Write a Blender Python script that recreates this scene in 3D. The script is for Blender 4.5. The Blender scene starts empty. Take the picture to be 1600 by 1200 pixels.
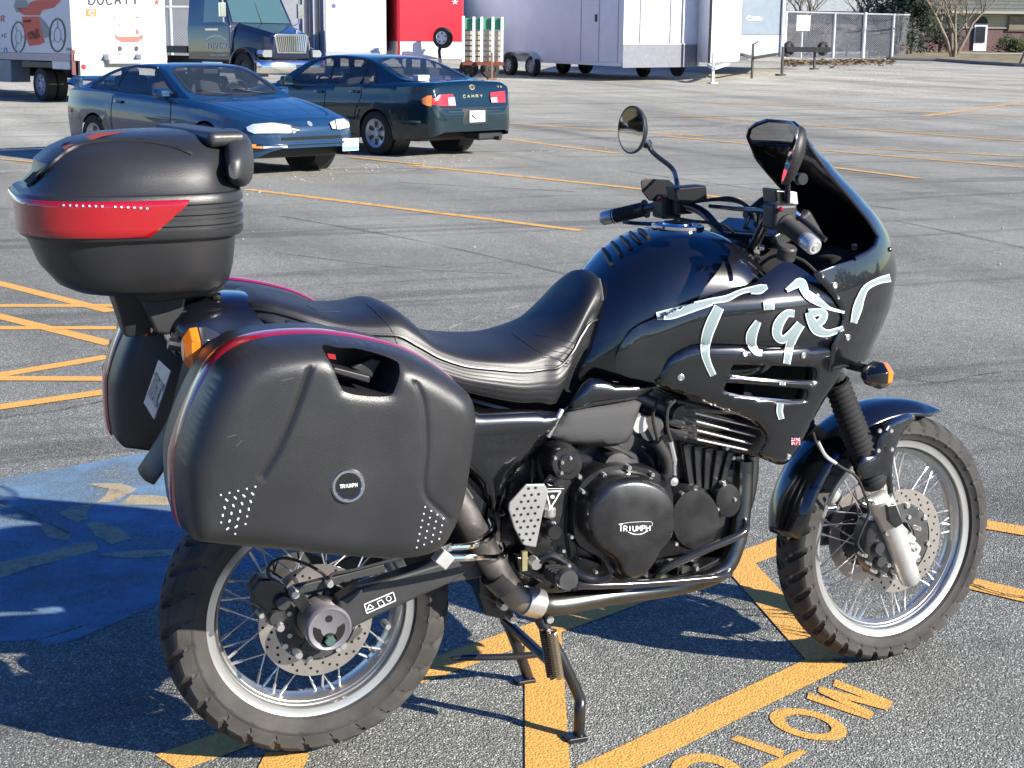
import bpy, bmesh, math, random
import numpy as np
from mathutils import Vector, Matrix
from mathutils.geometry import delaunay_2d_cdt
from mathutils.bvhtree import BVHTree
random.seed(7)
R = math.radians
SC = bpy.context.scene
COL = SC.collection

# ---------------------------------------------------------------- camera, sky, sun, exposure
F_PX, CAM = 2394.0, Vector((-0.813, -3.162, 1.578))
YAW, PITCH, ROLL = 1.180, 0.219, 0.010
FW = Vector((math.cos(YAW)*math.cos(PITCH), math.sin(YAW)*math.cos(PITCH), -math.sin(PITCH)))
_r = Vector((math.sin(YAW), -math.cos(YAW), 0)); _u = _r.cross(FW)
RT = _r*math.cos(ROLL) + _u*math.sin(ROLL); UP = -_r*math.sin(ROLL) + _u*math.cos(ROLL)
HEAD = Vector((math.cos(YAW), math.sin(YAW), 0)); SIDE = Vector((math.sin(YAW), -math.cos(YAW), 0))
cd = bpy.data.cameras.new('camera'); co = bpy.data.objects.new('camera', cd); COL.objects.link(co)
cd.sensor_fit = 'HORIZONTAL'; cd.sensor_width = 36; cd.lens = 36*F_PX/1600
cd.clip_start = .05; cd.clip_end = 2000
m = Matrix((RT, UP, -FW)).transposed().to_4x4(); m.translation = CAM; co.matrix_world = m
SC.camera = co
SUN = Vector((1.22, -1.60, 1.0)).normalized()
SKY_STRENGTH, SUN_STRENGTH, EXPOSURE = 0.072, 4.2, 1.35
wd = bpy.data.worlds.new('World'); SC.world = wd; wd.use_nodes = True
nt = wd.node_tree; bg = nt.nodes['Background']
sky = nt.nodes.new('ShaderNodeTexSky'); sky.sky_type = 'NISHITA'; sky.sun_disc = False
sky.sun_elevation = math.asin(SUN.z); sky.sun_rotation = math.atan2(SUN.x, SUN.y)
sky.air_density = 1.0; sky.dust_density = .1; sky.ozone_density = 3.0
hs = nt.nodes.new('ShaderNodeHueSaturation'); hs.inputs['Saturation'].default_value = 1.35; hs.inputs['Hue'].default_value = .52
nt.links.new(sky.outputs[0], hs.inputs['Color']); nt.links.new(hs.outputs[0], bg.inputs[0]); bg.inputs[1].default_value = SKY_STRENGTH
sl = bpy.data.lights.new('sun', 'SUN'); sl.energy = SUN_STRENGTH; sl.angle = R(.5); sl.color = (1, .935, .83)
so = bpy.data.objects.new('sun', sl); COL.objects.link(so); so.rotation_euler = SUN.to_track_quat('Z', 'Y').to_euler()
SC.view_settings.view_transform = 'Standard'; SC.view_settings.look = 'None'
SC.view_settings.exposure = EXPOSURE; SC.view_settings.gamma = 1
SC.view_settings.use_curve_mapping = False

# ---------------------------------------------------------------- measured coordinates: photo point -> point of the place
def ray(u, v): return FW + RT*((u-800)/F_PX) + UP*((600-v)/F_PX)
def Y(u, v, y): d = ray(u, v); return CAM + d*((y-CAM.y)/d.y)
def X(u, v, x): d = ray(u, v); return CAM + d*((x-CAM.x)/d.x)
def terr(p):
    s = max(0., (Vector((p[0], p[1], 0))-Vector((CAM.x, CAM.y, 0))).dot(HEAD)-24)
    return .0145*s*s/(s+6) if s > 0 else 0.
def G(u, v, dz=0.):
    d = ray(u, v); t = -CAM.z/d.z if d.z < -1e-4 else 300.
    lo, hi = .5, 400.
    for i in range(50):
        t = (lo+hi)/2; p = CAM+d*t
        if p.z > terr(p): lo = t
        else: hi = t
    p = CAM+d*t; p.z = terr(p)+dz; return p
def W(u, v, w):       # point of the ray at horizontal distance w ahead of the camera
    d = ray(u, v); return CAM + d*(w/d.dot(HEAD))
def N3(p, o=(0, 0, 0)): return Vector(p)-Vector(o)

# ---------------------------------------------------------------- materials
MATS = {}
def mat(name, col, rough=.5, metal=0., coat=0., noise=0., nscale=8., bump=0., bscale=60., spec=.5, trans=0., emit=0., alpha=1., ior=1.5, coat_r=.03, rvar=0.):
    if name in MATS: return MATS[name]
    m = bpy.data.materials.new(name); m.use_nodes = True; t = m.node_tree; b = t.nodes['Principled BSDF']
    c4 = (*col, 1) if len(col) == 3 else col
    b.inputs['Base Color'].default_value = c4; b.inputs['Roughness'].default_value = rough
    b.inputs['Metallic'].default_value = metal; b.inputs['Coat Weight'].default_value = coat
    b.inputs['Coat Roughness'].default_value = coat_r
    b.inputs['Specular IOR Level'].default_value = spec; b.inputs['Transmission Weight'].default_value = trans
    b.inputs['IOR'].default_value = ior; b.inputs['Alpha'].default_value = alpha
    if noise or rvar:
        tc = t.nodes.new('ShaderNodeTexCoord'); n = t.nodes.new('ShaderNodeTexNoise')
        n.inputs['Scale'].default_value = nscale; n.inputs['Detail'].default_value = 6
        t.links.new(tc.outputs['Object'], n.inputs['Vector'])
        if noise:
            mr = t.nodes.new('ShaderNodeMapRange'); mr.inputs['From Min'].default_value = .3; mr.inputs['From Max'].default_value = .7
            mr.inputs['To Min'].default_value = 1-noise; mr.inputs['To Max'].default_value = 1+noise
            mx = t.nodes.new('ShaderNodeVectorMath'); mx.operation = 'SCALE'; mx.inputs[0].default_value = c4[:3]
            t.links.new(n.outputs[0], mr.inputs[0]); t.links.new(mr.outputs[0], mx.inputs['Scale']); t.links.new(mx.outputs[0], b.inputs['Base Color'])
        if rvar:
            mr = t.nodes.new('ShaderNodeMapRange'); mr.inputs['From Min'].default_value = .3; mr.inputs['From Max'].default_value = .7
            mr.inputs['To Min'].default_value = max(0, rough-rvar); mr.inputs['To Max'].default_value = rough+rvar
            t.links.new(n.outputs[0], mr.inputs[0]); t.links.new(mr.outputs[0], b.inputs['Roughness'])
    if bump:
        tc = t.nodes.new('ShaderNodeTexCoord'); n = t.nodes.new('ShaderNodeTexNoise')
        n.inputs['Scale'].default_value = bscale; n.inputs['Detail'].default_value = 4
        t.links.new(tc.outputs['Object'], n.inputs['Vector'])
        bp = t.nodes.new('ShaderNodeBump'); bp.inputs['Strength'].default_value = bump; bp.inputs['Distance'].default_value = .002
        t.links.new(n.outputs[0], bp.inputs['Height']); t.links.new(bp.outputs[0], b.inputs['Normal'])
    if emit:
        b.inputs['Emission Color'].default_value = c4; b.inputs['Emission Strength'].default_value = emit
    MATS[name] = m; return m

# ---------------------------------------------------------------- mesh builder
def frame(ax):
    ax = Vector(ax).normalized(); a = ax.orthogonal() if abs(ax.z) > .9 else Vector((0, 0, 1)).cross(ax)
    a.normalize(); return a, ax.cross(a)
def cr(pts, n=6, closed=False):      # Catmull-Rom through points
    P = [Vector(p) for p in pts]; out = []; N = len(P); rng = N if closed else N-1
    for i in range(rng):
        p0 = P[(i-1) % N] if closed or i > 0 else P[0]*2-P[1]
        p1 = P[i]; p2 = P[(i+1) % N]
        p3 = P[(i+2) % N] if closed or i+2 < N else P[-1]*2-P[-2]
        for k in range(n):
            t = k/n
            out.append(.5*((2*p1)+(p2-p0)*t+(2*p0-5*p1+4*p2-p3)*t*t+(3*p1-p0-3*p2+p3)*t**3))
    if not closed: out.append(P[-1].copy())
    return out
class MB:
    def __init__(s): s.v = []; s.f = []
    def add(s, v, f):
        o = len(s.v); s.v += [Vector(p) for p in v]; s.f += [[i+o for i in q] for q in f]; return s
    def box(s, c, d, M=None):
        v = [Vector((x*d[0]/2, y*d[1]/2, z*d[2]/2)) for x in (-1, 1) for y in (-1, 1) for z in (-1, 1)]
        if M: v = [M @ p for p in v]
        v = [p+Vector(c) for p in v]
        return s.add(v, [(0, 1, 3, 2), (4, 6, 7, 5), (0, 4, 5, 1), (2, 3, 7, 6), (0, 2, 6, 4), (1, 5, 7, 3)])
    def bar(s, a, b, w, h, up=(0, 0, 1)):
        a, b = Vector(a), Vector(b); d = (b-a); z = Vector(up); x = d.cross(z).normalized(); z = x.cross(d).normalized()
        M = Matrix((d.normalized(), x, z)).transposed()
        return s.box((a+b)/2, (d.length, w, h), M)
    def tube(s, path, r, n=10, caps=True, closed=False):
        P = [Vector(p) for p in path]; N = len(P); rr = r if hasattr(r, '__len__') else [r]*N
        v = []; prev = None
        for i, p in enumerate(P):
            if closed: t = P[(i+1) % N]-P[i-1]
            else: t = P[min(i+1, N-1)]-P[max(i-1, 0)]
            t.normalize()
            if prev is None: a, b = frame(t)
            else:
                a = prev-t*prev.dot(t); a.normalize(); b = t.cross(a)
            prev = a
            v += [p+(a*math.cos(2*math.pi*k/n)+b*math.sin(2*math.pi*k/n))*rr[i] for k in range(n)]
        f = []
        for i in range(N if closed else N-1):
            j = (i+1) % N
            f += [(i*n+k, i*n+(k+1) % n, j*n+(k+1) % n, j*n+k) for k in range(n)]
        if caps and not closed: f += [tuple(range(n))[::-1], tuple((N-1)*n+k for k in range(n))]
        return s.add(v, f)
    def lathe(s, prof, c, ax, n=32, a0=0, a1=2*math.pi):   # prof: (radius, distance along axis)
        a, b = frame(ax); ax = Vector(ax).normalized(); c = Vector(c); full = abs(a1-a0-2*math.pi) < 1e-6
        v = []; m = n if full else n+1
        for k in range(m):
            t = a0+(a1-a0)*k/n; d = a*math.cos(t)+b*math.sin(t)
            v += [c+d*r+ax*h for r, h in prof]
        L = len(prof); f = []
        for k in range(n):
            j = (k+1) % m
            f += [(k*L+i, j*L+i, j*L+i+1, k*L+i+1) for i in range(L-1)]
        s.add(v, f); return s
    def grid(s, rows, cu=False, cv=False):
        n, m = len(rows), len(rows[0]); v = [p for r in rows for p in r]; f = []
        for i in range(n if cu else n-1):
            for j in range(m if cv else m-1):
                f.append((i*m+j, ((i+1) % n)*m+j, ((i+1) % n)*m+(j+1) % m, i*m+(j+1) % m))
        return s.add(v, f)
    def loops(s, L, cap0=True, cap1=True):
        n = len(L[0]); v = [p for l in L for p in l]; f = []
        for i in range(len(L)-1):
            f += [(i*n+k, i*n+(k+1) % n, (i+1)*n+(k+1) % n, (i+1)*n+k) for k in range(n)]
        if cap0: f.append(tuple(range(n))[::-1])
        if cap1: f.append(tuple((len(L)-1)*n+k for k in range(n)))
        return s.add(v, f)
    def prism(s, poly, off):
        P = [Vector(p) for p in poly]; o = Vector(off)
        return s.loops([P, [p+o for p in P]])
    def sphere(s, c, r, n=12, m=8, M=None):
        rr = Vector(r) if hasattr(r, '__len__') else Vector((r, r, r)); rows = []
        for i in range(m+1):
            t = math.pi*i/m; row = []
            for k in range(n):
                a = 2*math.pi*k/n; p = Vector((rr.x*math.sin(t)*math.cos(a), rr.y*math.sin(t)*math.sin(a), rr.z*math.cos(t)))
                row.append((M @ p if M else p)+Vector(c))
            rows.append(row)
        return s.grid(rows, cv=True)
    def split(s):        # one MB per separate piece
        par = list(range(len(s.v)))
        def find(i):
            while par[i] != i: par[i] = par[par[i]]; i = par[i]
            return i
        for f in s.f:
            for i in f[1:]: par[find(i)] = find(f[0])
        out = {}
        for f in s.f: out.setdefault(find(f[0]), []).append(f)
        res = []
        for fs in out.values():
            use = sorted({i for f in fs for i in f}); mp = {i: k for k, i in enumerate(use)}; q = MB(); q.v = [s.v[i] for i in use]; q.f = [[mp[i] for i in f] for f in fs]; res.append(q)
        return res
    def build(s, name, mt, parent=None, smooth=35, bevel=0., seg=2, solid=0., sub=0, loc=None, off=-1.):
        me = bpy.data.meshes.new(name); me.from_pydata([tuple(p) for p in s.v], [], [tuple(q) for q in s.f])
        b = bmesh.new(); b.from_mesh(me); bmesh.ops.remove_doubles(b, verts=b.verts, dist=1e-5)
        bmesh.ops.recalc_face_normals(b, faces=b.faces); b.to_mesh(me); b.free()
        if smooth:
            me.polygons.foreach_set('use_smooth', [True]*len(me.polygons)); me.set_sharp_from_angle(angle=R(smooth))
        me.materials.append(mt)
        o = bpy.data.objects.new(name, me); COL.objects.link(o)
        if parent: o.parent = parent
        if loc is not None: o.location = loc
        if solid:
            q = o.modifiers.new('solid', 'SOLIDIFY'); q.thickness = solid; q.offset = off
        if bevel:
            q = o.modifiers.new('bevel', 'BEVEL'); q.width = bevel; q.segments = seg; q.limit_method = 'ANGLE'; q.angle_limit = R(40); q.harden_normals = True
        if sub:
            q = o.modifiers.new('sub', 'SUBSURF'); q.levels = sub; q.render_levels = sub
        return o
def thing(name, label, cat, loc=(0, 0, 0), rz=0., group=None):
    o = bpy.data.objects.new(name, None); COL.objects.link(o); o.location = loc; o.rotation_euler = (0, 0, rz)
    o.empty_display_size = .2; return tag(o, label, cat, group)
def tag(o, label, cat, group=None):
    o['label'] = label; o['category'] = cat
    if group: o['group'] = group
    return o
def struct(o, kind='structure'): o['kind'] = kind; return o
def copy_tree(o, parent=None):
    c = o.copy(); COL.objects.link(c); c.parent = parent
    for ch in list(o.children): copy_tree(ch, c)
    return c

# ---------------------------------------------------------------- filled shapes
def fill2(out, step, extra=()):      # 2D outline -> verts2d, tris (interior grid)
    n = len(out); P = [Vector((p[0], p[1])) for p in out]
    E = [(i, (i+1) % n) for i in range(n)]
    A = np.array([[p.x, p.y] for p in P]); B = np.roll(A, -1, 0)
    x0, y0 = A.min(0); x1, y1 = A.max(0); gx = np.arange(x0+step*.5, x1, step); gy = np.arange(y0+step*.5, y1, step)
    if len(gx) and len(gy):
        g = np.array([(x, y) for x in gx for y in gy])
        ins = np.zeros(len(g), bool)
        for a, b in zip(A, B):
            c = ((a[1] > g[:, 1]) != (b[1] > g[:, 1]))
            with np.errstate(divide='ignore', invalid='ignore'):
                xi = (b[0]-a[0])*(g[:, 1]-a[1])/(b[1]-a[1]+1e-12)+a[0]
            ins ^= c & (g[:, 0] < xi)
        g = g[ins]
        if len(g):
            d = dist2(g, A); P += [Vector(q) for q in g[d > step*.35]]
    r = delaunay_2d_cdt(P, E, [list(range(n))], 1, 1e-7)
    return [(p.x, p.y) for p in r[0]], [list(f) for f in r[2]]
def dist2(g, A):
    B = np.roll(A, -1, 0); d = np.full(len(g), 1e9)
    for a, b in zip(A, B):
        ab = b-a; t = np.clip(((g-a)@ab)/(ab@ab+1e-12), 0, 1); q = a+t[:, None]*ab
        d = np.minimum(d, np.hypot(*(g-q).T))
    return d
def seg_d(x, z, pts):
    d = 1e9
    for a, b in zip(pts[:-1], pts[1:]):
        ax, az = a; bx, bz = b; L = (bx-ax)**2+(bz-az)**2+1e-12
        t = max(0, min(1, ((x-ax)*(bx-ax)+(z-az)*(bz-az))/L)); d = min(d, math.hypot(x-ax-t*(bx-ax), z-az-t*(bz-az)))
    return d
def relief(mb, out, step, yf):       # outline in (x,z); y = yf(x, z, distance to the edge)
    v, f = fill2(out, step); A = np.array(out)[:, :2]; d = dist2(np.array(v), A)
    mb.add([Vector((p[0], yf(p[0], p[1], float(dd)), p[1])) for p, dd in zip(v, d)], f); return mb
def bvh(objs):
    V = []; Fc = []
    for o in objs:
        M = wm(o); b = len(V); V += [M @ v.co for v in o.data.vertices]; Fc += [[i+b for i in p.vertices] for p in o.data.polygons]
    return BVHTree.FromPolygons(V, Fc)
def wm(o):
    M = o.matrix_basis.copy()
    while o.parent: o = o.parent; M = o.matrix_basis @ M
    return M
def drape(mb, T, out, step, org, lift=.0012, fallback=None):
    """out: 2D outline, org(a,b)->(origin,direction): lays a filled shape on a surface."""
    v, f = fill2(out, step); P = []; ok = []
    for a, b in v:
        o, d = org(a, b); h = T.ray_cast(o, d)
        if h[0] is None: P.append(Vector()); ok.append(False)
        else:
            n = h[1] if h[1].dot(d) < 0 else -h[1]; P.append(h[0]+n*lift-d.normalized()*lift*.5); ok.append(True)
    f = [q for q in f if all(ok[i] for i in q)]
    use = sorted({i for q in f for i in q}); mp = {i: k for k, i in enumerate(use)}
    mb.add([P[i] for i in use], [[mp[i] for i in q] for q in f]); return mb
def photo(a, b): return CAM, ray(a, b)
def stroke(pts, w, n=5):      # variable width ribbon outline around a centre line (2D)
    ws = w if hasattr(w, '__len__') else [w]*len(pts)
    P = cr([(p[0], p[1], q) for p, q in zip(pts, ws)], n); L, Rr = [], []
    for i, p in enumerate(P):
        t = P[min(i+1, len(P)-1)]-P[max(i-1, 0)]; t = Vector((t.x, t.y)).normalized(); nn = Vector((-t.y, t.x))*p.z/2
        L.append((p.x+nn.x, p.y+nn.y)); Rr.append((p.x-nn.x, p.y-nn.y))
    a, b = P[0], P[-1]
    return L+Rr[::-1]
def rect(cx, cy, w, h): return [(cx-w/2, cy-h/2), (cx+w/2, cy-h/2), (cx+w/2, cy+h/2), (cx-w/2, cy+h/2)]
def ell(cx, cy, rx, ry, n=20, a0=0): return [(cx+rx*math.cos(a0+2*math.pi*k/n), cy+ry*math.sin(a0+2*math.pi*k/n)) for k in range(n)]
def interp(t, tab):
    xs = [r[0] for r in tab]; return [float(np.interp(t, xs, [r[k] for r in tab])) for k in range(1, len(tab[0]))]
def sinterp(t, tab, n=10):    # smooth (Catmull-Rom) interpolation of a table
    key = id(tab)
    if key not in _SI:
        _SI[key] = (tab, np.array([list(p) for p in _crn(tab, n)]))
    A = _SI[key][1]; return [float(np.interp(t, A[:, 0], A[:, k])) for k in range(1, A.shape[1])]
_SI = {}
def _crn(tab, n):
    P = [np.array(r, float) for r in tab]; out = []
    for i in range(len(P)-1):
        p1, p2 = P[i], P[i+1]; p0 = P[i-1] if i else 2*p1-p2; p3 = P[i+2] if i+2 < len(P) else 2*p2-p1
        for k in range(n):
            t = k/n; q = .5*((2*p1)+(p2-p0)*t+(2*p0-5*p1+4*p2-p3)*t*t+(3*p1-p0-3*p2+p3)*t**3); q[0] = p1[0]+(p2[0]-p1[0])*t; out.append(q)
    out.append(P[-1]); return out
# small pixel-font alphabet made of strokes (unit box 0..1 wide, 0..1 high, y up)
GLY = {
 'A': [[(0, 0), (.5, 1), (1, 0)], [(.2, .35), (.8, .35)]], 'B': [[(0, 0), (0, 1), (.7, 1), (.9, .8), (.7, .52), (0, .52)], [(.7, .52), (1, .3), (.75, 0), (0, 0)]],
 'C': [[(1, .85), (.7, 1), (.3, 1), (0, .7), (0, .3), (.3, 0), (.7, 0), (1, .15)]], 'D': [[(0, 0), (0, 1), (.6, 1), (1, .7), (1, .3), (.6, 0), (0, 0)]],
 'E': [[(1, 1), (0, 1), (0, 0), (1, 0)], [(0, .5), (.8, .5)]], 'G': [[(1, .85), (.7, 1), (.3, 1), (0, .7), (0, .3), (.3, 0), (.7, 0), (1, .2), (1, .45), (.6, .45)]],
 'H': [[(0, 0), (0, 1)], [(1, 0), (1, 1)], [(0, .5), (1, .5)]], 'I': [[(.5, 0), (.5, 1)]], 'L': [[(0, 1), (0, 0), (1, 0)]],
 'M': [[(0, 0), (0, 1), (.5, .35), (1, 1), (1, 0)]], 'N': [[(0, 0), (0, 1), (1, 0), (1, 1)]], 'O': [[(.3, 0), (0, .3), (0, .7), (.3, 1), (.7, 1), (1, .7), (1, .3), (.7, 0), (.3, 0)]],
 'P': [[(0, 0), (0, 1), (.75, 1), (1, .78), (.75, .5), (0, .5)]], 'R': [[(0, 0), (0, 1), (.75, 1), (1, .78), (.75, .5), (0, .5)], [(.5, .5), (1, 0)]],
 'S': [[(1, .85), (.7, 1), (.3, 1), (0, .77), (.2, .55), (.8, .45), (1, .23), (.7, 0), (.3, 0), (0, .15)]], 'T': [[(0, 1), (1, 1)], [(.5, 0), (.5, 1)]],
 'U': [[(0, 1), (0, .3), (.3, 0), (.7, 0), (1, .3), (1, 1)]], 'V': [[(0, 1), (.5, 0), (1, 1)]], 'W': [[(0, 1), (.25, 0), (.5, .7), (.75, 0), (1, 1)]], 'Y': [[(0, 1), (.5, .5), (1, 1)], [(.5, .5), (.5, 0)]],
 '0': [[(.3, 0), (0, .3), (0, .7), (.3, 1), (.7, 1), (1, .7), (1, .3), (.7, 0), (.3, 0)]], '1': [[(.25, .8), (.55, 1), (.55, 0)]], '2': [[(0, .8), (.3, 1), (.8, 1), (1, .75), (0, 0), (1, 0)]],
 '3': [[(0, .9), (.7, 1), (1, .75), (.6, .52), (1, .25), (.7, 0), (0, .1)]], '5': [[(1, 1), (.1, 1), (.05, .55), (.7, .6), (1, .3), (.7, 0), (0, .05)]], '7': [[(0, 1), (1, 1), (.4, 0)]], '8': [[(.5, .52), (.1, .75), (.5, 1), (.9, .75), (.5, .52), (0, .25), (.5, 0), (1, .25), (.5, .52)]],
 '9': [[(1, .6), (.5, .45), (0, .75), (.5, 1), (1, .75), (1, .4), (.6, 0)]], '6': [[(.8, 1), (.1, .5), (0, .25), (.5, 0), (1, .25), (.5, .55), (.05, .35)]], '4': [[(.8, 0), (.8, 1), (0, .3), (1, .3)]],
}
def text_mb(s, org, ux, uy, h, w=None, gap=.3, lw=.16, lift=0., slant=0.):
    """flat strokes of letters on a plane; org lower-left, ux/uy unit vectors, h height."""
    mb = MB(); ux, uy = Vector(ux).normalized(), Vector(uy).normalized(); w = w or h*.62; n = ux.cross(uy)*lift; x = 0.
    for ch in s:
        if ch == ' ': x += w*.8; continue
        for st in GLY.get(ch, []):
            for a, b in zip(st[:-1], st[1:]):
                A = Vector((x+a[0]*w+slant*a[1]*h, a[1]*h)); B = Vector((x+b[0]*w+slant*b[1]*h, b[1]*h)); t = (B-A); L = t.length
                if L < 1e-6: continue
                t /= L; q = Vector((-t.y, t.x))*lw*h/2; A2 = A-t*lw*h/2*.9; B2 = B+t*lw*h/2*.9
                mb.add([Vector(org)+ux*p.x+uy*p.y+n for p in (A2+q, A2-q, B2-q, B2+q)], [(0, 1, 2, 3)])
                n = n + ux.cross(uy)*2e-5
        x += w+gap*h
    return mb
# ================================================================ ground
def asphalt():
    m = bpy.data.materials.new('asphalt'); m.use_nodes = True; t = m.node_tree; b = t.nodes['Principled BSDF']; L = t.links.new
    g = t.nodes.new('ShaderNodeNewGeometry'); nd = t.nodes.new
    def noise(sc, det=4, rough=.55, dist=0., vec=None):
        n = nd('ShaderNodeTexNoise'); n.inputs['Scale'].default_value = sc; n.inputs['Detail'].default_value = det
        n.inputs['Roughness'].default_value = rough; n.inputs['Distortion'].default_value = dist; L(vec or g.outputs['Position'], n.inputs['Vector']); return n.outputs[0]
    def ramp(s, p):
        r = nd('ShaderNodeValToRGB'); L(s, r.inputs[0]); e = r.color_ramp.elements
        while len(e) < len(p): e.new(.5)
        for k, (pos, c) in enumerate(p): e[k].position = pos; e[k].color = (c, c, c, 1) if not hasattr(c, '__len__') else (*c, 1)
        return r.outputs[0]
    def mix(a, b_, f=1., mode='MULTIPLY'):
        x = nd('ShaderNodeMix'); x.data_type = 'RGBA'; x.blend_type = mode
        if hasattr(f, 'name'): L(f, x.inputs[0])
        else: x.inputs[0].default_value = f
        L(a, x.inputs[6]); L(b_, x.inputs[7]); return x.outputs[2]
    vor = nd('ShaderNodeTexVoronoi'); vor.inputs['Scale'].default_value = 205; L(g.outputs['Position'], vor.inputs['Vector'])
    stone = ramp(vor.outputs['Color'], [(0, .45), (.45, .85), (.72, 1.15), (.93, 2.6)])     # aggregate: some pale stones
    gaps = ramp(vor.outputs['Distance'], [(.25, 1.0), (.62, .5)])
    fine = ramp(noise(420, 2), [(.3, .62), (.7, 1.4)])
    mid = ramp(noise(9, 5), [(.3, .9), (.7, 1.1)])
    big = ramp(noise(.35, 6, .6, .6), [(.3, .76), (.5, 1.0), (.72, 1.2)])
    mp = nd('ShaderNodeMapping'); mp.inputs['Rotation'].default_value = (0, 0, -YAW+.10); mp.inputs['Scale'].default_value = (1.0, .09, 1); L(g.outputs['Position'], mp.inputs[0])
    streak = ramp(noise(.55, 5, .6, .4, mp.outputs[0]), [(.3, .62), (.46, .95), (.62, 1.10), (.75, 1.28)])
    mp2 = nd('ShaderNodeMapping'); mp2.inputs['Rotation'].default_value = (0, 0, -.55); mp2.inputs['Scale'].default_value = (.12, 1.3, 1); L(g.outputs['Position'], mp2.inputs[0])
    skid = ramp(noise(1.1, 4, .6, 1.2, mp2.outputs[0]), [(.36, .68), (.45, 1), (1, 1)])
    base = nd('ShaderNodeRGB'); base.outputs[0].default_value = (.322, .326, .285, 1)
    # distance from the near end of the lot: further back the base colour is paler and slightly warmer
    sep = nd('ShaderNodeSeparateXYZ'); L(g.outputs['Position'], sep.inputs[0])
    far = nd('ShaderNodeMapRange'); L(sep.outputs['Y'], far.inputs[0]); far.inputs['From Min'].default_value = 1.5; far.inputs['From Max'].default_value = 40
    far_pale = nd('ShaderNodeRGB'); far_pale.outputs[0].default_value = (.60, .575, .47, 1)
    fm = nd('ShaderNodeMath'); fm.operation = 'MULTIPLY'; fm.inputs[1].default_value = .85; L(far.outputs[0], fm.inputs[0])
    c = mix(base.outputs[0], far_pale.outputs[0], fm.outputs[0], 'MIX')
    for q in (stone, gaps, fine, mid, big, streak, skid): c = mix(c, q)
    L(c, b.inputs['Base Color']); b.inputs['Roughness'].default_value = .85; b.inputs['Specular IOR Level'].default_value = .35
    bp = nd('ShaderNodeBump'); bp.inputs['Strength'].default_value = .9; bp.inputs['Distance'].default_value = .004; bp.invert = True
    L(vor.outputs['Distance'], bp.inputs['Height'])
    L(bp.outputs[0], b.inputs['Normal'])
    return m
ASPH = asphalt()
def paint(name, col, wear=.35, wscale=30., rough=.8, soft=(.42, .56), thin=0.):
    """road paint that has worn off the high stones: transparent where it is gone"""
    m = bpy.data.materials.new(name); m.use_nodes = True; t = m.node_tree; b = t.nodes['Principled BSDF']; L = t.links.new; nd = t.nodes.new
    g = nd('ShaderNodeNewGeometry'); n = nd('ShaderNodeTexNoise'); n.inputs['Scale'].default_value = wscale; n.inputs['Detail'].default_value = 8; n.inputs['Roughness'].default_value = .7
    L(g.outputs['Position'], n.inputs['Vector'])
    vor = nd('ShaderNodeTexVoronoi'); vor.inputs['Scale'].default_value = 165; L(g.outputs['Position'], vor.inputs['Vector'])
    r = nd('ShaderNodeValToRGB'); r.color_ramp.elements[0].position = soft[0]-(.5-wear)*.4; r.color_ramp.elements[1].position = soft[1]-(.5-wear)*.4
    L(n.outputs[0], r.inputs[0])
    mth = nd('ShaderNodeMath'); mth.operation = 'MULTIPLY'; mth.inputs[1].default_value = 1-thin; L(r.outputs[0], mth.inputs[0]); L(mth.outputs[0], b.inputs['Alpha'])
    q = nd('ShaderNodeValToRGB'); L(vor.outputs['Color'], q.inputs[0]); q.color_ramp.elements[0].color = (.72, .72, .72, 1); q.color_ramp.elements[1].color = (1.15, 1.15, 1.15, 1)
    x = nd('ShaderNodeMix'); x.data_type = 'RGBA'; x.blend_type = 'MULTIPLY'; x.inputs[0].default_value = 1; x.inputs[6].default_value = (*col, 1); L(q.outputs[0], x.inputs[7])
    L(x.outputs[2], b.inputs['Base Color']); b.inputs['Roughness'].default_value = rough
    bp = nd('ShaderNodeBump'); bp.inputs['Strength'].default_value = .6; bp.inputs['Distance'].default_value = .003; bp.invert = True
    L(vor.outputs['Distance'], bp.inputs['Height']); L(bp.outputs[0], b.inputs['Normal'])
    return m
YEL = paint('yellow_paint', (.74, .385, .085), .02, 22.)
YELF = paint('faded_yellow_paint', (.72, .40, .11), .25, 9.)
TAN = paint('tan_symbol_paint', (.60, .46, .25), .28, 14., soft=(.30, .62), thin=.3)
BLU = paint('blue_paint', (.175, .31, .44), .38, 3.5, soft=(.30, .68), thin=.15)
rows = []
for w in [-120, -40, -10, 0, 10, 20, 24, 26, 28, 31, 35, 40, 46, 55, 70, 90, 120, 160, 220, 320, 500]:
    row = []
    for s in (-500, -150, -60, -25, -8, 0, 8, 25, 60, 150, 500):
        p = Vector((CAM.x, CAM.y, 0))+HEAD*w+SIDE*s; p.z = terr(p); row.append(p)
    rows.append(row)
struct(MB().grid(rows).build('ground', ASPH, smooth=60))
def flat(name, polys, mt, dz=.004, kind='structure', px=True):
    mb = MB()
    for k, P in enumerate(polys):
        v, f = fill2(P, 1e6) if False else ([(a, b) for a, b in P], [list(range(len(P)))])
        if not px: pts = [Vector((a, b, terr((a, b))+dz)) for a, b in v]
        else: pts = [G(a, b, dz) for a, b in v]
        mb.add(pts, f)
    o = mb.build(name, mt, smooth=0)
    if kind: struct(o, kind)
    return o
def line(a, b, wa, name='painted_line', mt=None, dz=.004, n=6):      # stall line between two photo points, width in metres
    A, B = G(*a), G(*b); d = (B-A).normalized(); q = Vector((-d.y, d.x, 0))*wa/2; mb = MB(); rows = []
    for i in range(n+1):
        p = A.lerp(B, i/n); r = []
        for s in (-1, 1): z = p+q*s; z.z = terr(z)+dz; r.append(z)
        rows.append(r)
    return struct(mb.grid(rows).build(name, mt or YEL, smooth=0))
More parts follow.
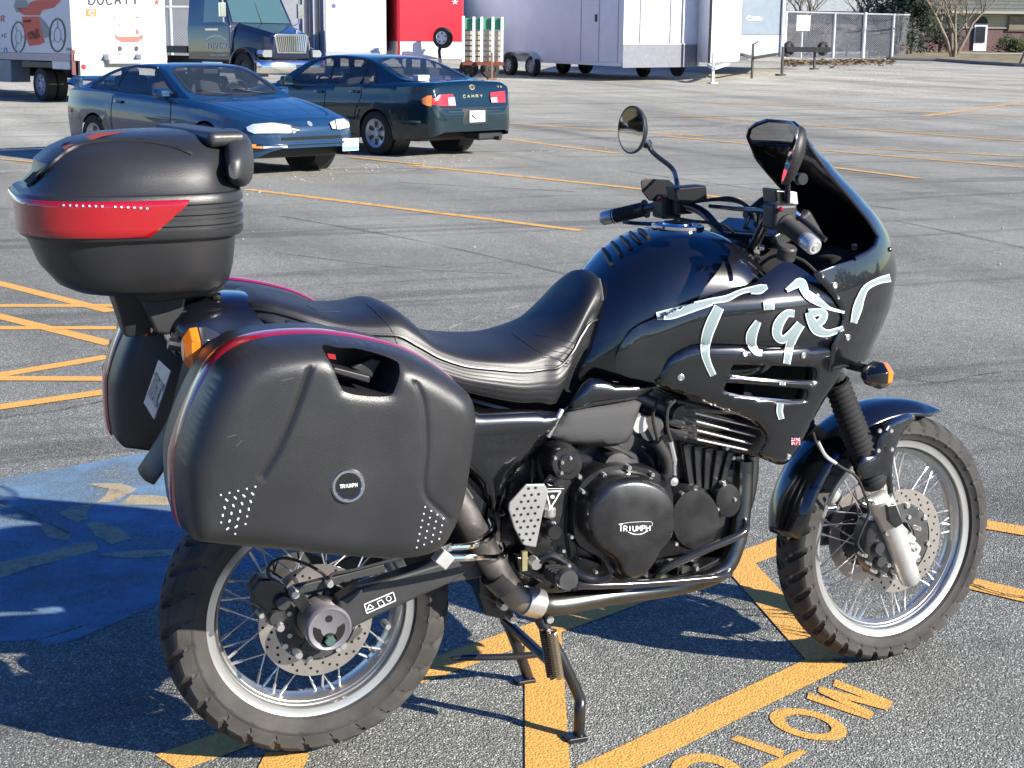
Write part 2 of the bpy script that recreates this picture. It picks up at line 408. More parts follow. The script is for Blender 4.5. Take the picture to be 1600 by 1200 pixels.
# lines round the motorcycle stall: measured corner points
line((262, 1193), (1165, 870), .105, dz=.002)
line((856, 1215), (848, 985), .100, dz=.0032)
line((925, 1212), (1300, 1032), .100, dz=.0022)
line((1150, 878), (1290, 1032), .105, dz=.0036)
line((1150, 878), (1232, 848), .105, dz=.0024)
line((450, 1178), (425, 1230), .1, dz=.0030)
line((1536, 820), (1640, 838), .10)
line((1508, 911), (1660, 947), .10)
# hatched no-parking area on the left
for k, (a, b) in enumerate([((-60, 428), (175, 487)), ((-60, 480), (175, 538)), ((-60, 478), (180, 478)), ((-60, 513), (190, 513)), ((-60, 597), (170, 558)), ((-60, 592), (175, 593)), ((-60, 646), (175, 612)),
                            ]):
    line(a, b, .10, dz=.0020+.0005*k)
# long stall lines further back
for k, (a, b, w) in enumerate([((385, 296), (910, 361), .125), ((640, 258), (1160, 312), .14), ((790, 217), (965, 240), .14), ((790, 193), (1100, 213), .14), ((1300, 262), (1435, 279), .13), ((1040, 213), (1600, 262), .13), ((1330, 231), (1640, 247), .13),
     ((1100, 160), (1640, 184), .14), ((1060, 180), (1640, 224), .14), ((1445, 182), (1640, 154), .16), ((0, 249), (140, 262), .1), ((545, 246), (660, 258), .1)]):
    line(a, b, w, mt=YELF, dz=.004+.0004*k, name='faded_line')
# blue accessible bay and its symbol
flat('blue_bay_paint', [[(-120, 775), (0, 748), (60, 738), (150, 722), (235, 706), (420, 668), (560, 690), (420, 880), (300, 925), (170, 965), (60, 1000), (-120, 1010)]], BLU, .0016)
sym = [[(136, 758), (150, 756), (190, 757), (214, 765), (180, 785), (150, 787), (165, 775), (170, 765)], [(205, 775), (240, 775), (285, 782), (285, 792), (235, 790), (185, 790)],
       [(92, 803), (115, 792), (150, 788), (135, 800), (138, 812), (120, 818)], [(62, 824), (85, 822), (112, 836), (105, 846), (75, 840)], [(135, 820), (150, 816), (185, 826), (205, 842), (175, 852), (150, 838)],
       [(0, 880), (60, 868), (120, 850), (150, 848), (155, 860), (100, 875), (40, 890), (0, 905)], [(150, 868), (200, 862), (270, 860), (290, 868), (200, 874)]]
flat('wheelchair_symbol_paint', sym, TAN, .0034)
flat('blue_patch_paint', [[(60, 1002), (120, 985), (170, 960), (250, 928), (260, 940), (190, 970), (120, 1000), (70, 1012)]], BLU, .0026)
# MOTO lettering: measured strokes
def letter(name, strokes, closed=()):
    mb = MB(); k = 0
    for pts in strokes:
        mb.add([G(a, b, .002+.0003*k) for a, b in pts], [list(range(len(pts)))]); k += 1
    return struct(mb.build(name, YEL, smooth=0))
letter('letter_m', [stroke(p, w, 1) for p, w in (([(1303, 1067.5), (1393, 1102)], 11), ([(1262, 1088), (1360, 1121)], 10), ([(1279, 1078), (1388, 1107)], 9), ([(1281, 1079), (1364, 1119)], 9))])
def ringpoly(name, cx, cy, rx, ry, t, rot):
    mb = MB(); o, i = [], []
    for k in range(28):
        a = 2*math.pi*k/28; c, s = math.cos(rot), math.sin(rot)
        for L_, f in ((o, 1), (i, t)):
            x, y = rx*f*math.cos(a), ry*f*math.sin(a); L_.append(G(cx+c*x-s*y, cy+s*x+c*y, .0022))
    return struct(mb.grid([o, i], cv=True).build(name, YEL, smooth=0))
ringpoly('letter_o', 1263, 1133, 62, 22, .60, .22)
letter('letter_t', [[(1141, 1156), (1152, 1150), (1226, 1174), (1222, 1186)], [(1203, 1192), (1250, 1172), (1262, 1176), (1213, 1206), (1190, 1215), (1180, 1205)]])
ringpoly('letter_o', 1108, 1214, 62, 34, .62, .2)
# cracks and a tarred seam across the lot
CRK = mat('crack_tar', (.03, .03, .032), .9)
PALE = paint('pale_seam', (.50, .47, .41), .5, 5., thin=.35)
DIM = paint('tyre_rubber_mark', (.13, .13, .135), .42, 1.6, soft=(.3, .75), thin=.45)
def crack(pts, w, mt, name='crack', dz=.0035, jit=1.2, n=7):
    P = cr([(a, b, 0) for a, b in pts], n); mb = MB(); rows = []
    for i, p in enumerate(P):
        q = G(p.x+random.uniform(-jit, jit), p.y+random.uniform(-jit, jit)*.6, dz); rows.append(q)
    rr = []
    for i, p in enumerate(rows):
        t = (rows[min(i+1, len(rows)-1)]-rows[max(i-1, 0)]); t.z = 0; t.normalize(); s = Vector((-t.y, t.x, 0))*w*random.uniform(.3, 1)/2
        rr.append([p+s, p-s])
    return struct(mb.grid(rr).build(name, mt, smooth=0))
crack([(1400, 590), (1470, 598), (1540, 585), (1620, 580)], .008, CRK)
crack([(0, 790), (40, 805), (110, 838)], .010, CRK, dz=.010)
crack([(820, 580), (1005, 532)], .006, CRK)
crack([(1390, 420), (1450, 405), (1530, 395), (1620, 385)], .006, CRK)
crack([(1515, 915), (1560, 930), (1620, 940)], .012, CRK, dz=.009)
crack([(0, 655), (80, 645), (165, 628)], .008, CRK, dz=.009)
crack([(545, 258), (640, 266), (720, 252), (860, 238), (960, 222), (1090, 205), (1200, 190), (1320, 196), (1440, 182)], .40, PALE, 'pale_seam', jit=3)
crack([(700, 515), (760, 492), (850, 470), (900, 455)], .035, PALE, 'pale_seam', jit=1.5)
crack([(0, 268), (160, 272), (300, 262)], .5, PALE, 'pale_seam', jit=3)
for pts, w_ in (([(440, 338), (660, 378), (900, 432)], .09), ([(980, 268), (1180, 296), (1420, 330)], .12), ([(1400, 345), (1620, 392)], .10), ([(430, 395), (640, 420), (800, 428)], .06), ([(620, 285), (900, 300)], .10), ([(1420, 640), (1620, 690)], .05)):
    crack(pts, w_, DIM, 'skid_mark', jit=0, dz=.0015)
# pale grit in the old seam and scattered over the lot
mb = MB(); rs = random.Random(3)
for k in range(230):
    u, v = rs.uniform(380, 1500), 0
    v = np.interp(u, [380, 545, 720, 960, 1200, 1500], [300, 262, 252, 222, 192, 180])+rs.gauss(0, 5)
    p = G(u, v, .006); r = rs.uniform(.005, .017); mb.sphere(p, (r, r, r*.6), 5, 3)
for k in range(60):
    p = G(rs.uniform(0, 1600), rs.uniform(130, 420), .006); r = rs.uniform(.004, .016); mb.sphere(p, (r, r, r*.6), 5, 3)
struct(mb.build('grit', mat('grit', (.36, .34, .29), .9), smooth=0), 'stuff')
# ================================================================ far side of the lot
WHP = mat('white_panel', (.60, .62, .68), .5, noise=.07, nscale=1.3, rvar=.1)
GREYP = mat('grey_panel', (.34, .35, .37), .5, noise=.08, nscale=3)
BLUP = mat('blue_grey_panel', (.16, .20, .24), .5, noise=.08, nscale=3)
STEELP = mat('tread_plate', (.17, .175, .20), .5, metal=.2, noise=.1, nscale=8)
REDP = mat('red_panel', (.62, .018, .035), .4, coat=.4, coat_r=.1)
DARKM = mat('dark_metal', (.02, .02, .022), .5)
GALV = mat('galvanised', (.55, .57, .60), .45, metal=.3)
CHR2 = mat('truck_chrome', (.8, .8, .8), .15, metal=1.)
TYRE2 = mat('road_tyre', (.022, .021, .02), .85)
def gw(u, w, dz=0.):      # ground point at image column u and distance w
    d = ray(u, 300); d.z = 0; p = Vector((CAM.x, CAM.y, 0))+d*(w/d.dot(HEAD)); p.z = terr(p)+dz; return p
def local(root, mb):      # world -> local coordinates of a thing's Empty
    M = root.matrix_basis.inverted(); mb.v = [M @ p for p in mb.v]; return mb
def wpart(root, mb, name, mt, parent=None, **k): return local(root, mb).build(name, mt, parent or root, **k)
def at(name, label, cat, p, group=None):
    group = group or {'cargo_trailer': 'cargo trailers along the back of the lot', 'chain_link_fence': 'chain link fences'}.get(name)
    return thing(name, label, cat, tuple(p), 0, group)
def footprint(pts, z0, z1): return MB().prism([Vector((p.x, p.y, p.z+z0)) for p in pts], (0, 0, z1-z0))
def wheel_mesh(r, w, dual=False, spokes=6, rimr=.62, hub=None):
    t = MB().lathe([(r*rimr, -w/2), (r*.93, -w/2), (r, -w*.36), (r, w*.36), (r*.93, w/2), (r*rimr, w/2)], (0, 0, 0), (0, 1, 0), 32)
    f = MB().lathe([(r*rimr, -w*.48), (r*rimr*.93, -w*.50), (r*rimr*.88, -w*.30), (r*.25, -w*.34), (r*.2, -w*.46), (.0001, -w*.46)], (0, 0, 0), (0, 1, 0), 32)
    f.lathe([(r*rimr, w*.48), (r*rimr*.93, w*.50), (r*rimr*.88, w*.30), (r*.25, w*.34), (r*.2, w*.46), (.0001, w*.46)], (0, 0, 0), (0, 1, 0), 32)
    h = MB()
    for k in range(spokes):
        a = 2*math.pi*k/spokes
        for s in (-1, 1): h.lathe([(.0001, s*.004), (r*.09, s*.004), (r*.09, 0)], (r*.42*math.sin(a), s*w*.33, r*.42*math.cos(a)), (0, 1, 0), 8)
    return t, f, h
def put_wheel(root, p, ang, r, w, mt, parent=None, name='wheel', spokes=6):
    t, f, h = wheel_mesh(r, w, spokes=spokes); M = root.matrix_basis.inverted() @ Matrix.Translation(p) @ Matrix.Rotation(ang, 4, 'Z')
    o = f.build(name, mt, parent or root); o.matrix_basis = M
    t.build('tyre', TYRE2, o); h.build('rim_hole', DARKM, o); return o
# ---------------------------------------------------------------- box truck
bp0 = gw(124, 35.5); hd = R(110.4); fx = Vector((math.cos(hd), math.sin(hd), 0)); fy = Vector((-math.sin(hd), math.cos(hd), 0))
tr = at('box_truck', 'white box truck with a red sport motorcycle printed on its side and rear door', 'truck', bp0)
def TP(x, y, z): return bp0+fx*x+fy*(-y)+Vector((0, 0, z))     # x forward from the rear, y to the right of the left side
def tbox(x0, x1, y0, y1, z0, z1): return MB().loops([[TP(x, y, z) for x, y in ((x0, y0), (x1, y0), (x1, y1), (x0, y1))] for z in (z0, z1)])
box_ = wpart(tr, tbox(0, 4.9, 0, 2.42, 1.12, 3.6), 'cargo_box', WHP, bevel=.02)
wpart(tr, tbox(.1, 4.9, -.01, .05, .96, 1.118), 'sill_rail', mat('pink_sill', (.42, .36, .40), .5), box_)
wpart(tr, tbox(-.05, -.004, .02, 2.4, .98, 1.118), 'rear_sill', GREYP, box_); wpart(tr, tbox(-.12, -.02, .12, 2.35, .62, .975), 'rear_bumper', mat('bumper_grey', (.38, .38, .36), .6), tr)
wpart(tr, tbox(-.30, -.125, .75, 1.65, .92, 1.0), 'step', GREYP, tr)
for y in (.78, 1.60): wpart(tr, tbox(-.3, -.05, y-.03, y+.03, .93, 1.12), 'step_bracket', WHP, tr)
wpart(tr, tbox(-.14, -.123, .46, .70, .74, .93), 'number_plate', WHP, tr)
REDLA = mat('red_lamp', (.5, .02, .03), .3, coat=.5)
for y, m_ in ((.20, REDLA), (.34, WHP), (2.0, REDLA), (2.2, WHP)): wpart(tr, MB().lathe([(.0001, .02), (.05, .02), (.06, .0)], TP(-.121, y, .84), -fx, 16), 'tail_lamp', m_, tr)
wpart(tr, tbox(-.02, .03, -.03, .06, .66, 1.22), 'corner_post', mat('dark_red_marker', (.12, .03, .04), .5), tr)
wpart(tr, tbox(3.2, 4.9, .0, .5, .42, .95), 'tool_box', BLUP, tr, bevel=.02); wpart(tr, tbox(.15, 1.0, -.005, .02, .78, .955), 'skirt_panel', WHP, tr)
wpart(tr, tbox(0, 6.8, .75, 1.7, .55, .95), 'chassis', DARKM, tr)
wpart(tr, tbox(5.05, 7.0, .15, 2.25, .7, 2.4), 'cab', WHP, tr, bevel=.1, seg=3)
for x in (1.75, 5.9):
    for y in ((.22, 2.2) if x > 4 else (.16, .44, 2.0, 2.26)): put_wheel(tr, TP(x, y, .40), hd, .40, .24, mat('truck_rim', (.28, .33, .42), .5), name='wheel')
wpart(tr, tbox(1.0, 2.6, .01, .62, .80, .93), 'mudguard', DARKM, tr)
TBX = bvh([box_])
def tdec(name, polys, mt, lift=.006, step=9):
    mb = MB()
    for p in polys: drape(mb, TBX, p, step, photo, lift)
    if mb.f: return local(tr, mb).build(name, mt, box_)
    print('TDEC MISS', name)
INK = mat('print_black', (.03, .03, .04), .5); PRED = mat('print_red', (.60, .05, .03), .5); PGR = mat('print_grey', (.22, .23, .26), .5); PBLU = mat('print_blue', (.05, .16, .42), .5); PORG = mat('print_orange', (.75, .16, .03), .5); PDR = mat('print_dark_red', (.30, .02, .02), .5)
def annul(cx, cy, rx, ry, t, n=20):
    out = []
    for k in range(n):
        a, b = 2*math.pi*k/n, 2*math.pi*(k+1)/n
        out.append([(cx+rx*math.cos(a), cy+ry*math.sin(a)), (cx+rx*math.cos(b), cy+ry*math.sin(b)), (cx+(rx-t)*math.cos(b), cy+(ry-t)*math.sin(b)), (cx+(rx-t)*math.cos(a), cy+(ry-t)*math.sin(a))])
    return out
def words(s, x, y, w, h, lw, gap): return word_px0(s, x, y, w, h, lw, gap)
def word_px0(s, x, y, w, h, lw, gap):
    out = []; cx = x
    for ch in s:
        for st in GLY.get(ch, []):
            for a, b in zip(st[:-1], st[1:]): out.append(stroke([(cx+a[0]*w, y-a[1]*h), (cx+b[0]*w, y-b[1]*h)], lw, 1))
        cx += w+gap
    return out
tdec('door_lettering', words('DUCATI', 139, 7, 9, 17, 3.0, 4.5), INK)
tdec('small_lettering', words('750', 178, 15, 4, 5, 1.0, 2)+words('SS', 200, 15, 5, 5, 1.0, 2)+words('5213', 208, 20, 3, 4, .8, 1.5), PGR)
tdec('logo_square', [rect(142, 20, 16, 12)], PORG); tdec('logo_letter', annul(143, 20, 5, 4, 1.8, 10)[1:-1], WHP, .012)
tdec('shield_logo', [[(243, 0), (248, 0), (247, 6), (241, 8)]], PRED)
# rear view of a motorcycle printed on the door
tdec('printed_seat', [[(180, 52), (184, 57), (217, 57), (222, 52), (224, 60), (215, 66), (190, 66), (180, 60)], [(212, 45), (217, 47), (217, 54), (212, 53)], [(173, 28), (178, 26), (182, 29)], [(209, 28), (214, 25), (219, 28)], [(184, 40), (190, 40), (187, 37)], [(204, 40), (210, 40), (207, 37)]], mat('print_pale_red', (.62, .10, .08), .5))
tdec('printed_tail', annul(187, 76, 7, 8, 1.8)+annul(213, 76, 7, 8, 1.8)+[stroke([(172, 80), (178, 66), (184, 60)], 1.4), stroke([(226, 80), (222, 66), (216, 60)], 1.4), stroke([(184, 88), (196, 90), (202, 86)], 1.6), stroke([(222, 80), (224, 90)], 1.6), stroke([(209, 87), (213, 91)], 1.2), stroke([(167, 47), (173, 44)], .8), stroke([(221, 44), (227, 47)], .8), stroke([(184, 54), (196, 54)], .8), stroke([(202, 54), (212, 54)], .8)], PGR)
tdec('printed_exhaust', [ell(187, 76, 3.6, 4.2, 12), ell(213, 76, 3.6, 4.2, 12)], INK)
tdec('small_print', [stroke([(138, 68), (145, 67), (156, 68)], 1.3), stroke([(241, 34), (250, 35), (259, 33)], 1.0), stroke([(137, 85), (142, 85)], 1.0)], PORG); tdec('door_seam', [stroke([(264, 0), (267, 92)], 1.4, 1)], INK)
# motorcycle printed on the side
tdec('printed_wheel', annul(29, 58, 12, 25, 2.4)+annul(90, 55, 13.5, 27, 2.6), INK); tdec('printed_spokes', annul(29, 58, 5, 11, 1)+annul(90, 55, 6, 12, 1)+[stroke([(29+9*math.cos(a), 58+20*math.sin(a)), (29+4*math.cos(a), 58+9*math.sin(a))], 1.3, 1) for a in [k*2.1 for k in range(3)]]+[stroke([(90+11*math.cos(a), 55+23*math.sin(a)), (90+5*math.cos(a), 55+10*math.sin(a))], 1.3, 1) for a in [k*2.1+.5 for k in range(3)]], PGR)
tdec('printed_fairing', [[(26, 12), (32, 20), (38, 24), (62, 24), (66, 16), (84, 12), (96, 0), (58, 0), (46, 4), (45, 12)], [(34, 26), (62, 26), (64, 44), (70, 66), (62, 70), (46, 72), (41, 60), (37, 42)]], PRED)
tdec('printed_engine', [[(24, 0), (40, 0), (46, 10), (40, 16), (26, 20), (22, 10)], [(62, 26), (70, 34), (80, 48), (80, 56), (70, 60), (64, 44)]], PGR); tdec('printed_shade', [[(34, 32), (50, 30), (47, 36), (38, 38)], [(42, 52), (60, 44), (64, 58), (48, 68)]], PDR)
tdec('side_lettering', words('R', 2, 34, 5, 9, 1.8, 2), PRED); tdec('side_lettering', words('10', 1, 84, 4, 9, 1.8, 2), PBLU); tdec('side_lettering', words('IC', 2, 58, 3.5, 5, 1.2, 1.5), INK); tdec('side_mark', [ell(108, 77, 5, 2.4, 10)], PGR)
# ---------------------------------------------------------------- tow truck
hd = R(-69); bp0 = gw(468, 45.); fx = Vector((math.cos(hd), math.sin(hd), 0)); fy = Vector((-math.sin(hd), math.cos(hd), 0))
tt = at('tow_truck', 'dark blue tow truck with chrome grille, chrome bumper and white lettering on its door', 'truck', bp0)
def TP(x, y, z): return bp0+fx*x+fy*y+Vector((0, 0, z))         # x forward (0 at the bumper), y to its left
NAVY = mat('truck_navy', (.006, .010, .030), .25, coat=1.)
hood = MB().loops([[TP(x, y*w, z0+(z1-z0)*q) for y, q in ((-1, 0), (-1, .55), (-.93, .88), (-.75, 1), (.75, 1), (.93, .88), (1, .55), (1, 0))] for x, w, z0, z1 in ((-.25, .62, .85, 1.42), (-.35, .72, .80, 1.55), (-.9, .92, .8, 1.68), (-1.6, 1.02, .8, 1.80), (-1.75, 1.05, .8, 1.84))])
hd_ = wpart(tt, hood, 'hood', NAVY, smooth=30, bevel=.03)
for s in (-1, 1):
    f_ = MB(); rows = []
    for k in range(15):
        a = R(-15)+R(190)*k/14; rows.append([TP(-1.05+.68*math.cos(a), s*y, .50+.66*math.sin(a)) for y in (.72, 1.14, 1.18)])
    wpart(tt, f_.grid(rows), 'wheel_arch', NAVY, hd_, smooth=60, solid=.04)
    put_wheel(tt, TP(-1.05, s*1.0, .5), hd, .5, .28, DARKM)
    wpart(tt, MB().loops([[TP(-.22-d, s*(.84+y), .98+z) for y, z in ((-.13, -.10), (.15, -.10), (.2, 0), (.13, .10), (-.13, .10))] for d in (.30, -.02)]), 'headlamp', mat('headlamp', (.75, .78, .8), .1, metal=.8), hd_, bevel=.01)
cab = MB().loops([[TP(x, y, z) for x, y in ((xf, -w), (xf, w), (-4.0, w), (-4.0, -w))] for z, xf, w in ((.75, -1.7, 1.12), (1.70, -1.7, 1.14), (1.78, -1.72, 1.12), (2.70, -2.25, 1.02), (2.85, -2.45, .95))])
cb_ = wpart(tt, cab, 'cab', NAVY, bevel=.04)
WGL = mat('truck_glass', (.05, .10, .11), .05, coat=1.)
def quad(a, b, c_, d, lift): n = (Vector(b)-Vector(a)).cross(Vector(d)-Vector(a)).normalized(); return MB().add([Vector(p)+n*lift for p in (a, b, c_, d)]+[Vector(p)+n*(lift-.012) for p in (a, b, c_, d)], [(0, 1, 2, 3), (4, 7, 6, 5), (0, 4, 5, 1), (1, 5, 6, 2), (2, 6, 7, 3), (3, 7, 4, 0)])
wpart(tt, quad(TP(-1.745, -1.0, 1.84), TP(-1.745, 1.0, 1.84), TP(-2.20, .92, 2.62), TP(-2.20, -.92, 2.62), .015), 'windscreen', WGL, cb_)
wpart(tt, quad(TP(-3.1, -1.11, 1.85), TP(-2.0, -1.11, 1.85), TP(-2.35, -1.035, 2.58), TP(-3.1, -1.035, 2.58), .015), 'side_window', WGL, cb_)
wpart(tt, MB().bar(TP(-1.72, 0, 1.84), TP(-2.2, 0, 2.62), .03, .02), 'windscreen_pillar', DARKM, cb_)
wpart(tt, MB().loops([[TP(-.25+d, y, z) for y, z in ((-.50, .98), (.50, .98), (.60, 1.48), (.50, 1.54), (-.50, 1.54), (-.60, 1.48))] for d in (-.06, .03)]), 'grille_frame', CHR2, hd_, bevel=.02)
gi = wpart(tt, MB().loops([[TP(-.25+d, y, z) for y, z in ((-.44, 1.03), (.44, 1.03), (.53, 1.47), (-.53, 1.47))] for d in (0, .033)]), 'grille_recess', DARKM, hd_)
me = None
for k in range(15): y = (k-7)/7; wpart(tt, MB().bar(TP(-.205, y*.42, 1.04), TP(-.205, y*.50, 1.47), .022, .02, (1, 0, 0)), 'grille_bar', CHR2, hd_)
bm = MB(); rows = []
for k in range(17):
    t = (k-8)/8; x = .02-.30*abs(t)**3; rows.append([TP(x-.05, t*1.2, .80), TP(x, t*1.2, .76), TP(x+.02, t*1.2, .60), TP(x, t*1.2, .45), TP(x-.06, t*1.2, .42)])
wpart(tt, bm.grid(rows), 'bumper', CHR2, smooth=60, solid=.03)
wpart(tt, MB().box(TP(.03, 0, .62), (.4, .05, .10)), 'number_plate', DARKM, tt)
for s in (-1, 1):
    mr = wpart(tt, MB().tube([TP(-1.75, s*1.12, 1.75), TP(-1.70, s*1.32, 1.85), TP(-1.70, s*1.34, 2.55), TP(-1.85, s*1.1, 2.62)], .025, 8), 'mirror_bracket', CHR2, cb_)
    wpart(tt, MB().box(TP(-1.70, s*1.36, 2.2), (.10, .20, .42), Matrix.Rotation(hd, 3, 'Z')), 'mirror', CHR2, mr, bevel=.02)
wpart(tt, MB().loops([[TP(x, y, z) for x, y in ((-4.1, -1.1), (-8.2, -1.1), (-8.2, 1.1), (-4.1, 1.1))] for z in (.95, 1.15)]), 'flat_bed', DARKM)
wpart(tt, MB().loops([[TP(x, y, z) for x, y in ((-.5, -.4), (-8.0, -.4), (-8.0, .4), (-.5, .4))] for z in (.55, .85)]), 'chassis', DARKM)
for x in (-6.6,):
    for s in (-1, 1): put_wheel(tt, TP(x, s*.95, .5), hd, .5, .5, DARKM)
wpart(tt, MB().box(TP(-2.6, -1.14, .62), (1.1, .1, .2), Matrix.Rotation(hd, 3, 'Z')), 'step', CHR2, cb_, bevel=.02)
TDR = bvh([cb_])
def ddec(name, polys, mt):
    mb = MB()
    for p in polys: drape(mb, TDR, p, 9, photo, .008)
    if mb.f: return local(tt, mb).build(name, mt, cb_)
    print('DDEC MISS', name)
ddec('door_lettering', words('TOWING', 323, 76, 4.0, 9, 1.6, 1.9)+[stroke([(322, 62), (332, 57), (345, 57), (356, 63)], 3.0)]+[stroke([(330, 80), (352, 80)], 1.2, 1), stroke([(328, 86), (356, 86)], 1.0, 1)], mat('door_print', (.55, .60, .65), .5))
ddec('door_handle', [rect(331, 46, 20, 3)], CHR2)
# ---------------------------------------------------------------- trailers
# white trailer behind the tow truck, with a star
A, B, C_, D = gw(513, 54.6), gw(605, 54.6), gw(610, 63), gw(519, 63)
t1 = at('cargo_trailer', 'white cargo trailer with a small star, parked left of the red one', 'trailer', A)
b1 = wpart(t1, footprint([A, B, C_, D], .85, 3.4), 'trailer_body', WHP, bevel=.02)
wpart(t1, footprint([gw(513, 54.5), gw(605, 54.5), gw(605, 54.58), gw(513, 54.58)], .74, .86), 'bottom_rail', GALV)
wpart(t1, footprint([gw(596, 54.3), gw(602, 54.3), gw(602, 54.49), gw(596, 54.49)], .4, 1.1), 'corner_leg', WHP)
for u in (530, 552): put_wheel(t1, gw(u, 64, .33), R(68), .33, .2, GREYP)
star = [(522+4.6*(1 if k % 2 == 0 else .42)*math.sin(k*math.pi/5), 9-4.6*(1 if k % 2 == 0 else .42)*math.cos(k*math.pi/5)) for k in range(10)]
mb = MB(); drape(mb, bvh([b1]), star, 5, photo, .01); local(t1, mb).build('star_decal', mat('star_blue', (.15, .17, .35), .5), b1) if mb.f else None
# grey stacked panels behind the tow truck
gp_ = at('steel_container', 'grey steel container half hidden behind the tow truck', 'container', gw(470, 66))
cbody = wpart(gp_, footprint([gw(440, 66), gw(512, 66), gw(520, 72), gw(448, 72)], .05, 3.4), 'container_body', GREYP)
for k in range(5): wpart(gp_, footprint([gw(478+k*8, 65.9), gw(480+k*8, 65.9), gw(480+k*8, 65.98), gw(478+k*8, 65.98)], .2, 3.3), 'door_bar', DARKM if k % 2 else GALV, cbody)
# red trailer with the spare wheel
A, B, C_, D, E_ = gw(606, 57), gw(624, 55), gw(723, 55.5), gw(716, 64), gw(618, 64)
t2 = at('cargo_trailer', 'red cargo trailer with a white lower band and a spare wheel on its front', 'trailer', B)
b2 = wpart(t2, footprint([A, B, C_, C_+HEAD*.25, A+HEAD*.25], 1.22, 3.4), 'front_panel', REDP, bevel=.03)
wpart(t2, footprint([A+HEAD*.26, C_+HEAD*.26, D, E_], 1.22, 3.38), 'trailer_body', WHP, b2)
wpart(t2, footprint([A, B, C_, D, E_], .62, 1.215), 'lower_band', WHP, bevel=.02)
wpart(t2, footprint([gw(622.5, 54.92), gw(626.5, 54.92), gw(626.5, 54.98), gw(622.5, 54.98)], .62, 3.4), 'corner_trim', mat('dark_red', (.3, .01, .02), .4), b2)
o = put_wheel(t2, W(692, 59, 54.6), YAW+R(62), .36, .2, WHP, name='spare_wheel', spokes=5)
wpart(t2, MB().bar(W(692, 60, 54.8), W(686, 80, 54.6), .08, .08).bar(W(686, 78, 54.6), W(688, 100, 54.4), .09, .09), 'wheel_bracket', DARKM)
st2 = [(711+5.5*(1 if k % 2 == 0 else .42)*math.sin(k*math.pi/5), 3-4.6*(1 if k % 2 == 0 else .42)*math.cos(k*math.pi/5)) for k in range(10)]
mb = MB(); drape(mb, bvh([b2]), st2, 5, photo, .01); local(t2, mb).build('star_decal', WHP, b2) if mb.f else None
for u in (640, 662): put_wheel(t2, gw(u, 59, .33), R(68), .33, .2, GREYP)
# utility trailer with a slatted gate
ut = at('utility_trailer', 'low utility trailer with an upright slatted gate and green top board', 'trailer', gw(752, 54))
for k, u in enumerate((723, 739, 751, 768, 782)):
    wpart(ut, MB().bar(gw(u, 53.8, .55), gw(u, 53.8, 2.08 if k else 2.1), .09, .06, (0, 1, 0)), 'gate_slat', WHP)
wpart(ut, MB().bar(gw(722, 53.9, 1.85), gw(786, 53.9, 1.85), .05, .38), 'gate_board', mat('green_board', (.05, .26, .13), .6))
for z in (.66, .84, 1.02, 1.2, 1.38, 1.54): wpart(ut, MB().bar(gw(724, 53.95, z), gw(784, 53.95, z), .04, .13), 'side_plank', mat('pale_wood', (.50, .44, .30), .8, noise=.2, nscale=6))
wpart(ut, MB().bar(gw(722, 53.7, .52), gw(786, 53.7, .52), .1, .12), 'trailer_frame', mat('rust_red', (.18, .04, .02), .7))
wpart(ut, MB().bar(gw(767, 53.3, .02), gw(767, 53.3, .9), .06, .06, (0, 1, 0)).box(gw(767, 53.3, .03), (.3, .2, .05)), 'jack_stand', mat('rust_brown', (.16, .08, .05), .7))
put_wheel(ut, gw(732, 54.5, .33), R(0), .33, .2, DARKM)
put_wheel(ut, gw(764, 54.5, .33), R(0), .33, .2, DARKM)
# long trailer: shaded side towards us, lit front
A, B, C_, D = gw(968, 52.5), gw(1083, 54.5), gw(830, 63.5), gw(723, 61)
t3 = at('cargo_trailer', 'long white enclosed trailer with tandem wheels, its side in the shade', 'trailer', A)
b3 = wpart(t3, footprint([A, B, C_, D], .55, 3.6), 'trailer_body', WHP, bevel=.02)
q0, q1 = gw(968, 52.44), gw(1083, 54.44)
wpart(t3, footprint([q0, q1, q1+HEAD*.05, q0+HEAD*.05], .46, 1.22), 'stone_guard', STEELP, b3)
dS = (D-A).normalized(); nS = Vector((dS.y, -dS.x, 0)); nS = -nS if nS.dot(HEAD) > 0 else nS
for s0, s1 in ((.28, .32), (1.35, 1.39), (2.4, 2.44)): wpart(t3, footprint([A+dS*s0+nS*.012, A+dS*s1+nS*.012, A+dS*s1+nS*.002, A+dS*s0+nS*.002], .62, 3.55), 'panel_seam', GREYP, b3)
wpart(t3, footprint([A+dS*1.5+nS*.04, A+dS*1.58+nS*.04, A+dS*1.58+nS*.003, A+dS*1.5+nS*.003], 1.95, 2.2), 'door_latch', DARKM, b3)
wpart(t3, footprint([A+dS*.02+nS*.03, D+nS*.03, D+nS*.003, A+dS*.02+nS*.003], .5, .62), 'bottom_rail', GALV, b3)
ang = math.atan2(dS.y, dS.x)
for k, u in enumerate((802, 837)):
    # point on the side line at this column
    t = None; best = None
    for i in range(200):
        p = A.lerp(D, i/199); v = (p-CAM); uu = 800+F_PX*v.dot(RT)/v.dot(FW)
        if best is None or abs(uu-u) < best[0]: best = (abs(uu-u), p)
    p = best[1]+nS*.12; p.z = terr(p)+.36; put_wheel(t3, p, ang, .36, .24, GREYP)
    if k == 0: pa = p
pm = (pa+p)/2; rows = []
for k in range(25):
    t = k/24; x = (t-.5)*2*1.05; z = .42+.46*max(0, 1-abs(x/1.05)**6)**.5-.06*math.exp(-(x/.25)**2)
    rows.append([Vector((pm.x, pm.y, pm.z-.36+z))+dS*x+nS*yy for yy in (-.12, .16, .17)]+[Vector((pm.x, pm.y, pm.z-.36+z-.05))+dS*x+nS*.17])
wpart(t3, MB().grid(rows), 'wheel_fender', GALV, b3, smooth=60)
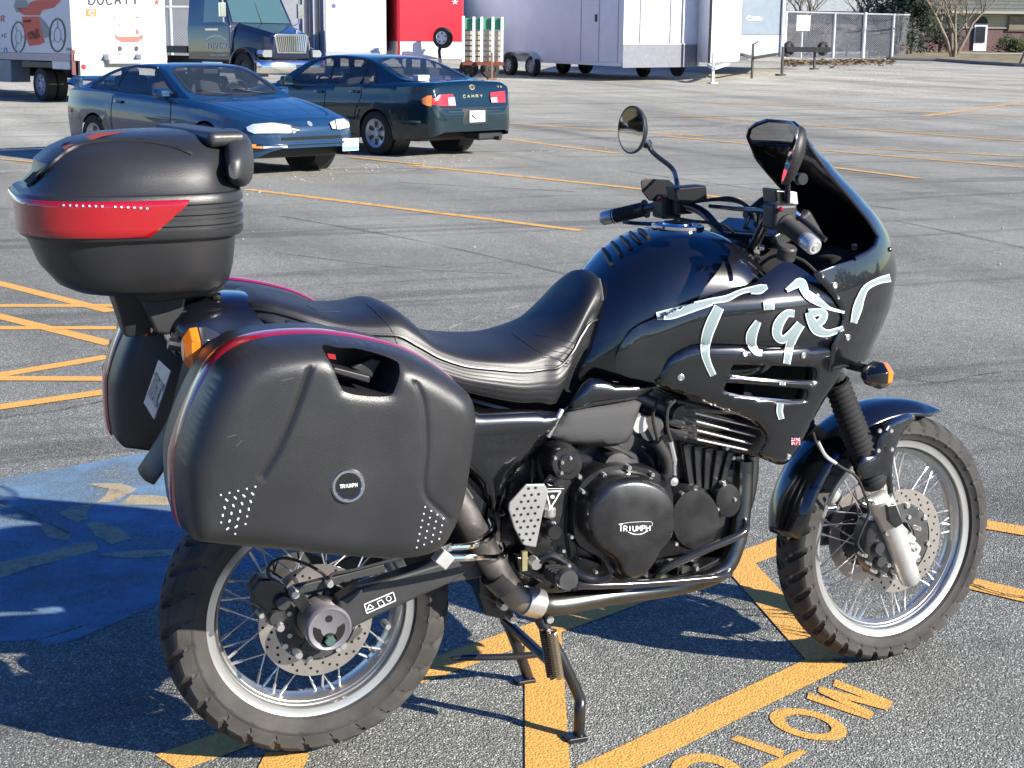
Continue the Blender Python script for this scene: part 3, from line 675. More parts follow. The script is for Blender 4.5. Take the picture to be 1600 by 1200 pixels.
for u in (877, 911): put_wheel(t3, gw(u, 60.5, .36), ang, .36, .24, DARKM)
for u in (994, 1040): wpart(t3, MB().bar(gw(u, 52.44+(u-968)/115*2, 1.25), gw(u, 52.44+(u-968)/115*2, 3.58), .03, .02, (0, 1, 0)), 'rivet_strip', GREYP, b3)
wpart(t3, footprint([q0, q1, q1+HEAD*.04-Vector((0, 0, 0)), q0+HEAD*.04], 1.215, 1.26), 'trim_strip', GALV, b3)
wpart(t3, MB().tube([gw(1083.5, 54.4, .5), gw(1083.5, 54.4, 3.6)], .045, 8), 'corner_post', GALV, b3)
# white V-nosed trailer
A, B, C_, D = gw(1078, 54.6), gw(1100, 53.6), gw(1146, 56.0), gw(1150, 66)
t4 = at('cargo_trailer', 'bright white narrow-nosed trailer between the long trailer and the blue-grey one', 'trailer', B)
b4 = wpart(t4, footprint([A, B, C_, D, gw(1090, 66)], .62, 3.6), 'trailer_body', WHP, bevel=.03)
wpart(t4, MB().tube([gw(1100.5, 53.5, .62), gw(1100.5, 53.5, 3.6)], .05, 8), 'corner_post', DARKM, b4)
wpart(t4, MB().bar(gw(1100, 53.6, .55), gw(1108, 51.5, .5), .1, .1).bar(gw(1130, 55.5, .55), gw(1108, 51.5, .5), .1, .1).bar(gw(1107, 51.6, .02), gw(1107, 51.6, 1.05), .07, .07, (0, 1, 0)).box(gw(1107, 51.6, .03), (.25, .25, .04)), 'tongue_jack', GALV)
put_wheel(t4, gw(1000, 57.5, .33), ang, .33, .22, DARKM); put_wheel(t4, gw(1052, 58.5, .33), ang, .33, .22, DARKM)
# blue-grey trailer
A, B, C_, D = gw(1148, 60), gw(1211, 61.2), gw(1215, 70), gw(1150, 70)
t5 = at('cargo_trailer', 'blue-grey enclosed trailer with small white script lettering, last on the right', 'trailer', A)
b5 = wpart(t5, footprint([A, B, C_, D], 1.52, 3.7), 'trailer_body', BLUP, bevel=.02)
wpart(t5, footprint([A, B, C_, D], .72, 1.515), 'stone_guard', mat('pale_blue_metal', (.36, .40, .46), .5, metal=.2), b5)
wpart(t5, MB().tube([gw(1211, 61.1, .7), gw(1211, 61.1, 3.7)], .07, 8), 'corner_post', WHP, b5)
mb = MB()
for q in [stroke([(1166, 29), (1170, 25), (1176, 28), (1184, 27), (1191, 30)], 2.4, 3), stroke([(1168, 31), (1190, 31)], 1.2, 1)]: drape(mb, bvh([b5]), q, 6, photo, .01)
if mb.f: local(t5, mb).build('script_lettering', WHP, b5)
wpart(t5, MB().bar(gw(1150, 60, .8), gw(1168, 56, .75), .1, .1).bar(gw(1205, 61, .8), gw(1168, 56, .75), .1, .1).bar(gw(1167, 56.2, .02), gw(1167, 56.2, 1.25), .07, .07, (0, 1, 0)).bar(gw(1167, 56.2, 1.22), gw(1175, 56.2, 1.32), .04, .04), 'tongue_jack', DARKM)
# bare trailer frame in front of the fence
t6 = at('trailer_frame', 'bare black trailer frame standing on a jack in front of the chain link fence', 'trailer', gw(1245, 66))
wpart(t6, MB().bar(gw(1205, 62, .75), gw(1222, 61, .75), .1, .12).bar(gw(1213, 60, .02), gw(1213, 60, 1.1), .08, .08, (0, 1, 0)).box(gw(1211, 60, .04), (.3, .3, .06)), 'tongue_jack', DARKM)
wpart(t6, MB().bar(gw(1218, 68, .86), gw(1284, 68, .86), .5, .22).bar(gw(1262, 68, .02), gw(1262, 68, .9), .08, .08, (0, 1, 0)).box(gw(1262, 68, .05), (.3, .3, .06)), 'frame_beam', DARKM)
for u in (1222, 1274): put_wheel(t6, gw(u, 68.4, .9), R(20), .30, .2, DARKM)
# ---------------------------------------------------------------- chain link fence and sign
def wiremat():
    m = bpy.data.materials.new('chain_link'); m.use_nodes = True; t = m.node_tree; b = t.nodes['Principled BSDF']; L = t.links.new; nd = t.nodes.new
    g = nd('ShaderNodeNewGeometry'); outs = []
    b.inputs['Base Color'].default_value = (.36, .38, .42, 1); b.inputs['Roughness'].default_value = .5; b.inputs['Metallic'].default_value = .4
    for rz in (R(45), R(-45)):
        mp = nd('ShaderNodeMapping'); mp.vector_type = 'TEXTURE'; mp.inputs['Rotation'].default_value = (0, rz, 0); L(g.outputs['Position'], mp.inputs[0])
        w = nd('ShaderNodeTexWave'); w.bands_direction = 'X'; w.inputs['Scale'].default_value = 4.2; L(mp.outputs[0], w.inputs[0])
        q = nd('ShaderNodeMath'); q.operation = 'GREATER_THAN'; q.inputs[1].default_value = .93; L(w.outputs['Fac'], q.inputs[0]); outs.append(q)
    a = nd('ShaderNodeMath'); a.operation = 'MAXIMUM'; L(outs[0].outputs[0], a.inputs[0]); L(outs[1].outputs[0], a.inputs[1]); L(a.outputs[0], b.inputs['Alpha'])
    return m
CHL = wiremat()
fe = at('chain_link_fence', 'tall galvanised chain link fence with a white board, right of the trailers', 'fence', gw(1300, 92))
posts = [1215, 1290, 1336, 1380]
for k, u in enumerate(posts): wpart(fe, MB().tube([gw(u, 92, 0), gw(u, 92, 2.62-.06*(k % 2))], .075 if k % 2 else .10, 10), 'post', GALV)
wpart(fe, MB().tube([gw(1215, 92, 2.6), gw(1300, 92, 2.55), gw(1381, 92, 2.5)], .055, 8), 'top_rail', GALV)
for a, b in zip(posts[:-1], posts[1:]): wpart(fe, MB().add([gw(a, 92, .05), gw(b, 92, .05), gw(b, 92, 2.52), gw(a, 92, 2.55)], [(0, 1, 2, 3)]), 'wire_panel', CHL, smooth=0)
wpart(fe, MB().tube([gw(1381, 92, 2.5), gw(1430, 108, 2.6)], .05, 8), 'top_rail', GALV); wpart(fe, MB().add([gw(1381, 92, .05), gw(1430, 108, .05), gw(1430, 108, 2.5), gw(1381, 92, 2.5)], [(0, 1, 2, 3)]), 'wire_panel', CHL, smooth=0)
sg_ = at('notice_board', 'blank white notice board on a post at the fence', 'sign', gw(1241, 88))
wpart(sg_, MB().tube([gw(1241, 88, 0), gw(1241, 88, 2.4)], .05, 8), 'post', GALV); wpart(sg_, MB().bar(gw(1231.5, 87.9, 1.98), gw(1252.5, 87.9, 1.98), .04, .86), 'board', mat('sign_white', (.75, .77, .82), .5), bevel=.02)
f2 = at('chain_link_fence', 'short piece of chain link fence seen between the box truck and the tow truck', 'fence', gw(290, 62))
for u in (277, 330, 385): wpart(f2, MB().tube([gw(u, 62, 0), gw(u, 62, 2.75)], .06, 8), 'post', GALV)
wpart(f2, MB().tube([gw(270, 62, 2.35), gw(400, 62, 2.35)], .06, 8), 'top_rail', GALV); wpart(f2, MB().add([gw(270, 62, .05), gw(400, 62, .05), gw(400, 62, 2.3), gw(270, 62, 2.3)], [(0, 1, 2, 3)]), 'wire_panel', CHL, smooth=0)
# ---------------------------------------------------------------- houses
ROOF = mat('roof_shingles', (.115, .125, .105), .9, noise=.25, nscale=6); BRK = mat('brown_brick', (.125, .075, .072), .85, noise=.3, nscale=20); CRM = mat('cream_siding', (.52, .50, .33), .7, noise=.05)
hs_ = at('brick_house', 'low house with brown brick below cream siding and a white arched door', 'house', gw(1500, 112))
def wallbox(u0, u1, w, d, z0, z1): return footprint([gw(u0, w), gw(u1, w), gw(u1+6, w+d), gw(u0+6, w+d)], z0, z1)
Z0 = gw(1500, 112).z
hw_ = wpart(hs_, wallbox(1395, 1760, 112, 8, -.5, 1.75), 'brick_wall', BRK); wpart(hs_, wallbox(1395, 1760, 112.05, 8, 1.75, 3.0), 'siding_wall', CRM)
for k in range(6): wpart(hs_, MB().bar(gw(1396, 112.02, 1.9+k*.2), gw(1758, 112.02, 1.9+k*.2), .03, .02), 'siding_shadow_line', mat('cream_shadow', (.38, .37, .25), .7))  # thin darker cream strips: shadow lines of the siding, put in as colour
wpart(hs_, MB().bar(gw(1396, 111.95, 1.76), gw(1758, 111.95, 1.76), .12, .07), 'sill_course', mat('pale_sill', (.35, .30, .28), .7), hw_)
rf = MB().add([gw(1385, 111.2, 2.85), gw(1775, 111.2, 2.85), gw(1765, 117, 6.0), gw(1405, 117, 6.0), gw(1385, 123, 2.85), gw(1775, 123, 2.85)], [(0, 1, 2, 3), (3, 2, 5, 4), (0, 3, 4), (1, 5, 2), (0, 4, 5, 1)])
rfo = wpart(hs_, rf, 'roof', ROOF, smooth=0); wpart(hs_, MB().bar(gw(1385, 111.1, 2.83), gw(1775, 111.1, 2.83), .08, .18), 'gutter', mat('gutter', (.3, .3, .26), .6), rfo)
for k in range(1, 12): z = 2.85+3.15*k/12; w = 111.2+5.8*k/12; wpart(hs_, MB().bar(gw(1386+k*1.6, w-.03, z), gw(1774-k, w-.03, z), .05, .03), 'shingle_course', mat('shingle_dark', (.07, .075, .065), .9), rfo)
dr = wpart(hs_, footprint([gw(1504, 111.85), gw(1524, 111.85), gw(1524, 111.95), gw(1504, 111.95)], .15, 2.1), 'door', mat('door_white', (.62, .62, .66), .5))
wpart(hs_, MB().add([W(1504+.5+19*t, 0, 111.8)*0+gw(1504.5+19*t, 111.8, z) for t, z in [(0, 2.05)]+[(.5-.5*math.cos(math.pi*k/10), 2.15+.42*math.sin(math.pi*k/10)) for k in range(11)]+[(1, 2.05)]], [list(range(13))]), 'fanlight', DARKM, dr, smooth=0)
wpart(hs_, footprint([gw(1507, 111.78), gw(1521, 111.78), gw(1521, 111.84), gw(1507, 111.84)], .75, 1.85), 'door_pane', mat('dark_glass', (.03, .035, .045), .08, coat=1.), dr)
def hwin(u0, u1, z0, z1):
    f = wpart(hs_, footprint([gw(u0, 111.85), gw(u1, 111.85), gw(u1, 111.95), gw(u0, 111.95)], z0, z1), 'window', mat('window_frame', (.22, .18, .14), .6))
    wpart(hs_, footprint([gw(u0+1.5, 111.8), gw(u1-1.5, 111.8), gw(u1-1.5, 111.84), gw(u0+1.5, 111.84)], z0+.08, z1-.08), 'pane', mat('curtained_pane', (.20, .17, .13), .15, coat=.8), f)
hwin(1555, 1590, 1.55, 2.65); hwin(1595, 1640, 1.55, 2.65); hwin(1430, 1462, 1.55, 2.6)
h2 = at('low_house', 'pale grey roofed house rising behind the chain link fence', 'house', gw(1300, 125))
wpart(h2, wallbox(1180, 1400, 126, 8, -.5, 2.9), 'wall', mat('dark_wall', (.10, .09, .09), .8)); wpart(h2, MB().add([gw(1170, 125, 2.9), gw(1412, 125, 2.9), gw(1400, 131, 6.4), gw(1185, 131, 6.4), gw(1170, 137, 2.9), gw(1412, 137, 2.9)], [(0, 1, 2, 3), (3, 2, 5, 4), (0, 3, 4), (1, 5, 2)]), 'roof', mat('pale_roof', (.30, .33, .32), .9, noise=.15, nscale=4), smooth=0)
h3 = at('warehouse', 'long grey warehouse wall closing the lot behind the trucks and trailers', 'building', gw(500, 80))
wpart(h3, wallbox(-260, 1160, 84, 12, -.5, 6.5), 'wall', mat('warehouse_grey', (.16, .17, .18), .7, noise=.15, nscale=.6))
for k in range(14): wpart(h3, footprint([gw(-250+k*100, 83.85), gw(-247+k*100, 83.85), gw(-247+k*100, 83.98), gw(-250+k*100, 83.98)], 0, 6.4), 'wall_rib', DARKM)
# kerb, grass verge and leaf litter on the right
gv = MB(); k0 = [gw(1378, 88), gw(1450, 86), gw(1520, 80), gw(1570, 77), gw(1700, 73)]; k1 = [gw(1378, 111), gw(1450, 111.5), gw(1520, 111.5), gw(1570, 111.5), gw(1760, 111.5)]
VERGE = mat('dry_grass', (.20, .165, .085), .95, noise=.5, nscale=1.5)
gv.grid([[p+Vector((0, 0, .11)) for p in k0], [a.lerp(b, .5)+Vector((0, 0, .14)) for a, b in zip(k0, k1)], [p+Vector((0, 0, .16)) for p in k1]]); struct(gv.build('verge', VERGE, smooth=0))
kb = MB().tube([p+Vector((0, 0, .06)) for p in k0], .10, 4); struct(kb.build('kerb', mat('kerb_concrete', (.22, .21, .21), .85), smooth=0))
struct(MB().grid([[gw(1470, 101, .17), gw(1600, 100, .17), gw(1750, 99, .17)], [gw(1470, 104, .175), gw(1600, 103, .175), gw(1750, 102, .175)]]).build('pavement', mat('concrete', (.42, .40, .36), .85), smooth=0))
lm = MB(); rs = random.Random(5)
for k in range(1400):
    u = rs.uniform(1214, 1385); w = rs.gauss(78+(u-1214)*.03, 3.2); p = gw(u, w, rs.uniform(.01, .10)); a = rs.uniform(0, 3.14); s = rs.uniform(.05, .16)
    q = Vector((math.cos(a), math.sin(a), rs.uniform(-.3, .3)))*s; r_ = Vector((-math.sin(a), math.cos(a), rs.uniform(0, .6)))*s*.5; lm.add([p-q, p+r_, p+q, p-r_], [(0, 1, 2, 3)])
struct(lm.build('leaf_litter', mat('dead_leaves', (.20, .14, .08), .9), smooth=0), 'stuff')
# ---------------------------------------------------------------- trees and shrubs
BARK = mat('pale_bark', (.20, .165, .125), .9, noise=.3, nscale=5); TWIG = mat('twig_brown', (.11, .085, .07), .9); EVG = mat('evergreen', (.018, .030, .014), .85, noise=.4, nscale=2); DRY = mat('dry_brush', (.10, .075, .055), .9)
def branches(mb, tw, p, d, L, r, lev, rs, spread=.6, up=.25, nseg=4):
    pts = [p]; rr = [r]; q = p.copy(); dd = d.normalized()
    for k in range(nseg):
        dd = (dd+Vector((rs.gauss(0, .13), rs.gauss(0, .13), rs.gauss(0, .08)+up*.12))).normalized(); q = q+dd*L/nseg; pts.append(q.copy()); rr.append(r*(1-.45*(k+1)/nseg))
    (tw if lev <= 1 else mb).tube(pts, rr, 6 if lev > 1 else 3, caps=False)
    if lev == 0: return
    for k in range(4 if lev > 1 else 5):
        i = rs.randint(max(1, nseg//2), nseg); a = rs.uniform(0, 6.28); h = Vector((math.cos(a), math.sin(a), 0)); nd_ = (dd*(1-spread)+h*spread+Vector((0, 0, up))).normalized()
        branches(mb, tw, pts[i], nd_, L*rs.uniform(.5, .75), rr[i]*.6, lev-1, rs, spread, up, nseg)
def bare_tree(name, label, base, H, stems, r, seed, group=None, lev=4, spread=.5):
    t = at(name, label, 'tree', base, group or 'leafless trees around the lot'); rs = random.Random(seed); mb, tw = MB(), MB(); o = base
    for k in range(stems):
        a = rs.uniform(0, 6.28) if stems > 1 else 0; lean = .30 if stems > 1 else .03
        branches(mb, tw, Vector((0, 0, -.1)), Vector((math.cos(a)*lean, math.sin(a)*lean, 1)), H*.42, r, lev, rs, spread)
    mb.build('trunk', BARK, t, smooth=60); tw.build('crown', TWIG, t, smooth=0); return t
bare_tree('bare_tree', 'bare pale-barked tree with several stems on the verge before the brick house', gw(1476, 92), 7.5, 5, .13, 11, lev=5)
bare_tree('bare_tree', 'slim leafless street tree close to the kerb at the right edge', gw(1577, 79), 7.0, 1, .11, 23, lev=5)
bare_tree('bare_tree', 'leafless tree rising behind the fence, left of the evergreen', gw(1330, 118), 8, 2, .2, 31)
bare_tree('bare_tree', 'leafless tree rising directly behind the notice board', gw(1250, 116), 8, 3, .16, 37)
def leafy(name, label, cat, base, rx, rz, n, size, mt, seed, zc=None, trunk=True, group=None, cone=False):
    t = at(name, label, cat, base, group); rs = random.Random(seed); mb = MB(); zc = zc if zc is not None else rz
    cl = [(Vector((rs.gauss(0, rx*.42), rs.gauss(0, rx*.42), zc+rs.gauss(0, rz*.42))), rs.uniform(.25, .5)*rx) for k in range(14)]
    for k in range(n):
        c, s = rs.choice(cl); p = c+Vector((rs.gauss(0, s*.55), rs.gauss(0, s*.55), rs.gauss(0, s*.5)))
        if p.z < .05: p.z = rs.uniform(.05, .3)
        if cone: f = max(.1, 1-p.z/(zc+rz)); p.x *= f*1.4; p.y *= f*1.4
        a = Vector((rs.gauss(0, 1), rs.gauss(0, 1), rs.gauss(0, 1))).normalized()*size*rs.uniform(.5, 1.3); b_ = a.orthogonal().normalized()*size*rs.uniform(.3, .7)
        mb.add([p-a, p+b_, p+a, p-b_], [(0, 1, 2, 3)])
    mb.build('crown' if trunk else 'foliage', mt, t, smooth=0)
    tk = MB().tube([Vector((0, 0, -.1)), Vector((.05, 0, zc*.5)), Vector((0, .05, zc))], [rx*.07, rx*.055, rx*.03], 7); tk.build('trunk' if trunk else 'stem', TWIG, t); return t
leafy('evergreen_tree', 'dark ragged evergreen tree at the corner of the fence', 'tree', gw(1410, 100), 1.9, 2.6, 5200, .13, EVG, 3, 2.6)
leafy('evergreen_tree', 'dark evergreen tree behind the fence, half hidden by the corner one', 'tree', gw(1362, 112), 2.0, 2.6, 4200, .15, EVG, 4, 3.4)
leafy('shrub', 'dark round shrub left of the white door', 'shrub', gw(1452, 105), 1.6, 1.0, 2600, .11, EVG, 5, 1.1, False)
leafy('shrub', 'low dark shrub under the house window', 'shrub', gw(1568, 108), 1.3, .55, 2200, .10, mat('shrub_green', (.05, .065, .02), .85, noise=.3), 6, .6, False)
for k, (u, w, s) in enumerate(((1228, 96, .9), (1268, 98, 1.1), (1310, 97, 1.0), (1345, 96, .9), (1372, 95, .7))):
    leafy('brush_clump', ['thin dry brush behind the left end of the fence', 'tall dry brush between the notice board and the next post', 'dry brush behind the middle of the fence', 'dry brush beside the third fence post', 'small dry brush at the fence corner'][k], 'brush', gw(u, w), 1.0*s, 1.0*s, 900, .10, DRY, 20+k, 1.0*s, False, 'dry brush along the fence')
wm_ = MB(); rs = random.Random(77)  # out-of-view tree ring, added so glossy surfaces reflect a dark horizon
for k in range(9000):
    a = rs.uniform(R(135), R(360)); rad = rs.gauss(75, 5)+rs.uniform(0, 10); h = abs(math.sin(a*9)+math.sin(a*23+1)*.6+2.2)*2.6
    p = Vector((math.cos(a)*rad, math.sin(a)*rad, rs.random()**1.2*h)); s = rs.uniform(.5, 1.3)
    q = Vector((rs.gauss(0, 1), rs.gauss(0, 1), rs.gauss(0, 1))).normalized()*s; o2 = q.orthogonal().normalized()*s*.6; wm_.add([p-q, p+o2, p+q, p-o2], [(0, 1, 2, 3)])
struct(wm_.build('unseen_woods', mat('wood_mass', (.05, .045, .028), .9, noise=.5, nscale=.12), smooth=0), 'stuff')
# hedge and trees behind the photographer's left that the mirrors look at
bt = [((-21, 17), 8, 3), ((-25, 12), 9, 4), ((-18, 22), 8, 3), ((-27, 21), 10, 2)]
for k, ((x, y), H, s) in enumerate(bt): bare_tree('bare_tree', ['leafless tree standing left of the lot', 'tall leafless tree standing left of the lot', 'leafless tree furthest along the left of the lot', 'tallest leafless tree left of the lot'][k], Vector((x, y, terr((x, y)))), H, s, .2, 50+k)
# ================================================================ parked cars
def car_body(P):
    """returns body MB and glass outlines; local x forward from the rear axle, y left."""
    x0, x1 = P['x0'], P['x1']; N = int((x1-x0)/.030); xs = [x0+(x1-x0)*(.5-.5*math.cos(math.pi*k/N))*.35+(x1-x0)*k/N*.65 for k in range(N+1)]
    rows = []
    for x in xs:
        w, = sinterp(x, P['W']); zs, = sinterp(x, P['shoulder']); zd, = sinterp(x, P['deck']); zt, = sinterp(x, P['top']); zb, = sinterp(x, P['sill']); yg, = sinterp(x, P['yg'])
        for xw in (0, P['wb']):
            dx = abs(x-xw); ra = P['arch']
            if dx < ra: zb = max(zb, P['wr']+math.sqrt(ra*ra-dx*dx)-.01)
        zb = min(zb, zs-.06); h = []
        for j in range(13):
            q = j/12; z = zb+(zs-zb)*q; zz = (z-.2)/(zs-.2) if zs > .25 else q
            f = .955+.045*math.sin(min(1, max(0, zz)*1.15)*math.pi*.75)**1.0; f = f-.025*max(0, zz-.72)/.28
            if abs(zz-P.get('rub', .5)) < .03: f += .006
            h.append((w*f, z))
        ye, ze = h[-1]
        gh = max(0, zt-zd)
        for j in range(1, 6):
            t = j/6; h.append((ye+(yg*1.0-ye)*t if yg < ye else ye-.02*t, ze+(zd-ze)*math.sin(t*math.pi/2)))
        yb = min(yg, ye-.01); h.append((yb, zd))
        if gh < .015: 
            for j in range(1, 17): t = j/16; h.append((yb*(1-t), zd+gh*t+.012*math.sin(t*math.pi/2)))
        else:
            rt = P['tumble']; yr = yb-gh*rt
            for j in range(1, 9): t = j/8; h.append((yb-(yb-yr)*t**1.15, zd+gh*.90*t))
            for j in range(1, 9): t = j/8; a = t*math.pi/2; h.append((yr*math.cos(a)**.9 if t < 1 else 0, zd+gh*(.90+.10*math.sin(a)**.8)))
        rows.append([Vector((x, y, z)) for y, z in h])
    return rows
def poly_in(x, z, P): return inp(x, z, P)
def inp(x, z, P):
    c = False
    for i in range(len(P)):
        a, b = P[i-1], P[i]
        if (a[1] > z) != (b[1] > z) and x < (b[0]-a[0])*(z-a[1])/(b[1]-a[1])+a[0]: c = not c
    return c
def crn2(P, n=4): return [(p.x, p.y) for p in cr([(a, b, 0) for a, b in P], n, True)]
def make_car(name, label, loc, rz, P, paint_m, glass):
    t = thing(name, label, 'car', loc, rz, 'cars parked in the lot')
    rows = car_body(P); n, m = len(rows), len(rows[0]); mb = MB(); full = MB(); V = []; 
    for s in (-1, 1):
        o = len(mb.v); mb.v += [Vector((p.x, p.y*s, p.z)) for r in rows for p in r]
        for i in range(n-1):
            for j in range(m-1):
                f = [o+i*m+j, o+(i+1)*m+j, o+(i+1)*m+j+1, o+i*m+j+1]; c = (rows[i][j]+rows[i+1][j+1])/2; full.f.append(f)
                hole = (j >= 18 and any(inp(c.x, c.z, w) for w in P['side_glass'])) or (j >= 19 and any(inp(c.x, c.y*s, w) for w in P['top_glass']))
                if not hole: mb.f.append(f)
        for k in (0, n-1): fc = [o+k*m+j for j in range(m)]; 
    full.v = list(mb.v)
    # end caps
    for k in (0, n-1):
        for j in range(m-1): q = [k*m+j, k*m+j+1, n*m+k*m+j+1, n*m+k*m+j]; mb.f.append(q); full.f.append(q)
    body = mb.build('body', paint_m, t, smooth=42)
    fo = full.build('tmp', paint_m); T = bvh([fo]); me = fo.data; bpy.data.objects.remove(fo); bpy.data.meshes.remove(me)
    L = lambda s: (lambda a, b: (Vector((a, s*3, b)), Vector((0, -s, 0))))
    FR = lambda a, b: (Vector((8, a, b)), Vector((-1, 0, 0))); RE = lambda a, b: (Vector((-8, a, b)), Vector((1, 0, 0))); DN = lambda a, b: (Vector((a, b, 4)), Vector((0, 0, -1)))
    def dec(name, polys, mt, org, lift=.004, step=.05, solid=0., par=None):
        q = MB()
        for p in polys: drape(q, T, p, step, org, lift)
        if q.f: return q.build(name, mt, par or body, smooth=60, solid=solid)
        print('CAR MISS', name)
    RS = mat('window_rubber', (.008, .008, .008), .6); SEAL = mat('window_trim', (.03, .03, .03), .3, metal=.2)
    def ringp(P_, w_):
        c = (sum(p[0] for p in P_)/len(P_), sum(p[1] for p in P_)/len(P_)); out = []
        for i in range(len(P_)): a, b = P_[i-1], P_[i]; out.append(stroke([a, b], w_, 1))
        return out
    for s in (-1, 1):
        for w in P['side_glass']:
            g_ = dec('side_window', [w], glass, L(s), .000); dec('window_seal', ringp(w, .032), SEAL, L(s), .004, par=g_)
    for nm, w in zip(('rear_window', 'windscreen'), P['top_glass']): g_ = dec(nm, [w], glass, DN, .000); dec('window_seal', ringp(w, .035), SEAL, DN, .004, par=g_)
    for s in (-1, 1):
        for ln in P['lines']: dec('door_seam', [stroke(ln, .012, 6)], RS, L(s), .0025)
        for hx, hz in P['handles']: dec('door_handle', [rect(hx, hz, .16, .035)], paint_m, L(s), .022, solid=.015)
    # interior
    inn = MB().box((P['wb']*.45, 0, .50), (2.3, 1.3, .3)); IN = mat('car_interior', P['inter'], .9)
    it = inn.build('interior', IN, t, bevel=.03)
    for x in P['seats']:
        for y in (-.36, .36):
            MB().box((x, y, .86), (.14, .46, .52), Matrix.Rotation(R(-12), 3, 'Y')).build('seat', IN, it, bevel=.05, seg=3); MB().box((x-.05, y, 1.13), (.10, .24, .16)).build('headrest', IN, it, bevel=.04, seg=3)
    MB().box((P['dash'], 0, .84), (.45, 1.36, .16)).build('dashboard', IN, it, bevel=.05)
    MB().lathe([(.17, -.012), (.185, 0), (.17, .012), (.155, 0), (.17, -.012)], (P['dash']-.32, .36, .92), (-1, 0, .45), 24).build('steering_wheel', DARKM, it)
    # underbody and wheels
    MB().box((P['wb']/2, 0, .33), (P['wb']+1.3, 1.25, .24)).build('underbody', DARKM, t, bevel=.05)
    for x in (0, P['wb']):
        for s in (-1, 1):
            MB().lathe([(.0001, -.0), (P['arch']+.02, 0), (P['arch']+.02, .3)], (x, s*(P['tr']-.28), P['wr']+.02), (0, s, 0), 24).build('wheel_well', DARKM, t)
            wz = MB().lathe([(.0001, -.075), (.05, -.078), (.055, -.06), (.11, -.052), (.175, -.07), (.198, -.088), (.203, -.088), (.205, -.06), (.205, .08)], (0, 0, 0), (0, 1, 0), 36)
            w_ = wz.build('wheel', mat('alloy', (.50, .52, .55), .35, metal=.6), t); w_.location = (x, s*P['tr'], P['wr']); w_.rotation_euler = (0, 0, 0 if s < 0 else math.pi)
            if x and P.get('steer'): w_.rotation_euler.z += P['steer']
            r = P['wr']
            MB().lathe([(.203, -.09), (.25, -.098), (r-.03, -.098), (r-.004, -.08), (r, -.05), (r, .05), (r-.004, .08), (r-.03, .098), (.205, .09)], (0, 0, 0), (0, 1, 0), 40).build('tyre', TYRE2, w_)
            hh = MB()
            for k in range(P['spk']):
                a = 2*math.pi*k/P['spk']; 
                pts = [(.075, -.20), (.165, -.17), (.165, .17), (.075, .20)]
                hh.add([Vector((rr*math.sin(a+da*P['spw']), -.0725-(.0 if rr < .1 else -.002), rr*math.cos(a+da*P['spw']))) for rr, da in pts], [(0, 1, 2, 3)])
            hh.build('wheel_slot', DARKM, w_, smooth=0)
    return t, body, dec, L, FR, RE, DN
GLASS = mat('car_glass', (.045, .06, .065), .02, coat=1., alpha=.42, spec=.8)
PRE_P = mat('blue_car_paint', (.010, .045, .105), .3, metal=.2, coat=.75, coat_r=.02, noise=.12, nscale=1.5)
CAM_P = mat('teal_car_paint', (.004, .020, .030), .25, metal=.3, coat=1., coat_r=.02, noise=.12, nscale=1.5)
pre = dict(x0=-.96, x1=3.48, wb=2.55, wr=.305, arch=.345, tr=.80, tumble=.42, spk=5, spw=1.6, inter=(.045, .05, .055), seats=(.95, .15), dash=1.75, rub=.50,
  W=[(-.96, .58), (-.90, .72), (-.75, .82), (-.4, .872), (0, .882), (1.2, .885), (2.5, .882), (2.9, .865), (3.15, .82), (3.32, .73), (3.43, .58), (3.48, .44)],
  sill=[(-.96, .46), (-.90, .38), (-.75, .30), (-.5, .24), (0, .21), (2.55, .20), (3.0, .20), (3.3, .22), (3.48, .34)],
  shoulder=[(-.96, .70), (-.9, .86), (-.8, .91), (0, .91), (.6, .885), (1.8, .835), (2.2, .80), (2.8, .72), (3.15, .665), (3.35, .625), (3.48, .54)],
  deck=[(-.96, .72), (-.92, .88), (-.85, .94), (-.5, .955), (0, .94), (1.0, .91), (1.8, .88), (2.1, .875), (2.5, .83), (2.9, .765), (3.2, .705), (3.4, .655), (3.48, .56)],
  top=[(-.96, .72), (-.92, .885), (-.85, .945), (-.55, .965), (-.38, 1.0), (-.1, 1.10), (.2, 1.205), (.5, 1.265), (.85, 1.29), (1.15, 1.278), (1.35, 1.235), (1.65, 1.10), (1.95, .95), (2.1, .885), (2.2, .865), (2.5, .83), (2.9, .765), (3.2, .705), (3.4, .655), (3.48, .56)],
  yg=[(-.96, .50), (-.6, .72), (0, .78), (1.5, .79), (2.1, .76), (2.8, .66), (3.3, .5), (3.48, .35)],
  side_glass=[crn2([(.50, .945), (1.72, .915), (1.62, 1.0), (1.30, 1.17), (1.15, 1.225), (.85, 1.235), (.60, 1.225), (.50, 1.10)], 3), crn2([(-.22, .975), (.40, .955), (.44, 1.10), (.46, 1.20), (.30, 1.17), (.05, 1.09)], 3)],
  top_glass=[crn2([(-.40, -.52), (.25, -.48), (.25, .48), (-.40, .52)], 2), crn2([(2.03, 0), (2.0, -.45), (1.93, -.64), (1.72, -.62), (1.35, -.50), (1.31, 0), (1.35, .50), (1.72, .62), (1.93, .64), (2.0, .45)], 2)],
  lines=[[(.47, .93), (.45, .6), (.48, .30), (.6, .24)], [(1.80, .86), (1.83, .6), (1.80, .30)], [(.6, .235), (1.8, .235)]], handles=[(.62, .80)], steer=.0)
PHD = -1.175
pr, pb, dec, L_, FR, RE, DN = make_car('parked_car', 'blue two-door coupe with a rear spoiler, parked with its front towards the right', (2.634, 18.016, 0), PHD, pre, PRE_P, GLASS)
PI_ = pr.matrix_basis.inverted()
def PHL(root):
    Mi = root.matrix_basis.inverted(); O = Mi @ CAM; M3 = Mi.to_3x3(); return lambda a, b: (O, (M3 @ ray(a, b)).normalized())
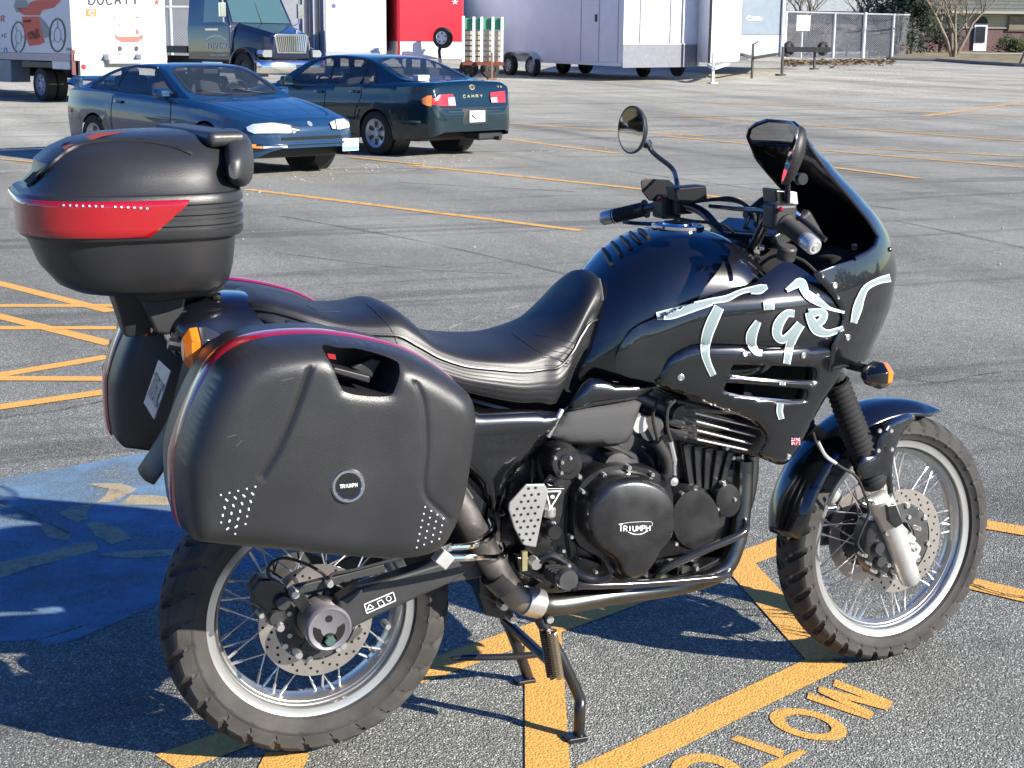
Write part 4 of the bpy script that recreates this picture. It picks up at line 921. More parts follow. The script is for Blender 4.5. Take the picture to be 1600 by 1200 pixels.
HL = mat('headlamp_glass', (.80, .84, .86), .12, metal=.5, coat=1.); RS = MATS['window_rubber']; PLW = mat('plate_white', (.70, .72, .74), .4)
for s in (-1, 1):
    dec('lamp_divider' if False else 'nose_line', [stroke([(s*.42, .575), (s*.40, .635)], .03, 1), stroke([(s*.44, .6), (s*.34, .6)], .012, 1), stroke([(s*.44, .615), (s*.34, .615)], .012, 1)], RS, FR, .009)
    mat('amber_lamp', (.85, .28, .06), .3, coat=.6)
    None if True else dec('clear_lamp', [[(s*.66, .435), (s*.50, .435), (s*.50, .470), (s*.66, .470)]], HL, FR, .009, .04)
    dec('side_marker', [[(-.72, .62), (-.60, .62), (-.60, .66), (-.72, .66)]], REDLA, L_(s), .006, .04)
PQ = PHL(pr)
dec('headlight', [[(386, 199), (396, 194), (425, 193), (452, 197), (467, 203), (458, 208), (430, 208), (398, 209), (388, 205)]], HL, PQ, .02, 4); dec('headlight', [[(514, 193), (524, 188), (536, 187), (543, 191), (544, 199), (530, 202), (518, 201)]], HL, PQ, .02, 4)
dec('lamp_divider', [stroke([(453, 196), (455, 208)], 1.6, 1), stroke([(455, 200), (466, 201)], 1.2, 1), stroke([(455, 204), (466, 205)], 1.2, 1), stroke([(522, 188), (524, 201)], 1.4, 1)], RS, PQ, .026, 5)
dec('grille_slot', [[(-.44, .435), (.44, .435), (.44, .47), (-.44, .47)], [(-.72, .30), (.72, .30), (.74, .37), (-.74, .37)]], mat('black_void2', (.004, .004, .005), .9), FR, .004, .05)
dec('turn_signal', [[(391, 225), (410, 226), (410, 232), (393, 231)], [(537, 215), (551, 214), (552, 219), (538, 220)]], MATS['amber_lamp'], PQ, .010, 5); dec('clear_lamp', [[(411, 226), (448, 226), (449, 231), (411, 232)]], HL, PQ, .010, 5)
dec('bumper_lip', [stroke([(-.70, .385), (0, .39), (.70, .385)], .022, 6)], PRE_P, FR, .012, .05, .01)
dec('lower_valance', [stroke([(-.74, .28), (0, .27), (.74, .28)], .05, 6)], mat('valance', (.10, .16, .17), .4), FR, .012, .05, .02)
dec('badge', [ell(0, .615, .035, .03, 12)], SIL0 if False else mat('badge_silver', (.7, .7, .7), .3, metal=.8), FR, .006)
dec('hood_seam', [stroke([(2.15, -.70), (2.6, -.62), (3.1, -.52), (3.26, -.40)], .012, 6), stroke([(2.15, .70), (2.6, .62), (3.1, .52), (3.26, .40)], .012, 6)], RS, DN, .002)
dec('hood_crease', [stroke([(2.25, -.42), (3.2, -.22)], .008, 3), stroke([(2.25, .42), (3.2, .22)], .008, 3)], mat('crease_blue', (.02, .07, .15), .2, metal=.4), DN, .002)
dec('wiper', [stroke([(2.05, .45), (1.93, .0)], .014, 3), stroke([(2.06, -.1), (1.93, -.55)], .014, 3)], DARKM, DN, .022, solid=.008)
dec('belt_trim', [stroke([(1.72, .905), (.9, .93), (-.2, .955)], .018, 5)], RS, L_(-1), .005); dec('belt_trim', [stroke([(1.72, .905), (.9, .93), (-.2, .955)], .018, 5)], RS, L_(1), .005)
dec('roof_seam', [stroke([(1.3, -.53), (.9, -.56), (.4, -.54)], .012, 4), stroke([(1.3, .53), (.9, .56), (.4, .54)], .012, 4)], RS, DN, .003)
MB().box((3.47, .60, .35), (.015, .25, .15)).build('number_plate', PLW, pr, bevel=.004)
MB().add([Vector((3.479, .60+y, z)) for y, z in ((-.12, .285), (.12, .285), (.12, .325), (-.12, .325))], [(0, 1, 2, 3)]).build('plate_band', mat('plate_blue', (.15, .35, .55), .4), pr, smooth=0)
for k in range(6): MB().box((3.479, .51+k*.036, .365), (.002, .018, .045)).build('plate_character', mat('plate_grey', (.35, .38, .42), .5), pr)
MB().box((1.95, 0, 1.0), (.02, 1.05, .14), Matrix.Rotation(R(-55), 3, 'Y')).build('sun_shade', mat('pale_green_tint', (.5, .62, .55), .5), pr) if False else None
MB().box((1.40, 0, 1.185), (.05, .22, .06)).build('interior_mirror', DARKM, pr, bevel=.01)
for s in (-1, 1):
    mm = MB().loops([[Vector((1.68+d, s*(.90+y), .93+z)) for y, z in ((-.10, -.05), (.07, -.06), (.10, 0), (.08, .06), (-.08, .06))] for d in (-.06, .04)]+[[Vector((1.78, s*(.90+y*.6), .93+z*.6)) for y, z in ((-.10, -.05), (.07, -.06), (.10, 0), (.08, .06), (-.08, .06))]]).build('wing_mirror', PRE_P, pr, bevel=.015, seg=3)
sp_ = MB(); rows = []
for k in range(21): t = (k-10)/10; rows.append([Vector((x-.03*(1-t*t), t*.74, z-.09*max(0, abs(t)-.8)/.2)) for x, z in ((-.70, 1.06), (-.80, 1.085), (-.92, 1.09), (-.92, 1.075), (-.80, 1.06), (-.70, 1.05))])
so_ = sp_.grid(rows, cv=True).build('spoiler', PRE_P, pr, smooth=50)
for s in (-1, 1): MB().box((-.80, s*.62, 1.0), (.16, .06, .14)).build('spoiler_leg', PRE_P, so_, bevel=.01)
cam_ = dict(x0=-1.14, x1=3.62, wb=2.62, wr=.31, arch=.35, tr=.785, tumble=.40, spk=6, spw=1.1, inter=(.05, .05, .05), seats=(1.0, .15), dash=1.95, rub=.42,
  W=[(-1.14, .60), (-1.10, .74), (-1.0, .82), (-.7, .868), (0, .885), (1.3, .885), (2.6, .88), (3.1, .84), (3.4, .74), (3.62, .5)],
  sill=[(-1.14, .36), (-1.08, .30), (-.8, .26), (0, .22), (2.6, .22), (3.3, .24), (3.62, .36)],
  shoulder=[(-1.14, .60), (-1.10, .72), (-1.06, .92), (-.98, .975), (-.5, .965), (.5, .94), (1.8, .90), (2.4, .86), (3.1, .76), (3.5, .66), (3.62, .56)],
  deck=[(-1.14, .61), (-1.10, .74), (-1.06, .96), (-1.0, 1.03), (-.6, 1.035), (-.2, 1.02), (.5, .98), (1.8, .95), (2.35, .955), (2.8, .90), (3.3, .80), (3.62, .60)],
  top=[(-1.14, .61), (-1.10, .74), (-1.06, .965), (-1.0, 1.04), (-.65, 1.05), (-.42, 1.07), (-.2, 1.14), (.15, 1.28), (.45, 1.365), (.9, 1.40), (1.3, 1.395), (1.6, 1.35), (1.9, 1.21), (2.2, 1.04), (2.36, .965), (2.8, .905), (3.3, .80), (3.62, .60)],
  yg=[(-1.14, .52), (-.9, .66), (-.4, .73), (.2, .77), (1.8, .79), (2.3, .77), (3.1, .65), (3.62, .4)],
  side_glass=[crn2([(1.12, .975), (1.98, .955), (1.86, 1.06), (1.62, 1.22), (1.45, 1.30), (1.14, 1.325)], 3), crn2([(.42, .99), (1.04, .98), (1.05, 1.325), (.75, 1.33), (.42, 1.30)], 3), crn2([(.08, 1.02), (.35, 1.0), (.35, 1.28), (.22, 1.22)], 3)],
  top_glass=[crn2([(-.50, 0), (-.46, -.42), (-.36, -.60), (.0, -.55), (.34, -.47), (.36, 0), (.34, .47), (.0, .55), (-.36, .60), (-.46, .42)], 2), crn2([(2.28, 0), (2.22, -.5), (2.1, -.62), (1.7, -.50), (1.66, 0), (1.7, .50), (2.1, .62), (2.22, .5)], 2)],
  lines=[[(1.08, .96), (1.08, .5), (1.06, .28)], [(2.05, .94), (2.08, .6), (2.04, .28)], [(.30, .98), (.30, .80), (.38, .66), (.44, .5)], [(.44, .28), (2.04, .28)]], handles=[(1.22, .86), (.44, .88)])
ca, cbod, dec, L_, FR, RE, DN = make_car('parked_car', 'dark teal four-door saloon seen from behind, parked nose away beside the coupe', (6.528, 18.302, 0), 2.006, cam_, CAM_P, GLASS)
for s in (-1, 1):
    pts = [[(659, 155), (668, 149), (690, 148), (707, 147), (712, 166), (690, 166), (668, 166), (660, 162)], [(765, 145), (788, 142), (789, 160), (767, 161)]][0 if s > 0 else 1]
    PK = PHL(ca); tl = dec('tail_light', [pts], REDLA, PK, .010, 6)
    dec('reverse_lamp', [[(699, 153), (709, 152), (711, 165), (700, 165)] if s > 0 else [(765.5, 153), (775, 152), (776, 160), (767, 160)]], HL, PK, .016, 6, par=tl); dec('lamp_line', [stroke([(664, 157), (710, 156)] if s > 0 else [(765, 152), (789, 151)], .9, 1)], REDD if False else mat('lamp_dark', (.15, .01, .01), .4), PK, .014, 6, par=tl)
    if s > 0: dec('turn_signal', [[(660, 155), (668, 150), (675, 149), (674, 166), (667, 165), (661, 162)]], MATS['amber_lamp'], PK, .014, 6)
    dec('rub_strip', [stroke([(-.9, .50), (-.42, .50)], .03, 2), stroke([(.42, .50), (2.1, .50)], .03, 4)], mat('rub_teal', (.01, .04, .05), .5), L_(s), .010, solid=.008)
    MB().loops([[Vector((1.88+d, s*(.93+y), .99+z)) for y, z in ((-.10, -.06), (.08, -.06), (.10, .02), (.07, .08), (-.07, .08))] for d in (-.05, .05)]).build('wing_mirror', CAM_P, ca, bevel=.02, seg=3)
    dec('bumper_line', [stroke([(s*.0, .63), (s*.72, .64)], .012, 3)], RS, RE, .003, .05)
dec('trunk_seam', [stroke([(-.72, .95), (-.72, .70), (0, .685), (.72, .70), (.72, .95)], .010, 5)], RS, RE, .003, .05)
dec('plate_recess', [rect(0, .565, .50, .21)], mat('recess_dark', (.004, .01, .012), .6), RE, .003, .05)
MB().box((-1.155, -.02, .565), (.01, .31, .16)).build('number_plate', PLW, ca, bevel=.003)
MB().add([Vector((-1.162, -.02-y, z)) for y, z in ((-.11, .60), (-.02, .53), (-.03, .52), (-.12, .57))], [(0, 1, 2, 3)]).build('plate_stripe', DARKM, ca, smooth=0)
dec('emblem', annul(0, .965, .055, .036, .008, 14)+annul(0, .965, .028, .034, .008, 10), mat('gold_badge', (.75, .58, .28), .3, metal=.8), RE, .005)
q = MB()
w5 = []
cx = .20
for ch in 'CAMRY':
    for st in GLY[ch]:
        for a, b in zip(st[:-1], st[1:]): w5.append(stroke([(cx-a[0]*.045, .825+a[1]*.035), (cx-b[0]*.045, .825+b[1]*.035)], .011, 1))
    cx -= .085
dec('model_lettering', w5, MATS['gold_badge'], RE, .005, .05)
w5 = []; cx = -.52
for ch in 'V6':
    for st in GLY[ch]:
        for a, b in zip(st[:-1], st[1:]): w5.append(stroke([(cx-a[0]*.04, .955+a[1]*.025), (cx-b[0]*.04, .955+b[1]*.025)], .008, 1))
    cx -= .06
dec('trim_lettering', w5, MATS['gold_badge'], RE, .005, .05)
MB().tube([(-.2, -.45, .24), (-.9, -.5, .25), (-1.15, -.5, .24)], .03, 10).build('exhaust', DARKM, ca); MB().box((-.9, -.42, .28), (.3, .5, .12)).build('silencer', DARKM, ca, bevel=.03)
MB().box((-.3, 0, .29), (.9, .9, .08)).build('rear_axle', mat('rusty', (.04, .02, .015), .8), ca, bevel=.02)
for sx in (-.05,): MB().box((-.30, .25, 1.09), (.12, .22, .06)).build('parcel_item', REDLA if False else PLW, ca, bevel=.01)
# ================================================================ motorcycle
BLK = mat('gloss_black_paint', (.0045, .005, .007), .22, coat=1., coat_r=.02, spec=.6, noise=.3, nscale=3)
PLA = mat('matte_black_plastic', (.016, .016, .017), .50, bump=.18, bscale=420, noise=.2, nscale=5, rvar=.06)
CASE = mat('case_plastic', (.023, .0235, .025), .34, bump=.25, bscale=620, noise=.15, nscale=6, rvar=.06)
PAN = mat('textured_panel', (.055, .055, .057), .6, bump=.8, bscale=900)
SEATM = mat('seat_vinyl', (.016, .0165, .019), .46, bump=.12, bscale=300, noise=.2, nscale=7, rvar=.05)
SEATS = mat('seat_side_vinyl', (.030, .031, .034), .42, bump=.2, bscale=300)
RUB = mat('rubber', (.016, .016, .016), .7)
TYR = mat('tyre_rubber', (.040, .037, .034), .78, noise=.35, nscale=14, bump=.3, bscale=300)
ALU = mat('rim_aluminium', (.62, .62, .60), .34, metal=.9, noise=.06, nscale=20)
SIL = mat('silver_paint', (.58, .58, .56), .35, metal=.55, noise=.12, nscale=20)
STL = mat('bright_steel', (.62, .60, .58), .30, metal=.8)
DSC = mat('disc_steel', (.50, .46, .42), .33, metal=.85, noise=.1, nscale=30)
CHR = mat('chrome', (.75, .75, .76), .08, metal=1.)
EXH = mat('stained_exhaust', (.22, .20, .185), .42, metal=.85, noise=.45, nscale=14, rvar=.12)
ENG = mat('engine_black', (.012, .012, .013), .32, coat=.5, coat_r=.18, noise=.35, nscale=18, rvar=.12)
ENG2 = mat('engine_dark_alloy', (.07, .07, .07), .45, metal=.5, noise=.35, nscale=25)
SWG = mat('swingarm_grey', (.035, .036, .038), .45, metal=.2, noise=.2, nscale=12, coat=.2, coat_r=.3)
REDL = mat('red_lens', (.30, .003, .007), .10, coat=1., spec=.7)
REDT = mat('red_trim', (.36, .005, .02), .2, coat=1.)
AMB = mat('amber_lens', (.85, .20, .01), .12, coat=1.)
WHT = mat('white_decal', (.72, .76, .76), .35)
GLD = mat('brass', (.55, .38, .12), .3, metal=.9)
DRK = mat('black_void', (.004, .004, .004), .9)
MIRR = mat('mirror_glass', (.82, .83, .84), .015, metal=1.)
SMK = mat('smoked_screen', (.02, .022, .025), .06, coat=1., alpha=.38)
bike = thing('motorcycle', 'large black touring motorcycle with two side cases and a top case on its centre stand', 'motorcycle')
WB, TRAIL, DEL = 1.551, .10, .113
RAKE = R(28); AX = Vector((-math.sin(RAKE), 0, math.cos(RAKE))); GP = Vector((WB+TRAIL, 0, 0))
MS = Matrix.Translation(GP) @ Matrix.Rotation(DEL, 4, AX) @ Matrix.Translation(-GP)
def ST(p): return MS @ Vector(p)
def part(mb, name, mt, parent=None, **k):
    o = mb.build(name, mt, parent or bike, **k)
    if name in ('caliper_bolt', 'cover_bolt', 'head_bolt', 'stand_bolt', 'pedal_bolt', 'caliper_piston', 'clamp_bolt', 'disc_bolt', 'guard_bracket', 'control_cable', 'cooling_hole', 'guard_hole', 'reflector_dot', 'peg_rib', 'frame', 'axle_bolt'):
        L_ = mb.split()
        if len(L_) > 1 and len(L_) < 300:
            bpy.data.objects.remove(o); o = None
            for q in L_:
                w_ = q.build(name, mt, parent or bike, **k); o = o or w_
            return o
    if getattr(mb, 'mir', False):
        q = MB(); q.v = [Vector((p.x, -p.y, p.z)) for p in mb.v]; q.f = [list(f)[::-1] for f in mb.f]; q.build(name, mt, parent or bike, **k)
    return o

# ---------------------------------------------------------------- wheels
def make_wheel(base, M, ro, rr, hw, rimw, pitches, chev, disc_r, discs, rear):
    """base: Empty-free wheel; local frame: axle along Y, centre at origin."""
    # tyre
    prof = []     # (y, r, s) s: 0 centre line .. 1 shoulder, >1 sidewall
    for k in range(-14, 15):
        a = k/14*R(68); y = hw*math.sin(a)/math.sin(R(68)); r = ro-(hw*.62)*(1-math.cos(a))
        prof.append((y, r, k/14))
    rs = prof[-1][1]
    side = [(hw*1.0, rs-.008, 1.1), (hw*1.02, rs-.02, 1.2), (hw*1.01, (rs+rr)/2+.006, 1.3), (hw*1.025, (rs+rr)/2+.004, 1.31), (hw*1.025, (rs+rr)/2-.001, 1.32), (hw*.995, (rs+rr)/2-.003, 1.33), (hw*.90, rr+.018, 1.4), (hw*.82, rr+.008, 1.5), (rimw, rr+.002, 1.6), (rimw*.9, rr-.004, 1.7)]
    prof = [(-y, r, -s) for y, r, s in side[::-1]]+prof+side
    sub = 12; n = pitches*sub; mb = MB(); rows = []
    for k in range(n):
        row = []
        for y, r, s in prof:
            a = abs(s); sg = 1 if s >= 0 else -1
            ph = (k % sub)/sub + (.5 if sg < 0 else 0)
            sh = chev*min(a, 1.15)*2*math.pi/pitches
            g = 0
            kk = (k + (sub//2 if sg < 0 else 0)) % sub
            if .16 < a < 1.22 and kk in ((0, 1, 2, 3) if .3 < a < 1.05 else (1, 2)): g = .0115 if a < 1.12 else .007
            elif a <= .16 and kk in (5,): g = .005
            elif .50 < a < .60 and rear: g = .004
            elif 1.22 <= a < 1.33 and kk in (1, 2): g = .0025
            th = 2*math.pi*k/n + sh
            q = r-g
            row.append(Vector((q*math.sin(th), y-(g*.2*sg if a > 1 else 0), q*math.cos(th))))
        rows.append(row)
    mb.grid(rows, cu=True)
    t = mb.build('tyre', TYR, base, smooth=28)
    # rim: lathe with lips and a dropped centre
    w = rimw
    prof = [(rr-.024, -w+.018), (rr-.016, -w+.014), (rr-.0145, -w+.012), (rr-.0145, -w+.001), (rr-.013, -w-.001), (rr-.002, -w-.002), (rr+.004, -w-.004), (rr+.005, -w), (rr-.001, -w+.006), (rr-.006, -w+.016), (rr-.02, -w+.022),
            (rr-.02, w-.022), (rr-.006, w-.016), (rr-.001, w-.006), (rr+.005, w), (rr+.004, w+.004), (rr-.002, w+.002), (rr-.014, w-.004), (rr-.019, w-.012), (rr-.029, w-.026), (rr-.031, 0), (rr-.029, -w+.026), (rr-.019, -w+.012)]
    MB().lathe(prof, (0, 0, 0), (0, 1, 0), 96).build('rim', ALU, base)
    # spokes
    hr, hy = (.052, .034) if not rear else (.060, .040)
    for fl in (-1, 1):
        for ld in (-1, 1):
            a0 = (0 if fl < 0 else R(10))+(R(5) if ld > 0 else 0); a1 = a0+ld*R(48)
            p1 = Vector((hr*math.sin(a1), fl*hy, hr*math.cos(a1))); rp = rr-.032
            p0 = Vector((rp*math.sin(a0), fl*(w-.034)+0, rp*math.cos(a0)))
            d = (p1-p0).normalized()
            sm = MB().tube([p0+d*.02, p1], .0019, 5).tube([p0-d*.004, p0+d*.022], .0036, 6)
            me = None
            for k in range(9):
                if me is None: o = sm.build('spoke', STL, base); me = o.data
                else: o = bpy.data.objects.new('spoke', me); COL.objects.link(o); o.parent = base
                o.rotation_euler = (0, k*2*math.pi/9, 0)
    # brake discs
    for y in discs:
        mb = MB(); T_ = .0045; ri = disc_r-.036; N = 72
        rows = [[], [], [], []]
        prof = [(ri, y-T_/2), (disc_r, y-T_/2), (disc_r, y+T_/2), (ri, y+T_/2), (ri, y-T_/2)]
        mb.lathe(prof, (0, 0, 0), (0, 1, 0), N)
        d = mb.build('brake_disc', DSC, base)
        hb = MB()
        for k in range(48):
            a = 2*math.pi*k/48; r_ = disc_r-.009-(k % 3)*.009
            hb.lathe([(.0001, -.0004), (.0034, -.0004), (.0034, .0004), (.0001, .0004)], (r_*math.sin(a), y-math.copysign(T_/2, -y)*1.0 if y > 0 else y-T_/2, r_*math.cos(a)), (0, 1, 0), 8)
        part(hb, 'cooling_hole', DRK, base)
        cm = MB(); rc = ri-.004
        cm.lathe([(.05, y-.003), (rc, y-.002), (rc, y+.002), (.05, y+.003), (.05, y-.003)], (0, 0, 0), (0, 1, 0), 48)
        part(cm, 'disc_carrier', ENG2, base)
        bm_ = MB(); sg = -1 if y < 0 else 1
        for k in range(8):
            a = 2*math.pi*k/8+.2; bm_.lathe([(.0001, .009*sg), (.0065, .009*sg), (.0075, 0), (.0075, -.004*sg)], (rc*.98*math.sin(a), y, rc*.98*math.cos(a)), (0, 1, 0), 10)
            bm_.lathe([(.0001, .008*sg), (.006, .008*sg), (.006, 0)], (.066*math.sin(a+.2), y, .066*math.cos(a+.2)), (0, 1, 0), 6)
        part(bm_, 'disc_bolt', STL, base)
    return base
rwm = MB().lathe([(.012, -.10), (.030, -.10), (.034, -.06), (.062, -.045), (.066, -.038), (.045, -.030), (.040, 0), (.045, .030), (.066, .038), (.062, .045), (.05, .07), (.05, .09), (.012, .09), (.012, -.10)], (0, 0, 0), (0, 1, 0), 40)
rw = part(rwm, 'wheel', ENG2); rw.location = (0, 0, .339)
make_wheel(rw, None, .328, .2315, .070, .046, 28, .85, .128, (-.075,), True)
fwm = MB().lathe([(.010, -.07), (.022, -.07), (.026, -.05), (.055, -.040), (.058, -.034), (.032, -.026), (.028, 0), (.032, .026), (.058, .034), (.055, .040), (.026, .05), (.022, .07), (.010, .07), (.010, -.07)], (0, 0, 0), (0, 1, 0), 40)
fw = part(fwm, 'wheel', ENG2)
make_wheel(fw, None, .329, .256, .056, .034, 36, .7, .136, (-.058, .058), False)
fw.matrix_basis = MS @ Matrix.Translation((WB, 0, .329))
# hub chain sprocket side (far) is hidden; a dark sprocket carrier
part(MB().lathe([(.03, .085), (.105, .085), (.105, .091), (.03, .091)], (0, 0, 0), (0, 1, 0), 44), 'sprocket', ENG2, rw)

# ---------------------------------------------------------------- swing arm
def PY(pts): return [Y(a, b, y) for a, b, y in pts]
def slab(px, y0, y1, mb=None):        # photo outline on plane y0, thick to y1
    mb = mb or MB(); P = [Y(a, b, y0) for a, b in px]; return mb.prism(P, (0, y1-y0, 0))
axl = Vector((0, 0, .339))
mb = slab([(528, 940), (560, 921), (615, 903), (690, 880), (745, 862), (752, 880), (705, 912), (650, 936), (598, 960), (560, 978), (545, 986), (532, 975)], -.165, -.115)
sw = part(mb, 'swing_arm', SWG, bevel=.008, seg=3)
slab([(690, 880), (745, 862), (790, 850), (800, 885), (745, 905), (705, 912)], -.155, -.10, mb := MB()); part(mb, 'swing_arm_pivot', SWG, sw, bevel=.006)
mb = MB().bar((-.02, .13, .339), (.42, .13, .45), .035, .06); part(mb, 'swing_arm', SWG, bevel=.006)
# axle adjuster drum with its three-hole cap
c = Y(515, 984, -.172)
mb = MB().lathe([(.052, .075), (.052, .012), (.050, .004), (.046, 0), (.043, .001), (.040, .003), (.0001, .003)], c, (0, 1, 0), 40)
hubc = part(mb, 'axle_cap', mat('grey_cap', (.20, .19, .21), .4, metal=.4, noise=.1))
mb = MB()
for a in (R(205), R(-25)):
    p = []; 
    for k in range(13):
        t = k/12; p.append((a-R(42)+t*R(84), .035)) 
    for k in range(7):
        t = k/6; p.append((a+R(30)-t*R(60), .018))
    mb.add([c+Vector((r*math.cos(t), .0018, r*math.sin(t))) for t, r in p], [list(range(len(p)))])
mb.add([c+Vector((.008*math.cos(t), .0018, .024+.008*math.sin(t))) for t in [2*math.pi*k/12 for k in range(12)]], [list(range(12))])
mb.add([c+Vector((.016*math.cos(t), .0018, -.024+.016*math.sin(t))) for t in [2*math.pi*k/16 for k in range(16)]], [list(range(16))])
part(mb, 'cap_recess', DRK, hubc)
part(MB().lathe([(.0001, -.012), (.011, -.012), (.013, -.008), (.013, .004)], c+Vector((.0, .003, -.024)), (0, 1, 0), 6), 'axle_nut', mat('green_tint_nut', (.25, .42, .36), .25, metal=.9), hubc, smooth=20)
# warning label plate on the arm
TB = bvh([sw])
def PH(name, polys, T, mt, parent, step=8, lift=.0012):
    mb = MB()
    for p in polys: drape(mb, T, p, step, photo, lift)
    if not mb.f: print('DRAPE MISS', name); return None
    return part(mb, name, mt, parent)
lab = [(569, 944), (614, 925), (618, 938), (573, 958)]
def border(P, t):   # frame strokes of a closed polygon
    return [stroke([P[i], P[(i+1) % len(P)]], t, 1) for i in range(len(P))]
PH('warning_label', border(lab, 1.6)+border([(573, 953), (577, 944), (584, 949)], 1.4)+border([(589, 940), (596, 937), (601, 944), (593, 948)], 1.4)+border(ell(607, 935, 4, 4, 7), 1.2), TB, WHT, sw, lift=.0015)
# ---------------------------------------------------------------- rear brake
slab([(392, 925), (405, 905), (430, 905), (448, 915), (452, 930), (446, 950), (452, 968), (436, 984), (422, 978), (412, 955), (398, 945)], -.135, -.085, mb := MB())
cal = part(mb, 'brake_caliper', ENG, bevel=.008, seg=3)
mb = MB()
for a, b in ((441, 940), (431, 964)): mb.lathe([(.0001, -.012), (.015, -.012), (.018, -.006), (.018, .02)], Y(a, b, -.137), (0, 1, 0), 20)
part(mb, 'caliper_piston', SWG, cal)
mb = MB()
for a, b, r in ((460, 927, .011), (437, 979, .010), (466, 1022, .009), (535, 1007, .009), (604, 977, .008), (407, 960, .007), (514, 911, .009)):
    mb.lathe([(.0001, -.012), (r*.8, -.012), (r, -.006), (r, .02)], Y(a, b, -.15), (0, 1, 0), 8)
part(mb, 'caliper_bolt', STL, cal)
mb = MB().bar(Y(459, 922, -.13), Y(600, 886, -.13), .018, .022); part(mb, 'torque_rod', SWG, cal, bevel=.004)
part(MB().bar(Y(459, 925, -.12), Y(500, 975, -.12), .016, .03).bar(Y(476, 1018, -.12), Y(500, 975, -.12), .016, .03).bar(Y(536, 1003, -.12), Y(505, 975, -.12), .016, .028), 'caliper_bracket', ENG, cal, bevel=.003)
part(MB().tube(cr(PY([(430, 915, -.13), (418, 890, -.13), (440, 872, -.13), (475, 880, -.13), (500, 893, -.13), (514, 905, -.15), (520, 897, -.15), (555, 890, -.15), (640, 868, -.15)]), 5), .0035, 8), 'brake_hose', RUB, cal)
# ---------------------------------------------------------------- exhaust
pipe = cr(PY([(1163, 720, -.13), (1160, 790, -.14), (1150, 850, -.15), (1125, 893, -.155), (1060, 915, -.16), (960, 930, -.16), (870, 944, -.16), (835, 942, -.165)]), 8)
ex = part(MB().tube(pipe, [.022]*20+[.0225+.0105*min(1, max(0, (i-20))/22) for i in range(len(pipe)-20)], 20), 'exhaust_pipe', mat('header_steel', (.15, .152, .145), .30, metal=1., noise=.25, nscale=6, rvar=.06), None)
part(MB().tube(cr(PY([(838, 943, -.165), (812, 936, -.17), (795, 918, -.175), (770, 880, -.18), (742, 830, -.19), (720, 790, -.20), (700, 760, -.20)]), 8), .0295, 20), 'exhaust_link_pipe', EXH, ex)
part(MB().tube(PY([(843, 943.5, -.165), (818, 938, -.17)]), .034, 24), 'exhaust_clamp', STL, ex)
part(MB().tube(PY([(770, 895, -.178), (790, 915, -.174)]), .0325, 20), 'exhaust_collar', ENG, ex)
part(MB().tube([Vector((.30, -.19, .60)), Vector((.25, -.17, .66)), Vector((.18, -.155, .70)), Vector((-.20, -.15, .82)), Vector((-.21, -.15, .823))], [.03, .045, .055, .055, .048], 28), 'silencer', STL, ex)
for dy in (-.05, .03, .10):
    p = cr([Vector((1.06, dy, .72)), Vector((1.10, dy, .62)), Vector((1.09, dy, .48)), Vector((1.03, dy*.8, .38)), Vector((.93, dy*.5-.03, .345)), Vector((.8, -.10, .33))], 6)
    part(MB().tube(p, .019, 14), 'header_pipe', mat('header_dark', (.10, .10, .10), .35, metal=.9, noise=.3), ex)
# ---------------------------------------------------------------- engine
def dome(px, levels, y0, ysteps, cxy=None):
    P = [Vector((a, b)) for a, b in px]; c_ = sum(P, Vector((0, 0)))/len(P) if cxy is None else Vector(cxy)
    L_ = []
    base = [Y(a, b, y0) for a, b in px]; cc = sum(base, Vector())/len(base)
    for s, dy in zip(levels, ysteps): L_.append([cc+(q-cc)*s+Vector((0, dy, 0)) for q in base])
    return MB().loops(L_)
mb = MB()
mb.box((.80, 0, .50), (.46, .26, .22)).box((.72, 0, .38), (.50, .20, .10)).box((.62, 0, .63), (.26, .22, .18)).box((.46, 0, .55), (.14, .20, .26))
engine = part(mb, 'engine', ENG, bevel=.02, seg=3)
mb = MB(); mb.box((.96, 0, .72), (.17, .24, .20)); mb.box((.90, 0, .64), (.2, .26, .14))
part(mb, 'cylinder_block', ENG, engine, bevel=.015)
# clutch cover outer rim, dome
rim_px = [(893, 820), (893, 790), (900, 762), (918, 741), (945, 728), (972, 724), (1005, 730), (1032, 742), (1046, 764), (1048, 800), (1046, 832), (1036, 850), (1018, 872), (1006, 893), (985, 905), (962, 903), (948, 890), (936, 870), (910, 856), (897, 842)]
mb = dome(cr([(a, b, 0) for a, b in rim_px], 3, True) and [(p.x, p.y) for p in cr([(a, b, 0) for a, b in rim_px], 3, True)], (1.03, 1.03, 1.0), -.165, (.06, 0, -.012))
part(mb, 'clutch_cover_flange', ENG, engine, smooth=40)
dome_px = [(p.x, p.y) for p in cr([(905, 820, 0), (908, 785, 0), (925, 757, 0), (950, 742, 0), (985, 738, 0), (1018, 748, 0), (1040, 772, 0), (1044, 805, 0), (1040, 832, 0), (1024, 850, 0), (1012, 872, 0), (998, 890, 0), (978, 898, 0), (962, 890, 0), (950, 868, 0), (925, 850, 0)], 4, True)]
mb = dome(dome_px, (1.03, 1.02, 1.0, .97, .92, .86, .55, .1), -.185, (.02, -.012, -.024, -.035, -.044, -.048, -.051, -.052))
cc = part(mb, 'clutch_cover', ENG, engine, smooth=60)
gen_px = ell(1080, 808, 38, 48, 36); mb = dome(gen_px, (1.06, 1.06, 1., .96, .5, .1), -.16, (.08, 0, -.006, -.022, -.026, -.026)); g1 = part(mb, 'alternator_cover', ENG, engine, smooth=40)
mb = dome(ell(1131, 778, 20, 27, 28), (1.08, 1.08, 1., .95, .3), -.15, (.06, 0, -.01, -.022, -.025)); part(mb, 'starter_cover', ENG, engine, smooth=40)
